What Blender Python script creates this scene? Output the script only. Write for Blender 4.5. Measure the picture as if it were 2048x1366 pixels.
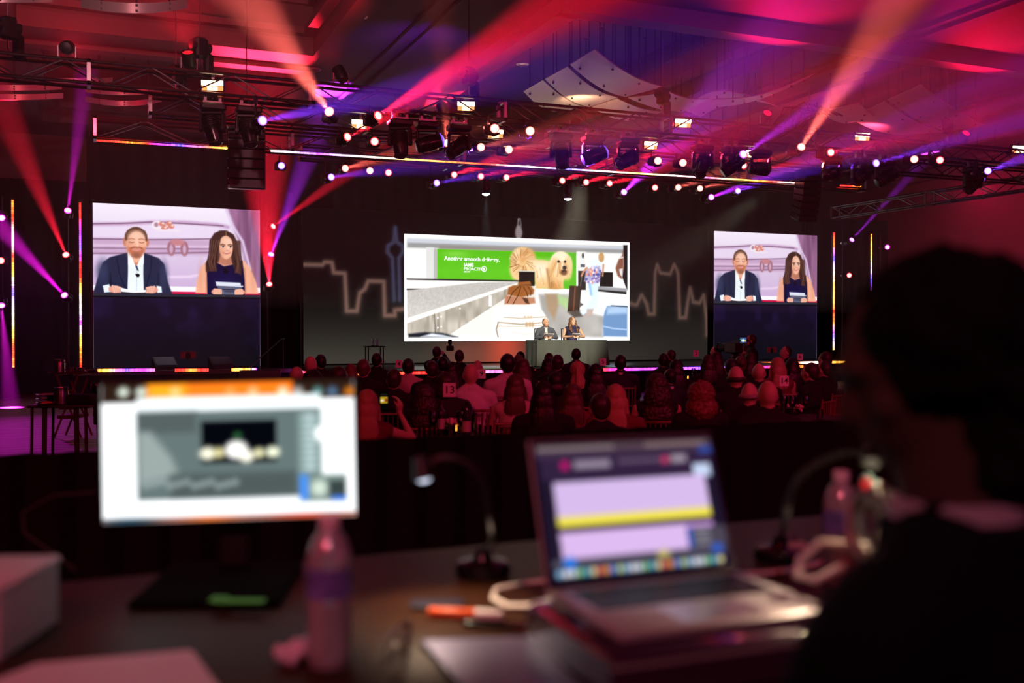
import bpy, bmesh, math, random
import numpy as np
from mathutils import Vector as V, Matrix, Euler, noise

S = bpy.context.scene
C = S.collection
for o in list(bpy.data.objects):
    bpy.data.objects.remove(o, do_unlink=True)
R = math.radians
rnd = random.Random(7)

# ------------------------------------------------------------------ camera
FPX = 2048 * 35 / 36.0                 # 35 mm lens on a 36 mm sensor, in pixels of the 2048 wide frame
YAW = R(22.5)                          # the room's long axis is +Y, the stage wall runs along X
PITCH = math.atan(21 / FPX)
CAM = V((0, 0, 1.65))
cd = bpy.data.cameras.new('camera')
cam = bpy.data.objects.new('camera', cd)
C.objects.link(cam)
cd.lens = 35
cd.sensor_width = 36
cd.clip_start = 0.05
cd.clip_end = 200
cam.location = CAM
cam.rotation_euler = (math.pi / 2 - PITCH, 0, -YAW)
cd.dof.use_dof = True
cd.dof.focus_distance = 19
cd.dof.aperture_fstop = 1.75
S.camera = cam
RGT = V((math.cos(YAW), -math.sin(YAW), 0))
FWD = V((math.sin(YAW) * math.cos(PITCH), math.cos(YAW) * math.cos(PITCH), -math.sin(PITCH)))
UPV = RGT.cross(FWD)


def at(px, py, X=None, Y=None, Z=None, D=None):
    """the world point seen at a pixel, at a given X, Y, height Z or distance D"""
    d = FWD + RGT * ((px - 1024) / FPX) - UPV * ((py - 683) / FPX)
    if D is not None:
        t = D
    elif X is not None:
        t = X / d.x
    elif Y is not None:
        t = Y / d.y
    else:
        t = (Z - CAM.z) / d.z
    return CAM + d * t


# ------------------------------------------------------------------ world, view
w = bpy.data.worlds.new('world')
S.world = w
w.use_nodes = True
w.node_tree.nodes['Background'].inputs[0].default_value = (0.02, 0.004, 0.008, 1)
w.node_tree.nodes['Background'].inputs[1].default_value = 0.0
S.view_settings.view_transform = 'Standard'
S.view_settings.look = 'None'
S.view_settings.exposure = 0.0
S.view_settings.gamma = 1
S.view_settings.use_curve_mapping = False
cy = S.cycles
cy.use_denoising = True
cy.max_bounces = 4
cy.diffuse_bounces = 1
cy.glossy_bounces = 2
cy.transmission_bounces = 5
cy.volume_bounces = 0
cy.transparent_max_bounces = 14
cy.use_adaptive_sampling = True
cy.adaptive_threshold = 0.045
cy.sample_clamp_indirect = 4
cy.caustics_reflective = False
cy.caustics_refractive = False

RED = (1.0, 0.012, 0.04)
SALMON = (1.0, 0.13, 0.10)
VIOLET = (0.22, 0.035, 1.0)
PURPLE = (0.55, 0.03, 1.0)
MAGENTA = (0.9, 0.01, 0.75)
PINK = (1.0, 0.08, 0.25)
WARM = (1.0, 0.72, 0.42)


def spot(name, loc, target, energy, color, angle, blend=0.5, size=0.05, parent=None):
    l = bpy.data.lights.new(name, 'SPOT')
    l.energy = energy
    l.color = color
    l.spot_size = R(angle)
    l.spot_blend = blend
    l.shadow_soft_size = size
    o = bpy.data.objects.new(name, l)
    C.objects.link(o)
    o.location = loc
    o.rotation_euler = (V(target) - V(loc)).to_track_quat('-Z', 'Y').to_euler()
    if parent is not None:
        o.parent = parent
        o.matrix_parent_inverse = parent.matrix_world.inverted()
    return o


# unseen wash lamps added to brighten audience, desk and ceiling, stage key lights from the front truss
spot('added_audience_wash', (-4, -4, 6.6), (3, 11, 0.8), 1150, (1.0, 0.03, 0.06), 60, 0.8, 0.25)
spot('added_audience_wash', (6, -4, 6.6), (7, 11, 0.8), 1300, (1.0, 0.04, 0.13), 60, 0.8, 0.25)
spot('added_audience_wash', (12, -2, 6.6), (8, 12, 0.8), 700, (1.0, 0.03, 0.13), 60, 0.8, 0.25)
spot('added_desk_wash', (-2.2, -3.2, 5.6), (.5, 1.5, 1.2), 170, (1.0, 0.50, 0.70), 34, 0.8, 0.2)
spot('added_ceiling_wash', (-1.0, 3.5, 5.6), (.9, 14.0, 6.5), 2000, (1.0, 0.36, 0.42), 44, 0.9, 0.2)
spot('stage_key_light', (9.0, 18.0, 4.75), (11.6, 24.9, 1.5), 4000, (1.0, 0.86, 0.62), 20, 0.6, 0.12)
spot('stage_key_light', (13.6, 18.0, 4.75), (11.9, 24.9, 1.5), 1500, (1.0, 0.86, 0.62), 20, 0.6, 0.12)


# ------------------------------------------------------------------ materials
MATS = {}


def mat(name, col, rough=0.6, metal=0.0, emit=None, es=0.0, spec=0.5, noise_amt=0.0, noise_scale=8.0, bump=0.0, trans=0.0, ior=1.45, alpha=1.0, coat=0.0):
    if name in MATS:
        return MATS[name]
    m = bpy.data.materials.new(name)
    m.use_nodes = True
    nt = m.node_tree
    b = nt.nodes['Principled BSDF']
    b.inputs['Base Color'].default_value = (*col, 1)
    b.inputs['Roughness'].default_value = rough
    b.inputs['Metallic'].default_value = metal
    b.inputs['Specular IOR Level'].default_value = spec
    b.inputs['Transmission Weight'].default_value = trans
    b.inputs['IOR'].default_value = ior
    b.inputs['Alpha'].default_value = alpha
    b.inputs['Coat Weight'].default_value = coat
    if emit is not None:
        b.inputs['Emission Color'].default_value = (*emit, 1)
        b.inputs['Emission Strength'].default_value = es
    if noise_amt > 0 or bump > 0:
        tc = nt.nodes.new('ShaderNodeTexCoord')
        n = nt.nodes.new('ShaderNodeTexNoise')
        n.inputs['Scale'].default_value = noise_scale
        n.inputs['Detail'].default_value = 5
        nt.links.new(tc.outputs['Object'], n.inputs['Vector'])
        if noise_amt > 0:
            r = nt.nodes.new('ShaderNodeValToRGB')
            r.color_ramp.elements[0].color = (*[c * (1 - noise_amt) for c in col], 1)
            r.color_ramp.elements[1].color = (*[min(1, c * (1 + noise_amt)) for c in col], 1)
            r.color_ramp.elements[0].position = 0.3
            r.color_ramp.elements[1].position = 0.7
            nt.links.new(n.outputs['Fac'], r.inputs['Fac'])
            nt.links.new(r.outputs['Color'], b.inputs['Base Color'])
        if bump > 0:
            bp = nt.nodes.new('ShaderNodeBump')
            bp.inputs['Strength'].default_value = bump
            bp.inputs['Distance'].default_value = 0.01
            nt.links.new(n.outputs['Fac'], bp.inputs['Height'])
            nt.links.new(bp.outputs['Normal'], b.inputs['Normal'])
    MATS[name] = m
    return m


def emat(name, col, s):
    if name in MATS:
        return MATS[name]
    m = bpy.data.materials.new(name)
    m.use_nodes = True
    nt = m.node_tree
    nt.nodes.clear()
    o = nt.nodes.new('ShaderNodeOutputMaterial')
    e = nt.nodes.new('ShaderNodeEmission')
    e.inputs[0].default_value = (*col, 1)
    e.inputs[1].default_value = s
    nt.links.new(e.outputs[0], o.inputs[0])
    if not name.startswith('candle'):
        m.cycles.emission_sampling = 'NONE'      # too small to light the hall; their beams are real lamps
    MATS[name] = m
    return m


def vmat(name, s, gloss=False, sampling=None):
    """light-emitting display: the picture is stored as a colour on the points of the panel"""
    if name in MATS:
        return MATS[name]
    m = bpy.data.materials.new(name)
    m.use_nodes = True
    nt = m.node_tree
    nt.nodes.clear()
    o = nt.nodes.new('ShaderNodeOutputMaterial')
    e = nt.nodes.new('ShaderNodeEmission')
    a = nt.nodes.new('ShaderNodeAttribute')
    a.attribute_name = 'Col'
    e.inputs[1].default_value = s
    nt.links.new(a.outputs['Color'], e.inputs[0])
    nt.links.new(e.outputs[0], o.inputs[0])
    if sampling:
        m.cycles.emission_sampling = sampling
    MATS[name] = m
    return m


def thin_glass(name, tint, gloss_rough=0.06, k=0.35, gl=(1, 1, 1), milky=0.0):
    """thin clear wall: lets light straight through and mirrors at grazing angles"""
    m = bpy.data.materials.new(name)
    m.use_nodes = True
    nt = m.node_tree
    nt.nodes.clear()
    o = nt.nodes.new('ShaderNodeOutputMaterial')
    mx = nt.nodes.new('ShaderNodeMixShader')
    tr = nt.nodes.new('ShaderNodeBsdfTransparent')
    g = nt.nodes.new('ShaderNodeBsdfGlossy')
    lw = nt.nodes.new('ShaderNodeLayerWeight')
    tr.inputs[0].default_value = (*tint, 1)
    g.inputs['Color'].default_value = (*gl, 1)
    g.inputs['Roughness'].default_value = gloss_rough
    lw.inputs['Blend'].default_value = k
    nt.links.new(lw.outputs['Fresnel'], mx.inputs[0])
    nt.links.new(tr.outputs[0], mx.inputs[1])
    nt.links.new(g.outputs[0], mx.inputs[2])
    last = mx
    if milky > 0:
        d = nt.nodes.new('ShaderNodeBsdfTranslucent')
        d2 = nt.nodes.new('ShaderNodeBsdfDiffuse')
        ad = nt.nodes.new('ShaderNodeAddShader')
        m2 = nt.nodes.new('ShaderNodeMixShader')
        m2.inputs[0].default_value = milky
        nt.links.new(d.outputs[0], ad.inputs[0])
        nt.links.new(d2.outputs[0], ad.inputs[1])
        nt.links.new(mx.outputs[0], m2.inputs[1])
        nt.links.new(ad.outputs[0], m2.inputs[2])
        last = m2
    nt.links.new(last.outputs[0], o.inputs[0])
    MATS[name] = m
    return m


BLACK = mat('black_paint', (0.012, 0.012, 0.014), 0.45)
BLACKG = mat('black_plastic_gloss', (0.008, 0.008, 0.01), 0.22)
STEEL = mat('steel', (0.35, 0.35, 0.36), 0.3, 1.0)
ALU = mat('dark_aluminium_truss', (0.16, 0.15, 0.16), 0.32, 1.0)
CABLE = mat('black_rubber_cable', (0.01, 0.01, 0.011), 0.6)

# ------------------------------------------------------------------ mesh builder


class MB:
    def __init__(s):
        s.v = []
        s.f = []

    def add(s, vs, fs):
        n = len(s.v)
        s.v += [tuple(p) for p in vs]
        s.f += [tuple(i + n for i in f) for f in fs]
        return s

    def box(s, c, d, rot=None):
        hx, hy, hz = d[0] / 2, d[1] / 2, d[2] / 2
        vs = [V((x, y, z)) for x in (-hx, hx) for y in (-hy, hy) for z in (-hz, hz)]
        if rot is not None:
            m = Euler(rot).to_matrix()
            vs = [m @ v for v in vs]
        vs = [v + V(c) for v in vs]
        return s.add(vs, [(0, 1, 3, 2), (4, 6, 7, 5), (0, 4, 5, 1), (2, 3, 7, 6), (0, 2, 6, 4), (1, 5, 7, 3)])

    def cham(s, c, d, b=0.01, rot=None):
        """box with chamfered vertical and horizontal edges"""
        hx, hy, hz = d[0] / 2, d[1] / 2, d[2] / 2
        b = min(b, hx * .9, hy * .9, hz * .9)
        rings = []
        for z, i in ((-hz, b), (-hz + b, 0), (hz - b, 0), (hz, b)):
            x, y = hx - i, hy - i
            rings.append([V((x - b, -y, z)), V((x, -y + b, z)), V((x, y - b, z)), V((x - b, y, z)), V((-x + b, y, z)), V((-x, y - b, z)), V((-x, -y + b, z)), V((-x + b, -y, z))])
        vs = [p for r in rings for p in r]
        if rot is not None:
            m = Euler(rot).to_matrix()
            vs = [m @ v for v in vs]
        vs = [v + V(c) for v in vs]
        fs = [tuple(reversed(range(8))), tuple(range(24, 32))]
        for k in range(3):
            for i in range(8):
                j = (i + 1) % 8
                fs.append((k * 8 + i, k * 8 + j, k * 8 + 8 + j, k * 8 + 8 + i))
        return s.add(vs, fs)

    def tube(s, pts, r, n=8, caps=True):
        pts = [V(p) for p in pts]
        rs = r if isinstance(r, (list, tuple)) else [r] * len(pts)
        vs = []
        up = None
        for i, p in enumerate(pts):
            t = (pts[min(i + 1, len(pts) - 1)] - pts[max(i - 1, 0)])
            if t.length < 1e-9:
                t = V((0, 0, 1))
            t.normalize()
            if up is None:
                a = V((0, 0, 1)) if abs(t.z) < .9 else V((1, 0, 0))
                up = (a - t * a.dot(t)).normalized()
            else:
                up = (up - t * up.dot(t))
                up = up.normalized() if up.length > 1e-6 else V((1, 0, 0))
            q = t.cross(up)
            for k in range(n):
                a = 2 * math.pi * k / n
                vs.append(p + (up * math.cos(a) + q * math.sin(a)) * rs[i])
        fs = []
        for i in range(len(pts) - 1):
            for k in range(n):
                j = (k + 1) % n
                fs.append((i * n + k, i * n + j, (i + 1) * n + j, (i + 1) * n + k))
        if caps:
            fs.append(tuple(reversed(range(n))))
            fs.append(tuple((len(pts) - 1) * n + k for k in range(n)))
        return s.add(vs, fs)

    def lathe(s, prof, n=16, c=(0, 0, 0), axis='z'):
        vs = []
        for r, z in prof:
            for k in range(n):
                a = 2 * math.pi * k / n
                p = (r * math.cos(a), r * math.sin(a), z)
                if axis == 'y':
                    p = (p[0], p[2], -p[1])
                elif axis == 'x':
                    p = (p[2], p[0], p[1])
                vs.append(V(p) + V(c))
        fs = []
        for i in range(len(prof) - 1):
            for k in range(n):
                j = (k + 1) % n
                fs.append((i * n + k, i * n + j, (i + 1) * n + j, (i + 1) * n + k))
        fs.append(tuple(reversed(range(n))))
        fs.append(tuple((len(prof) - 1) * n + k for k in range(n)))
        return s.add(vs, fs)

    def ell(s, c, r, n=12, m=8, rot=None):
        vs = []
        mt = Euler(rot).to_matrix() if rot is not None else None
        for i in range(m + 1):
            th = math.pi * i / m
            th = min(max(th, 0.02), math.pi - 0.02)
            for k in range(n):
                a = 2 * math.pi * k / n
                p = V((r[0] * math.sin(th) * math.cos(a), r[1] * math.sin(th) * math.sin(a), -r[2] * math.cos(th)))
                if mt:
                    p = mt @ p
                vs.append(p + V(c))
        fs = []
        for i in range(m):
            for k in range(n):
                j = (k + 1) % n
                fs.append((i * n + k, i * n + j, (i + 1) * n + j, (i + 1) * n + k))
        fs.append(tuple(reversed(range(n))))
        fs.append(tuple(m * n + k for k in range(n)))
        return s.add(vs, fs)

    def cap(s, a, b, ra, rb, n=10):
        """tapered capsule"""
        a, b = V(a), V(b)
        t = (b - a).normalized()
        pts, rs = [], []
        for k in (80, 60, 30):
            pts.append(a - t * ra * math.sin(R(k)))
            rs.append(ra * math.cos(R(k)))
        pts += [a, b]
        rs += [ra, rb]
        for k in (30, 60, 80):
            pts.append(b + t * rb * math.sin(R(k)))
            rs.append(rb * math.cos(R(k)))
        return s.tube(pts, rs, n)

    def chain(s, pts, rs):
        for i in range(len(pts) - 1):
            s.cap(pts[i], pts[i + 1], rs[i], rs[i + 1])
        return s

    def prism(s, pts, z0, z1):
        n = len(pts)
        vs = [(x, y, z0) for x, y in pts] + [(x, y, z1) for x, y in pts]
        fs = [tuple(reversed(range(n))), tuple(range(n, 2 * n))]
        for i in range(n):
            j = (i + 1) % n
            fs.append((i, j, n + j, n + i))
        return s.add(vs, fs)

    def sheet(s, fn, nu, nv, th=0.0):
        """fn(u, v) -> point; a thickened surface"""
        g = [[V(fn(i / nu, j / nv)) for j in range(nv + 1)] for i in range(nu + 1)]
        vs = [p for r in g for p in r]
        m = nv + 1
        fs = [(i * m + j, (i + 1) * m + j, (i + 1) * m + j + 1, i * m + j + 1) for i in range(nu) for j in range(nv)]
        if th > 0:
            nn = []
            for i in range(nu + 1):
                for j in range(nv + 1):
                    du = g[min(i + 1, nu)][j] - g[max(i - 1, 0)][j]
                    dv = g[i][min(j + 1, nv)] - g[i][max(j - 1, 0)]
                    nn.append(du.cross(dv).normalized() * th)
            k = len(vs)
            vs = vs + [p - q for p, q in zip(vs, nn)]
            fs += [tuple(reversed([i + k for i in f])) for f in fs]
            bd = [i * m for i in range(nu + 1)] + [nu * m + j for j in range(1, nv + 1)] + [i * m + nv for i in range(nu - 1, -1, -1)] + [j for j in range(nv - 1, 0, -1)]
            for q in range(len(bd)):
                a, b = bd[q], bd[(q + 1) % len(bd)]
                fs.append((a, a + k, b + k, b))
        return s.add(vs, fs)

    def mesh(s, name, smooth=True):
        me = bpy.data.meshes.new(name)
        me.from_pydata(s.v, [], s.f)
        me.update()
        bm = bmesh.new()
        bm.from_mesh(me)
        bmesh.ops.recalc_face_normals(bm, faces=bm.faces)
        bm.to_mesh(me)
        bm.free()
        if smooth:
            me.polygons.foreach_set('use_smooth', [True] * len(me.polygons))
            try:
                me.set_sharp_from_angle(angle=R(38))
            except Exception:
                pass
        return me


def put(name, me, m, parent=None, loc=None, rot=None, label=None, scale=None):
    """one mesh object; the material sits on the object so that mesh data can be shared"""
    o = bpy.data.objects.new(name, me)
    C.objects.link(o)
    if len(me.materials) == 0:
        me.materials.append(m)
    if m is not None:
        o.material_slots[0].link = 'OBJECT'
        o.material_slots[0].material = m
    if parent is not None:
        o.parent = parent
    if loc is not None:
        o.location = loc
    if rot is not None:
        o.rotation_euler = rot
    if scale is not None:
        o.scale = scale if isinstance(scale, (tuple, list)) else (scale,) * 3
    if label:
        o['label'] = label
    return o


def obj(name, mb, m, parent=None, loc=None, rot=None, label=None, smooth=True):
    return put(name, mb.mesh(name, smooth) if isinstance(mb, MB) else mb, m, parent, loc, rot, label)


def tag(o, label, cat, group=None, kind=None):
    if label:
        o['label'] = label
    if cat:
        o['category'] = cat
    if group:
        o['group'] = group
    if kind:
        o['kind'] = kind
    return o


def thing(name, label, cat, loc=(0, 0, 0), rot=None, group=None, scale=None):
    o = bpy.data.objects.new(name, None)
    C.objects.link(o)
    o.empty_display_size = 0.1
    o.location = loc
    if rot is not None:
        o.rotation_euler = rot if isinstance(rot, (tuple, list, Euler)) else (0, 0, rot)
    if scale is not None:
        o.scale = (scale,) * 3
    return tag(o, label, cat, group)


def struct(name, mb, m, label=None, parent=None, smooth=False):
    o = obj(name, mb, m, parent, smooth=smooth)
    if parent is None:
        o['kind'] = 'structure'
        if label:
            o['label'] = label
    return o


def copy_tree(o, parent=None):
    c = o.copy()
    C.objects.link(c)
    c.parent = parent
    for ch in list(o.children):
        copy_tree(ch, c)
    return c


ORD = ['first', 'second', 'third', 'fourth', 'fifth', 'sixth', 'seventh', 'eighth', 'ninth', 'tenth', 'eleventh', 'twelfth', 'thirteenth', 'fourteenth', 'fifteenth', 'sixteenth', 'seventeenth', 'eighteenth', 'nineteenth', 'twentieth', 'twenty-first', 'twenty-second', 'twenty-third', 'twenty-fourth']


def text_mesh(body, size=1.0, bold=0.0, extrude=0.0, align='CENTER'):
    cu = bpy.data.curves.new('lettering', 'FONT')
    cu.body = body
    cu.size = size
    cu.offset = bold
    cu.extrude = extrude
    cu.align_x = align
    cu.align_y = 'CENTER'
    o = bpy.data.objects.new('lettering', cu)
    C.objects.link(o)
    dg = bpy.context.evaluated_depsgraph_get()
    me = bpy.data.meshes.new_from_object(o.evaluated_get(dg))
    bpy.data.objects.remove(o, do_unlink=True)
    me.materials.clear()
    return me


def remesh(mb, voxel, smooth=6, disp=None, name='body'):
    """weld overlapping volumes into one continuous skin"""
    me = mb.mesh(name)
    o = bpy.data.objects.new('weld', me)
    C.objects.link(o)
    r = o.modifiers.new('r', 'REMESH')
    r.mode = 'VOXEL'
    r.voxel_size = voxel
    if smooth:
        sm = o.modifiers.new('s', 'SMOOTH')
        sm.factor = 0.5
        sm.iterations = smooth
    dg = bpy.context.evaluated_depsgraph_get()
    out = bpy.data.meshes.new_from_object(o.evaluated_get(dg))
    bpy.data.objects.remove(o, do_unlink=True)
    out.materials.clear()
    if disp is not None:
        n = len(out.vertices)
        nor = [v.normal.copy() for v in out.vertices]
        for v, q in zip(out.vertices, nor):
            v.co += q * disp(v.co)
        out.update()
    out.polygons.foreach_set('use_smooth', [True] * len(out.polygons))
    out.name = name
    return out


# ------------------------------------------------------------------ pictures for the displays
def lin(c):
    c = np.asarray(c, dtype=float)
    return np.where(c <= 0.04045, c / 12.92, ((c + 0.055) / 1.055) ** 2.4)


class Canvas:
    """a picture sampled on the points of a panel; x runs 0..1, y runs 0..asp downwards; colours are sRGB"""

    def __init__(s, w, h, asp, bg=(0, 0, 0)):
        s.w, s.h, s.asp = w, h, asp
        s.X, s.Y = np.meshgrid(np.linspace(0, 1, w), np.linspace(0, asp, h))
        s.img = np.zeros((h, w, 3))
        s.img[:] = bg
        s.px = 1.0 / w
        s.rs = np.random.RandomState(3)

    def mix(s, m, col, a=1.0):
        m = np.clip(m * a, 0, 1)[..., None]
        col = np.asarray(col, dtype=float)
        s.img = s.img * (1 - m) + col * m

    def soft(s, d, so):
        so = max(so, s.px * 0.7)
        t = np.clip(0.5 - d / (2 * so), 0, 1)
        return t * t * (3 - 2 * t)

    def m_ell(s, cx, cy_, rx, ry, ang=0, so=0.0):
        c, sn = math.cos(R(ang)), math.sin(R(ang))
        dx, dy = s.X - cx, s.Y - cy_
        a = (dx * c + dy * sn) / rx
        b = (-dx * sn + dy * c) / ry
        return s.soft((np.sqrt(a * a + b * b) - 1) * min(rx, ry), so)

    def ell(s, cx, cy_, rx, ry, col, ang=0, so=0.0, a=1.0):
        s.mix(s.m_ell(cx, cy_, rx, ry, ang, so), col, a)

    def segd(s, p, q):
        px, py = p
        dx, dy = q[0] - px, q[1] - py
        t = np.clip(((s.X - px) * dx + (s.Y - py) * dy) / max(dx * dx + dy * dy, 1e-12), 0, 1)
        return np.hypot(s.X - px - t * dx, s.Y - py - t * dy)

    def lined(s, pts):
        d = None
        for i in range(len(pts) - 1):
            e = s.segd(pts[i], pts[i + 1])
            d = e if d is None else np.minimum(d, e)
        return d

    def line(s, pts, wd, col, so=0.0, a=1.0):
        s.mix(s.soft(s.lined(pts) - wd / 2, so), col, a)

    def m_poly(s, pts, so=0.0):
        ins = np.zeros_like(s.X, dtype=bool)
        n = len(pts)
        for i in range(n):
            x0, y0 = pts[i]
            x1, y1 = pts[(i + 1) % n]
            if y0 == y1:
                continue
            c = ((y0 > s.Y) != (y1 > s.Y)) & (s.X < (x1 - x0) * (s.Y - y0) / (y1 - y0) + x0)
            ins ^= c
        d = s.lined(list(pts) + [pts[0]])
        return s.soft(np.where(ins, -d, d), so)

    def poly(s, pts, col, so=0.0, a=1.0):
        s.mix(s.m_poly(pts, so), col, a)

    def rect(s, x0, y0, x1, y1, col, so=0.0, a=1.0):
        s.poly([(x0, y0), (x1, y0), (x1, y1), (x0, y1)], col, so, a)

    def noise(s, n, m=None):
        m = m or max(2, int(n * s.asp))
        g = s.rs.rand(m + 2, n + 2)
        x = s.X * n
        y = s.Y / s.asp * m
        i, j = np.floor(x).astype(int), np.floor(y).astype(int)
        i, j = np.clip(i, 0, n), np.clip(j, 0, m)
        fx, fy = x - i, y - j
        fx, fy = fx * fx * (3 - 2 * fx), fy * fy * (3 - 2 * fy)
        return (g[j, i] * (1 - fx) + g[j, i + 1] * fx) * (1 - fy) + (g[j + 1, i] * (1 - fx) + g[j + 1, i + 1] * fx) * fy

    def mesh(s, name, W, H):
        """panel of W x H metres in the local XZ plane, facing -Y, centre at the origin"""
        xs = np.linspace(-W / 2, W / 2, s.w)
        zs = np.linspace(H / 2, -H / 2, s.h)
        XX, ZZ = np.meshgrid(xs, zs)
        co = np.stack([XX, np.zeros_like(XX), ZZ], -1).reshape(-1, 3)
        idx = np.arange(s.w * s.h).reshape(s.h, s.w)
        q = np.stack([idx[1:, :-1], idx[1:, 1:], idx[:-1, 1:], idx[:-1, :-1]], -1).reshape(-1, 4)
        me = bpy.data.meshes.new(name)
        me.vertices.add(len(co))
        me.vertices.foreach_set('co', co.ravel())
        me.loops.add(q.size)
        me.loops.foreach_set('vertex_index', q.ravel())
        me.polygons.add(len(q))
        me.polygons.foreach_set('loop_start', np.arange(0, q.size, 4))
        me.polygons.foreach_set('loop_total', np.full(len(q), 4))
        me.update(calc_edges=True)
        at_ = me.color_attributes.new('Col', 'FLOAT_COLOR', 'POINT')
        rgba = np.ones((s.h * s.w, 4))
        rgba[:, :3] = lin(np.clip(s.img, 0, 1.6)).reshape(-1, 3)
        at_.data.foreach_set('color', rgba.ravel())
        return me


# ------------------------------------------------------------------ the hall
def carpet():
    m = bpy.data.materials.new('carpet')
    m.use_nodes = True
    nt = m.node_tree
    b = nt.nodes['Principled BSDF']
    b.inputs['Roughness'].default_value = 0.55
    tc = nt.nodes.new('ShaderNodeTexCoord')
    wv = nt.nodes.new('ShaderNodeTexWave')
    wv.inputs['Scale'].default_value = 1.1
    wv.inputs['Distortion'].default_value = 9
    wv.inputs['Detail'].default_value = 3
    wv.bands_direction = 'Y'
    r = nt.nodes.new('ShaderNodeValToRGB')
    r.color_ramp.elements[0].color = (0.07, 0.06, 0.06, 1)
    r.color_ramp.elements[1].color = (0.22, 0.2, 0.2, 1)
    nt.links.new(tc.outputs['Object'], wv.inputs['Vector'])
    nt.links.new(wv.outputs['Fac'], r.inputs['Fac'])
    nt.links.new(r.outputs['Color'], b.inputs['Base Color'])
    return m


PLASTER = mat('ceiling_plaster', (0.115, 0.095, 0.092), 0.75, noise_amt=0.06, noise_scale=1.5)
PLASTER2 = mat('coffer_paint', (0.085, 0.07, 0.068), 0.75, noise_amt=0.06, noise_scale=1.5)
WALL = mat('wall_vinyl', (0.14, 0.10, 0.09), 0.7, noise_amt=0.1, noise_scale=2)
DRAPE = mat('black_drape_cloth', (0.010, 0.009, 0.010), 0.9, spec=0.1)
STAGEM = mat('stage_deck_black', (0.03, 0.03, 0.03), 0.3)

HX0, HX1, HY0, HY1, ZC = -9.0, 27.0, -6.0, 30.0, 7.0
m = MB()
m.box(((HX0 + HX1) / 2, (HY0 + HY1) / 2, -0.1), (HX1 - HX0, HY1 - HY0, 0.2))
struct('floor', m, carpet(), 'dark patterned ballroom carpet')
for nm, c, d in (('wall_back', (9, HY1 + .15, 4.2), (36, .3, 8.4)), ('wall_front', (9, HY0 - .15, 4.2), (36, .3, 8.4)),
                 ('wall_left', (HX0 - .15, 12, 4.2), (.3, 36, 8.4)), ('wall_right', (HX1 + .15, 12, 4.2), (.3, 36, 8.4))):
    m = MB()
    m.box(c, d)
    struct(nm, m, WALL)

# soffit with rectangular coffers
COF = [(-1.3, 3.8, 9.0, 19.1), (-1.3, 3.8, 20.6, 27.6), (7.15, 12.2, 14.6, 27.6), (15.0, 20.2, 14.6, 27.6), (-8.2, -4.4, 9.0, 27.6), (22.8, 26.6, 14.6, 27.6)]
xs = sorted({HX0, HX1, *[c[0] for c in COF], *[c[1] for c in COF]})
ys = sorted({HY0, HY1, *[c[2] for c in COF], *[c[3] for c in COF]})
m = MB()
for i in range(len(xs) - 1):
    for j in range(len(ys) - 1):
        cx, cyy = (xs[i] + xs[i + 1]) / 2, (ys[j] + ys[j + 1]) / 2
        if any(a < cx < b and c < cyy < d for a, b, c, d in COF):
            continue
        m.box((cx, cyy, ZC + .1), (xs[i + 1] - xs[i], ys[j + 1] - ys[j], .2))
struct('ceiling', m, PLASTER, 'painted plaster ceiling with deep coffers')
ZT = 8.3
for k, (a, b, c, d) in enumerate(COF):
    m = MB()
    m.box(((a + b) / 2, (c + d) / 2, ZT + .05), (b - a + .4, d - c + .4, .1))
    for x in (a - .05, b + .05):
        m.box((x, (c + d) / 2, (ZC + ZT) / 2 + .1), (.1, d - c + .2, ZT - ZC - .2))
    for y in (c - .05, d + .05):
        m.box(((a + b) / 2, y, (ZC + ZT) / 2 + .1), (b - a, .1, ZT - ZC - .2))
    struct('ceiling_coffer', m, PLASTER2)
    # stepped cornice inside each coffer
    m = MB()
    for q, (ins, z, h, wd) in enumerate(((0.0, ZC + .32, .12, .22), (0.0, ZC + .9, .10, .12))):
        for x, s_ in ((a, 1), (b, -1)):
            m.box((x + s_ * wd / 2, (c + d) / 2, z), (wd, d - c, h))
        for y, s_ in ((c, 1), (d, -1)):
            m.box(((a + b) / 2, y + s_ * wd / 2, z), (b - a - 2 * wd, wd, h))
    struct('trim_%d' % (k + 1), m, PLASTER)
    # raised lip around the opening
    m = MB()
    for x, s_ in ((a, -1), (b, 1)):
        m.box((x + s_ * .17, (c + d) / 2, ZC - .045), (.34, d - c + .68, .09))
    for y, s_ in ((c, -1), (d, 1)):
        m.box(((a + b) / 2, y + s_ * .17, ZC - .045), (b - a, .34, .09))
    struct('trim_%d' % (k + 11), m, PLASTER)
# moulding lines along the soffit between the coffers
m = MB()
for x in (5.1, 5.42, 13.4, 13.75):
    m.box((x, 11, ZC - .03), (.1, 32, .06))
struct('trim_20', m, PLASTER)

# deep plaster bulkhead along the panel recess
m = MB()
m.box((16.9, 14.42, ZC - .14), (20.2, .36, .28))
m.box((6.97, 21.0, ZC - .14), (.36, 13.2, .28))
struct('ceiling_bulkhead', m, mat('bulkhead_plaster_lit', (.24, .20, .19), .75))  # paler than the ceiling: light caught along the lip is put into the colour

# recessed downlights in the soffit
DL = [(720, 32, 'near the top edge of the photo'), (630, 138, 'beside the corner of the red coffer'), (1045, 127, 'above the front truss beside the pale panels')]
for px, py, wh in DL:
    p = at(px, py, Z=ZC - .005)
    t = thing('downlight', 'small round recessed ceiling downlight ' + wh, 'downlight', p, group='recessed ceiling downlights')
    obj('trim_ring', MB().lathe([(.075, .0), (.13, .0), (.13, -.02), (.085, -.025), (.075, 0)], 20), mat('downlight_ring', (.7, .6, .5), .3, .6), t)
    obj('diffuser', MB().lathe([(.02, .004), (.075, .004), (.075, -.002), (.02, -.002)], 16), emat('downlight_glow', (1, .5, .25), .5), t)


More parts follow.
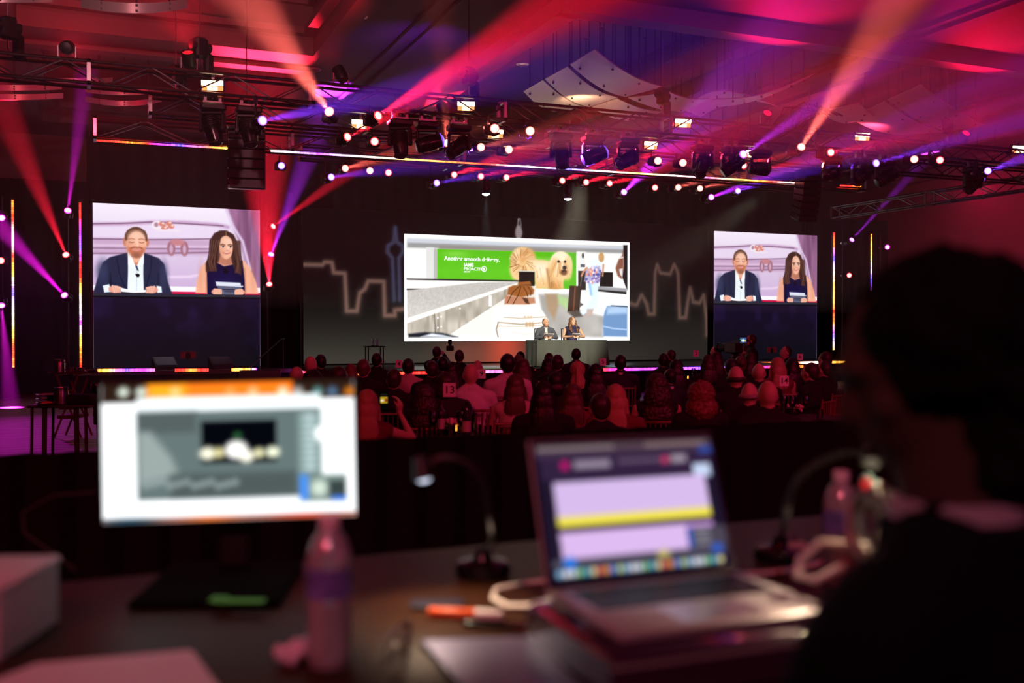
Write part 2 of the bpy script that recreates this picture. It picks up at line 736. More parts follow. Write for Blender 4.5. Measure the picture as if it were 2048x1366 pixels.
# ------------------------------------------------------------------ drapes
def drape(name, label, x0, x1, y, z0, z1, pitch=.28, amp=.05, rot=0, m=DRAPE, group=None, th=.012):
    n = int(abs(x1 - x0) / pitch * 8)

    def fn(u, v):
        x = x0 + (x1 - x0) * u
        ph = 2 * math.pi * (x - x0) / pitch
        a = amp * (.65 + .5 * noise.noise((x * 1.7, y, 0)))
        return (x, y + a * math.sin(ph + .8 * noise.noise((x * 2.1, 3, v * 1.2))), z1 + (z0 - z1) * v)
    o = obj(name, MB().sheet(fn, n, 4, th), m)
    return tag(o, label, 'drape', group)


drape('stage_drape', 'black pleated drape left of the left video screen', -8.8, -.25, 28.75, 0.0, 5.6, .42, .08)
drape('stage_drape', 'black pleated drape between the left screen and the skyline wall', 4.2, 5.25, 28.75, 0.0, 5.6, .42, .08)
drape('stage_drape', 'black pleated drape right of the right video screen', 23.2, 26.9, 28.75, 0.0, 5.7, .42, .08)
drape('stage_border', 'black border drape hanging above the skyline wall', -.3, 23.3, 28.9, 5.0, 6.98, .5, .06)
drape('table_skirt_drape', 'black drape in front of the control desk hiding the audience floor', -4.2, 6.5, 4.0, 0.0, 1.205, .17, .03)

# ------------------------------------------------------------------ control riser, stage
m = MB()
m.box((1.0, .5, .21), (10.2, 6.6, .42))
o = struct('riser_platform', m, mat('riser_carpet', (.03, .028, .03), .9), 'low black carpeted riser under the control desk')

ZS = .68
t = thing('stage', 'wide black stage deck with a lit front edge below the skyline wall', 'stage', (0, 0, 0))
obj('deck', MB().cham((11.85, 25.95, ZS - .06), (14.3, 4.9, .12), .01), STAGEM, t)
obj('fascia', MB().box((11.85, 23.56, (ZS - .12) / 2), (14.3, .06, ZS - .12)), DRAPE, t)
for x in (4.73, 18.97):
    obj('side_panel', MB().box((x, 25.95, (ZS - .12) / 2), (.06, 4.7, ZS - .12)), DRAPE, t)
for lab, x0, x1 in (('low black deck wing under the left video screen', -.6, 4.68), ('low black deck wing under the right video screen', 19.02, 23.6)):
    t = thing('stage_wing', lab, 'stage', (0, 0, 0))
    obj('deck', MB().cham(((x0 + x1) / 2, 27.2, ZS - .06), (x1 - x0, 2.2, .12), .01), STAGEM, t)
    obj('fascia', MB().box(((x0 + x1) / 2, 26.14, (ZS - .12) / 2), (x1 - x0, .06, ZS - .12)), DRAPE, t)

# ------------------------------------------------------------------ stage haze (real scattering, lit by the lamps)
vm = bpy.data.materials.new('haze')
vm.use_nodes = True
nt = vm.node_tree
nt.nodes.clear()
o_ = nt.nodes.new('ShaderNodeOutputMaterial')
s_ = nt.nodes.new('ShaderNodeVolumeScatter')
s_.inputs['Color'].default_value = (1, 1, 1, 1)
s_.inputs['Density'].default_value = 0.0095
s_.inputs['Anisotropy'].default_value = 0.0
nt.links.new(s_.outputs[0], o_.inputs['Volume'])
hz = put('haze', MB().box((8.5, 17.0, 4.58), (34.5, 21.4, 4.7)).mesh('haze', False), vm)
tag(hz, 'thin theatrical haze hanging in the air under the ceiling', 'haze', kind='stuff')
hz = put('haze', MB().box((-1.7, 24.0, 1.13), (10.0, 7.4, 2.19)).mesh('haze', False), vm)
tag(hz, 'thin theatrical haze near the floor left of the stage', 'haze', kind='stuff')


# ------------------------------------------------------------------ video walls
def imag_picture():
    """two presenters behind a dark table, seen from the front, a pale suitcase behind them"""
    c = Canvas(340, 340, 1.0, (.93, .88, .96))

    def q(x, y):                       # pixels of a 1076 x 1080 drawing
        return ((x - 632) / 1076., (y - 110) / 1080.)

    def L(pts):
        return [q(*p) for p in pts]
    n1, n2 = c.noise(6), c.noise(40)
    c.img = c.img * (1 - .0 * n1[..., None])
    g = np.clip((c.Y - .02) / .5, 0, 1)[..., None]
    c.img = np.array((.97, .93, .99)) * (1 - g) + np.array((.80, .68, .84)) * g
    # rounded folds and zips of the suitcase
    c.poly(L([(632, 255), (1000, 235), (1500, 230), (1560, 330), (632, 330)]), (.93, .86, .96), .03)
    c.line(L([(632, 250), (820, 240), (1000, 222), (1200, 215), (1420, 222), (1490, 235)]), .02, (.78, .62, .78), .012)
    c.line(L([(632, 247), (820, 236), (1000, 220), (1180, 222), (1460, 228)]), .006, (.45, .32, .42), .004)
    c.poly(L([(632, 340), (1400, 325), (1540, 340), (1560, 430), (632, 445)]), (.80, .66, .80), .015)
    c.line(L([(632, 345), (1000, 338), (1400, 318)]), .006, (.45, .30, .42), .005)
    c.line(L([(632, 385), (1000, 380), (1500, 372)]), .014, (.88, .76, .88), .008)
    c.line(L([(632, 405), (1000, 398), (1500, 385)]), .006, (.55, .40, .52), .005)
    c.line(L([(632, 440), (1000, 430), (1520, 405)]), .007, (.52, .36, .48), .006)
    c.line(L([(700, 560), (1000, 590), (1240, 580), (1330, 560)]), .014, (.93, .84, .95), .01)
    # plush fabric at the right edge
    c.poly(L([(1480, 90), (1720, 90), (1720, 700), (1640, 700), (1600, 420), (1540, 250)]), (.66, .46, .62), .02)
    st = c.noise(60, 5)
    mk = c.m_poly(L([(1500, 90), (1720, 90), (1720, 640), (1650, 560), (1600, 400), (1540, 240)]), .03)
    c.mix(mk * st, (.42, .24, .38), .8)
    c.line(L([(1480, 120), (1520, 220), (1590, 330), (1640, 520)]), .014, (.90, .82, .95), .01)
    # zip pulls
    for (x, y, rx, ry) in ((1030, 240, 34, 30), ):
        c.ell(*q(x, y), rx / 1076, ry / 1080, (.97, .93, .95), so=.006)
        c.ell(*q(x - 5, y - 3), rx * .4 / 1076, ry * .5 / 1080, (.72, .52, .62), so=.006)
    for x, y in ((1060, 232), (1085, 250), (1105, 225), (1120, 245), (1075, 260)):
        c.ell(*q(x, y), .018, .014, (.86, .52, .46), so=.006)
        c.ell(*q(x + 8, y - 6), .008, .006, (.98, .85, .82), so=.004)
    c.rect(*q(1030, 266), *q(1180, 280), (.96, .90, .95), .004)
    for x in (1120, 1205):
        c.ell(*q(x, 392), .024, .046, (.66, .42, .48), so=.006)
        c.ell(*q(x, 396), .011, .028, (.80, .66, .78), so=.005)
    c.ell(*q(1160, 350), .04, .02, (.80, .52, .55), so=.008)
    # white counter edge and crimson line
    c.rect(0, .498, 1, .53, (.97, .95, .98), .003)
    c.rect(0, .53, 1, .56, (.80, .05, .25), .003)

    skin, skin2 = (.96, .72, .60), (.80, .50, .40)
    # ---- man
    c.poly(L([(632, 700), (660, 600), (690, 500), (735, 462), (840, 430), (955, 430), (1040, 460), (1075, 500), (1095, 610), (1125, 700)]), (.125, .15, .26), .006)
    c.line(L([(735, 560), (740, 640), (720, 690)]), .008, (.06, .07, .15), .008)
    c.line(L([(1040, 560), (1035, 640), (1060, 690)]), .008, (.06, .07, .15), .008)
    c.ell(*q(690, 560), .03, .06, (.19, .22, .35), so=.03)
    c.ell(*q(1070, 580), .02, .06, (.19, .22, .35), so=.03)
    c.poly(L([(846, 430), (945, 430), (942, 560), (945, 690), (842, 690), (846, 560)]), (.93, .96, .97), .004)
    c.line(L([(902, 545), (898, 690)]), .003, (.70, .76, .82), .003)
    c.poly(L([(850, 425), (938, 425), (930, 470), (896, 520), (862, 470)]), skin2, .006)          # neck
    c.ell(*q(896, 470), .028, .022, skin, so=.01)
    c.poly(L([(845, 425), (858, 420), (896, 530), (880, 520), (848, 510)]), (.97, .98, .99), .003)
    c.poly(L([(946, 425), (936, 425), (900, 530), (925, 515), (945, 500)]), (.97, .98, .99), .003)
    c.poly(L([(890, 515), (904, 515), (915, 550), (903, 545)]), (.20, .26, .40), .003)
    c.line(L([(778, 470), (790, 560), (838, 690)]), .006, (.07, .09, .18), .004)                     # lapels
    c.line(L([(995, 460), (985, 560), (948, 690)]), .006, (.07, .09, .18), .004)
    c.ell(*q(908, 578), .011, .011, (.04, .06, .10), so=.002)
    c.line(L([(893, 572), (908, 580)]), .006, (.04, .06, .10), .002)
    c.ell(*q(828, 358), .011, .026, skin2, so=.004)                                                   # ears
    c.ell(*q(968, 358), .010, .026, skin2, so=.004)
    c.ell(*q(898, 355), .060, .088, skin, so=.004)                                                    # head
    c.poly(L([(838, 350), (958, 350), (955, 410), (930, 450), (900, 462), (870, 450), (842, 410)]), skin, .006)
    hm_ = c.m_ell(*q(898, 330), .0645, .068, so=.004) * (1 - c.m_ell(*q(902, 368), .056, .078, so=.008)) * (c.Y < q(0, 345)[1])
    c.mix(hm_, (.40, .26, .20))   # hair
    c.line(L([(858, 292), (890, 276), (935, 284)]), .004, (.58, .40, .31), .006)
    c.ell(*q(850, 375), .016, .05, (.84, .56, .46), so=.02, a=.6)
    c.ell(*q(900, 318), .035, .02, (1.0, .84, .76), so=.03, a=.7)
    c.ell(*q(870, 380), .012, .012, (.98, .66, .56), so=.015, a=.6)
    c.ell(*q(935, 380), .012, .012, (.98, .66, .56), so=.015, a=.6)
    c.line(L([(836, 345), (834, 310), (848, 285)]), .010, (.42, .27, .20), .006)
    c.line(L([(962, 345), (962, 310), (950, 285)]), .010, (.42, .27, .20), .006)
    c.poly(L([(842, 392), (865, 398), (900, 405), (938, 398), (957, 390), (950, 425), (925, 455), (900, 462), (870, 452), (848, 425)]), (.78, .46, .34), .012)   # beard
    c.ell(*q(899, 445), .024, .016, (.60, .38, .30), so=.012)
    c.line(L([(866, 398), (885, 392), (900, 395), (918, 392), (935, 398)]), .009, (.66, .36, .26), .005)
    c.line(L([(875, 408), (900, 414), (925, 407)]), .008, (.90, .58, .56), .004)                      # mouth
    for x in (869, 932):
        c.line(L([(x - 18, 340), (x, 334), (x + 18, 340)]), .005, (.70, .45, .36), .004)
        c.line(L([(x - 15, 358), (x, 363), (x + 15, 358)]), .004, (.55, .33, .28), .003)
    c.line(L([(903, 350), (908, 385)]), .010, (.99, .80, .70), .006)
    c.line(L([(894, 390), (914, 390)]), .006, (.80, .50, .42), .004)
    c.poly(L([(690, 650), (730, 640), (745, 690), (700, 695)]), (.92, .95, .98), .004)                # cuffs
    c.poly(L([(1025, 645), (1055, 650), (1060, 690), (1030, 692)]), (.92, .95, .98), .004)
    c.poly(L([(785, 665), (880, 685), (1000, 672), (1000, 698), (790, 698)]), (.12, .10, .14), .004)
    c.poly(L([(780, 655), (880, 682), (985, 670), (975, 690), (880, 694), (800, 688)]), (.97, .97, .98), .003)
    for hx, sg in ((762, 1), (998, -1)):                                                               # hands
        c.ell(*q(hx, 672), .034, .022, (.90, .62, .54), so=.004)
        for k in range(4):
            c.line(L([(hx + sg * (k * 13 - 12), 650 + k * 5), (hx + sg * (k * 11 + 2), 690)]), .010, (.96, .72, .64), .004)
            c.line(L([(hx + sg * (k * 13 - 5), 655 + k * 5), (hx + sg * (k * 11 + 8), 690)]), .002, (.62, .36, .32), .003)
        c.line(L([(hx + sg * 10, 655), (hx + sg * 36, 662)]), .012, (.96, .72, .64), .004)
    # ---- woman
    hair, hair2 = (.25, .15, .13), (.48, .31, .25)
    c.poly(L([(1275, 690), (1285, 610), (1310, 520), (1345, 475), (1440, 450), (1520, 450), (1600, 465), (1640, 510), (1680, 610), (1698, 690)]), (.96, .70, .58), .006)
    c.line(L([(1350, 520), (1352, 690)]), .012, (.78, .50, .40), .01)
    c.line(L([(1600, 520), (1606, 690)]), .012, (.78, .50, .40), .01)
    c.poly(L([(1350, 470), (1410, 475), (1465, 505), (1520, 490), (1588, 460), (1602, 600), (1604, 700), (1354, 700), (1352, 600)]), (.035, .035, .20), .004)
    c.ell(*q(1470, 620), .07, .07, (.06, .06, .28), so=.05, a=.7)
    c.poly(L([(1370, 430), (1370, 330), (1400, 280), (1440, 260), (1480, 258), (1530, 285), (1555, 340), (1565, 420), (1580, 500), (1582, 565), (1545, 545), (1515, 480), (1420, 480), (1400, 540), (1345, 545), (1342, 490)]), hair, .006)
    c.poly(L([(1440, 430), (1510, 430), (1520, 490), (1470, 500), (1425, 480)]), (.74, .47, .38), .008)     # neck
    c.ell(*q(1478, 372), .043, .075, skin, so=.005)                                                     # face
    c.poly(L([(1440, 380), (1520, 380), (1512, 430), (1480, 455), (1455, 435)]), skin, .008)
    c.poly(L([(1432, 400), (1430, 330), (1450, 300), (1482, 290), (1476, 265), (1420, 290), (1400, 360), (1405, 430)]), hair, .008)
    c.poly(L([(1482, 290), (1516, 312), (1530, 350), (1528, 420), (1555, 440), (1545, 330), (1520, 285), (1480, 262)]), hair, .008)
    for k in range(9):                                                                                # wavy strands
        x = 1362 + k * 6
        c.line(L([(x + 12 + 2 * k, 330), (x + 4, 420), (x - 8 + 6 * math.sin(k), 480), (x + 8, 535)]), .006, hair2 if k % 2 else (.18, .10, .09), .006)
        x = 1530 + k * 5
        c.line(L([(x, 330), (x + 6, 420), (x + 14 + 5 * math.sin(k * 2), 490), (x + 6, 545)]), .006, hair2 if k % 2 else (.18, .10, .09), .006)
    c.ell(*q(1448, 405), .012, .04, (.84, .56, .46), so=.018, a=.6)
    c.ell(*q(1486, 335), .022, .014, (1.0, .86, .80), so=.02, a=.7)
    c.ell(*q(1310, 590), .012, .07, (.84, .56, .45), so=.02, a=.5)
    c.ell(*q(1660, 600), .010, .07, (.84, .56, .45), so=.02, a=.5)
    c.line(L([(1478, 262), (1480, 290)]), .005, (.60, .42, .34), .004)
    for x in (1456, 1506):
        c.line(L([(x - 14, 357), (x, 353), (x + 14, 358)]), .005, (.32, .18, .14), .004)
        c.ell(*q(x, 370), .010, .006, (.95, .90, .88), so=.002)
        c.ell(*q(x + 2, 370), .005, .006, (.16, .10, .09), so=.002)
        c.line(L([(x - 11, 366), (x, 362), (x + 11, 367)]), .003, (.16, .09, .08), .003)
    c.line(L([(1488, 372), (1494, 392)]), .008, (.99, .82, .74), .006)
    c.line(L([(1480, 396), (1496, 396)]), .004, (.78, .50, .42), .004)
    c.line(L([(1462, 412), (1482, 418), (1506, 410)]), .009, (.82, .40, .38), .004)
    c.line(L([(1466, 413), (1504, 411)]), .003, (.97, .92, .90), .002)
    c.ell(*q(1476, 535), .014, .018, (.02, .02, .06), so=.006)
    # cue cards and hands
    c.poly(L([(1408, 610), (1575, 615), (1578, 640), (1415, 640)]), (.88, .90, .95), .004)
    c.poly(L([(1415, 632), (1590, 636), (1560, 702), (1440, 702)]), (.36, .37, .47), .004)
    c.line(L([(1415, 634), (1590, 640)]), .006, (.93, .94, .98), .003)
    c.line(L([(1455, 662), (1540, 664)]), .008, (.16, .15, .24), .003)
    c.line(L([(1470, 676), (1530, 678)]), .006, (.18, .17, .26), .003)
    for hx, sg in ((1415, 1), (1570, -1)):
        c.ell(*q(hx, 680), .032, .020, (.90, .62, .52), so=.004)
        for k in range(4):
            c.line(L([(hx - sg * 15, 662 + k * 10), (hx + sg * 30, 668 + k * 9)]), .009, (.96, .72, .62), .003)
            c.line(L([(hx - sg * 12, 668 + k * 10), (hx + sg * 28, 673 + k * 9)]), .002, (.60, .34, .30), .002)
    # ---- table in front
    c.rect(0, .545, 1, 1.01, (.055, .045, .075), .002)
    c.rect(0, .545, 1, .562, (.16, .16, .21), .003)
    c.line([(0, .566), (.3, .568), (.5, .572), (.75, .566), (1, .566)], .008, (.03, .03, .05), .004)
    g = np.clip((c.Y - .57) / .4, 0, 1)
    c.mix((c.Y > .57) * (1 - g) * .35, (.16, .06, .25))
    n3 = c.noise(12)
    c.mix((c.Y > .57) * np.clip(n3 - .55, 0, 1) * 1.2 * (1 - g), (.16, .10, .30))
    c.rect(.505, .905, .60, .948, (.22, .02, .04), .003)
    c.ell(.552, .932, .016, .022, (.05, .01, .02), so=.004)
    return c


def advert_picture():
    """the baggage hall advertisement on the centre screen"""
    A = 3.13 / 7.44
    c = Canvas(460, 200, A, (.97, .97, .96))

    def q(x, y):                     # pixels of a drawing 1954 x 905, straightened
        u = (x - 35) / 1955.
        top, bot = 40 + u * 62, 970 - u * 8
        return (u, (y - top) / (bot - top) * A)

    def L(p):
        return [q(*k) for k in p]
    n1, n2, n3 = c.noise(200), c.noise(25), c.noise(90, 8)
    # ceiling of the hall
    c.poly(L([(40, 90), (900, 105), (1975, 125), (1975, 185), (900, 165), (290, 150), (40, 145)]), (.60, .60, .60), .006)
    c.poly(L([(40, 60), (1000, 95), (1975, 125), (1975, 150), (1000, 125), (40, 100)]), (.80, .82, .86), .006)
    c.poly(L([(300, 128), (1500, 160), (1500, 185), (300, 158)]), (.55, .52, .48), .008, .8)
    c.rect(*q(195, 140), *q(262, 430), (.88, .88, .87), .003)
    c.poly(L([(258, 150), (288, 160), (288, 425), (258, 425)]), (.72, .72, .70), .003)
    # green banner
    gm = c.m_poly(L([(286, 155), (1500, 182), (1500, 512), (980, 500), (975, 436), (286, 425)]), .002)
    c.mix(gm, (.33, .74, .07))
    c.mix(gm * np.clip(1 - np.abs(c.Y / A - .33) * 5, 0, 1), (.42, .80, .16), .6)
    c.mix(gm * np.clip((c.X - .55) * 4, 0, 1), (.30, .68, .05), .5)
    c.mix(gm * c.m_ell(*q(440, 200), .04, .012, so=.02), (.70, .92, .5), .5)
    # dark and pale machinery on the right wall
    c.rect(*q(1505, 170), *q(1590, 345), (.93, .93, .92), .003)
    c.ell(*q(1562, 208), .005, .012, (.12, .12, .12), so=.001)
    c.rect(*q(1540, 285), *q(1582, 312), (.35, .35, .38), .002)
    c.rect(*q(1518, 345), *q(1590, 520), (.14, .11, .10), .002)
    c.rect(*q(1720, 355), *q(1845, 490), (.08, .07, .07), .002)
    c.poly(L([(1700, 495), (1975, 520), (1975, 560), (1700, 530)]), (.12, .12, .12), .003)
    c.poly(L([(1700, 485), (1975, 505), (1975, 535), (1700, 515)]), (.62, .62, .64), .004)
    # dog
    fur, fur2, fur3 = (.96, .80, .58), (.74, .50, .28), (1.0, .93, .80)
    c.ell(*q(1015, 250), .056, .055, fur, so=.008)
    c.ell(*q(990, 340), .045, .050, fur, so=.01)
    c.ell(*q(1060, 230), .036, .04, (.88, .66, .42), so=.012)
    c.poly(L([(960, 330), (1050, 240), (1200, 250), (1290, 270), (1380, 380), (1385, 508), (1130, 508), (1120, 360), (980, 430)]), (.93, .76, .52), .006)
    c.poly(L([(1100, 260), (1240, 265), (1250, 400), (1150, 420)]), fur3, .03)
    c.poly(L([(1230, 330), (1290, 330), (1330, 508), (1255, 508)]), (.66, .42, .20), .012)
    c.poly(L([(1270, 300), (1340, 390), (1360, 508), (1290, 508)]), (.84, .60, .34), .012)
    for k in range(70):
        a = c.rs.rand() * 6.28
        r0, r1 = .018 + .02 * c.rs.rand(), .05 + .012 * c.rs.rand()
        x0, y0 = q(1010, 265)
        c.line([(x0 + r0 * math.cos(a), y0 + r0 * .9 * math.sin(a)), (x0 + r1 * math.cos(a + .25), y0 + r1 * math.sin(a + .25))], .0022, (fur2, fur3, (.62, .40, .22))[k % 3], .001, .7)
    for k in range(46):
        x = 1130 + c.rs.rand() * 250
        y = 300 + c.rs.rand() * 120
        c.line(L([(x, y), (x + 8, y + 45 + 40 * c.rs.rand())]), .0022, (fur2, fur3)[k % 2], .001, .6)
    c.ell(*q(1360, 285), .052, .055, fur3, so=.006)
    c.ell(*q(1310, 340), .028, .050, (.92, .74, .50), so=.01)
    c.ell(*q(1425, 320), .020, .050, (.95, .80, .58), so=.008)
    c.poly(L([(1290, 350), (1330, 430), (1370, 440), (1410, 420), (1440, 350)]), fur, .012)
    for k in range(50):
        a = R(20 + 140 * c.rs.rand())
        x0, y0 = q(1360, 262)
        s_ = math.cos(a)
        c.line([(x0 + .022 * s_, y0), (x0 + .05 * s_, y0 + .035 + .035 * c.rs.rand())], .002, (fur2, fur3, (.85, .64, .40))[k % 3], .001, .6)
    for x in (1338, 1398):
        c.ell(*q(x, 262), .0055, .006, (.14, .09, .07), so=.002)
    c.ell(*q(1392, 318), .0095, .008, (.06, .05, .05), so=.002)
    c.ell(*q(1385, 360), .016, .013, (.46, .28, .18), so=.006)
    c.line(L([(1372, 348), (1390, 342), (1408, 350)]), .004, (.10, .06, .05), .002)
    # floor, belt and steel side
    c.poly(L([(35, 425), (980, 436), (980, 470), (35, 520)]), (.95, .95, .94), .003)
    c.line(L([(40, 428), (985, 440)]), .006, (.08, .07, .07), .002)
    c.line(L([(40, 520), (180, 520)]), .006, (.2, .18, .17), .002)
    bl = c.m_poly(L([(40, 530), (640, 455), (985, 450), (880, 490), (40, 790)]), .002)
    c.mix(bl, (.80, .78, .76))
    c.mix(bl * n1, (.66, .64, .62), .5)
    c.poly(L([(40, 780), (860, 490), (985, 455), (985, 475), (870, 515), (40, 825)]), (.97, .96, .94), .003)
    sd = c.m_poly(L([(40, 825), (870, 515), (960, 480), (860, 600), (380, 935), (40, 935)]), .003)
    c.mix(sd, (.80, .77, .72))
    c.mix(sd * n3, (.46, .42, .37), .7)
    c.line(L([(265, 740), (268, 905)]), .002, (.2, .18, .16), .001)
    for x, y in ((290, 775), (318, 765), (290, 865), (318, 855), (475, 690)):
        c.ell(*q(x, y), .0035, .004, (.95, .94, .92), so=.001)
    c.rect(*q(720, 570), *q(745, 670), (.96, .96, .95), .002)
    c.poly(L([(380, 935), (860, 600), (900, 560), (1130, 470), (1150, 660), (760, 700), (760, 940)]), (.90, .89, .86), .004)
    c.poly(L([(50, 920), (180, 905), (330, 912), (460, 948), (50, 952)]), (.12, .12, .15), .006)
    c.poly(L([(150, 945), (240, 915), (340, 930), (400, 950)]), (.88, .90, .95), .006)
    fl = c.m_poly(L([(1130, 515), (1510, 520), (1980, 560), (1980, 950), (1200, 950), (1140, 660)]), .003)
    c.mix(fl, (.95, .95, .95))
    c.mix(c.m_poly(L([(1160, 560), (1420, 560), (1520, 700), (1760, 760), (1750, 948), (1230, 948)]), .01), (.72, .70, .68))
    c.mix(c.m_poly(L([(1160, 560), (1420, 560), (1520, 700), (1760, 760), (1750, 948), (1230, 948)]), .01) * n2, (.56, .54, .52), .7)
    c.poly(L([(1215, 555), (1330, 555), (1340, 640), (1300, 790), (1240, 700)]), (.66, .54, .42), .01, .9)
    c.poly(L([(1330, 565), (1430, 590), (1420, 700), (1340, 640)]), (.66, .80, .52), .012, .9)
    # bag tunnel, duffel, cream case
    c.rect(*q(983, 352), *q(1122, 485), (.10, .07, .07), .002)
    c.line(L([(985, 350), (1120, 352)]), .004, (.85, .85, .84), .001)
    c.poly(L([(975, 450), (1080, 440), (1095, 470), (970, 480)]), (.62, .36, .18), .004)
    c.poly(L([(890, 500), (930, 480), (1080, 475), (1118, 520), (1110, 560), (1000, 590), (880, 565)]), (.62, .36, .16), .005)
    c.poly(L([(862, 570), (990, 585), (1120, 590), (1130, 640), (1050, 655), (855, 650)]), (.74, .50, .38), .005)
    c.poly(L([(1010, 590), (1040, 640), (1075, 650), (1060, 600)]), (.30, .18, .12), .004)
    for p0, p1, p2 in (((990, 485), (930, 540), (880, 640)), ((1000, 490), (975, 570), (930, 650)), ((1020, 490), (1050, 540), (1060, 580)), ((1060, 490), (1090, 530), (1085, 570))):
        c.line(L([p0, p1, p2]), .0035, (.30, .16, .08), .001)
    c.poly(L([(770, 680), (880, 660), (1130, 655), (1200, 720), (1240, 790), (1240, 950), (775, 950), (765, 800)]), (.97, .95, .92), .006)
    c.line(L([(850, 770), (1000, 778), (1230, 765)]), .004, (.72, .66, .58), .002)
    c.line(L([(800, 815), (1000, 832), (1230, 815)]), .005, (.66, .58, .50), .002)
    c.line(L([(800, 850), (1000, 852), (1230, 842)]), .004, (.76, .70, .62), .002)
    c.line(L([(930, 905), (1050, 925), (1160, 905)]), .004, (.86, .82, .76), .002)
    c.line(L([(800, 820), (785, 880), (800, 945)]), .006, (.60, .52, .46), .003)
    for x in (1050, 1080, 1105):
        c.ell(*q(x, 835), .006, .012, (.76, .64, .50), so=.003)
        c.ell(*q(x - 15, 768), .006, .006, (.82, .72, .60), so=.003)
    # dark upright suitcase
    c.poly(L([(1440, 480), (1548, 485), (1530, 720), (1420, 715)]), (.22, .13, .10), .003)
    c.line(L([(1490, 490), (1475, 700)]), .006, (.50, .30, .20), .003)
    c.line(L([(1540, 500), (1520, 710)]), .005, (.10, .06, .05), .002)
    c.poly(L([(1530, 630), (1570, 650), (1530, 680)]), (.35, .33, .32), .003)
    c.poly(L([(1420, 720), (1520, 700), (1560, 760), (1480, 770)]), (.34, .30, .28), .006)
    # walking woman with a flowered backpack
    c.poly(L([(1630, 460), (1710, 460), (1700, 560), (1700, 690), (1660, 700), (1560, 745), (1540, 720), (1640, 600)]), (.86, .93, 1.0), .005)
    c.line(L([(1625, 470), (1640, 560)]), .012, (.60, .78, .95), .006)
    c.poly(L([(1600, 300), (1630, 250), (1700, 225), (1755, 260), (1755, 340), (1640, 340)]), (.93, .97, 1.0), .005)
    c.ell(*q(1735, 222), .014, .022, (.80, .62, .40), so=.003)
    c.line(L([(1600, 320), (1570, 350), (1550, 390)]), .010, (.80, .56, .44), .003)
    c.line(L([(1755, 290), (1748, 390)]), .008, (.80, .56, .44), .003)
    c.line(L([(1552, 400), (1540, 480)]), .004, (.4, .4, .42), .001)
    bp = c.m_poly(L([(1590, 350), (1640, 310), (1720, 300), (1735, 350), (1715, 450), (1640, 465), (1575, 440)]), .006)
    c.mix(bp, (.72, .70, .86))
    for k in range(40):
        col = ((.35, .38, .66), (.92, .60, .50), (.95, .90, .95), (.55, .45, .70))[k % 4]
        c.mix(bp * c.m_ell(*q(1585 + 140 * c.rs.rand(), 315 + 140 * c.rs.rand()), .006, .006, so=.002), col)
    c.poly(L([(1600, 690), (1665, 690), (1650, 740), (1590, 770)]), (.74, .66, .62), .006)
    # blue case, arm at the right edge
    c.poly(L([(1790, 665), (1850, 660), (1985, 665), (1985, 945), (1755, 940), (1750, 800), (1765, 720)]), (.42, .55, .72), .006)
    c.poly(L([(1790, 680), (1850, 665), (1985, 668), (1985, 730), (1790, 740)]), (.66, .76, .88), .012)
    c.line(L([(1755, 850), (1850, 870), (1985, 880)]), .007, (.62, .72, .86), .002)
    c.line(L([(1830, 662), (1985, 672)]), .004, (.2, .2, .24), .001)
    c.poly(L([(1945, 110), (1985, 110), (1985, 520), (1965, 480), (1935, 400), (1950, 300)]), (.09, .07, .08), .003)
    c.poly(L([(1945, 150), (1950, 330), (1930, 420), (1890, 390), (1870, 320), (1900, 240), (1930, 210)]), (.55, .34, .26), .005)
    c.poly(L([(1905, 330), (1940, 320), (1935, 400), (1915, 380)]), (.90, .88, .88), .004)
    c.line(L([(1912, 228), (1940, 222)]), .006, (.9, .88, .86), .002)
    return c


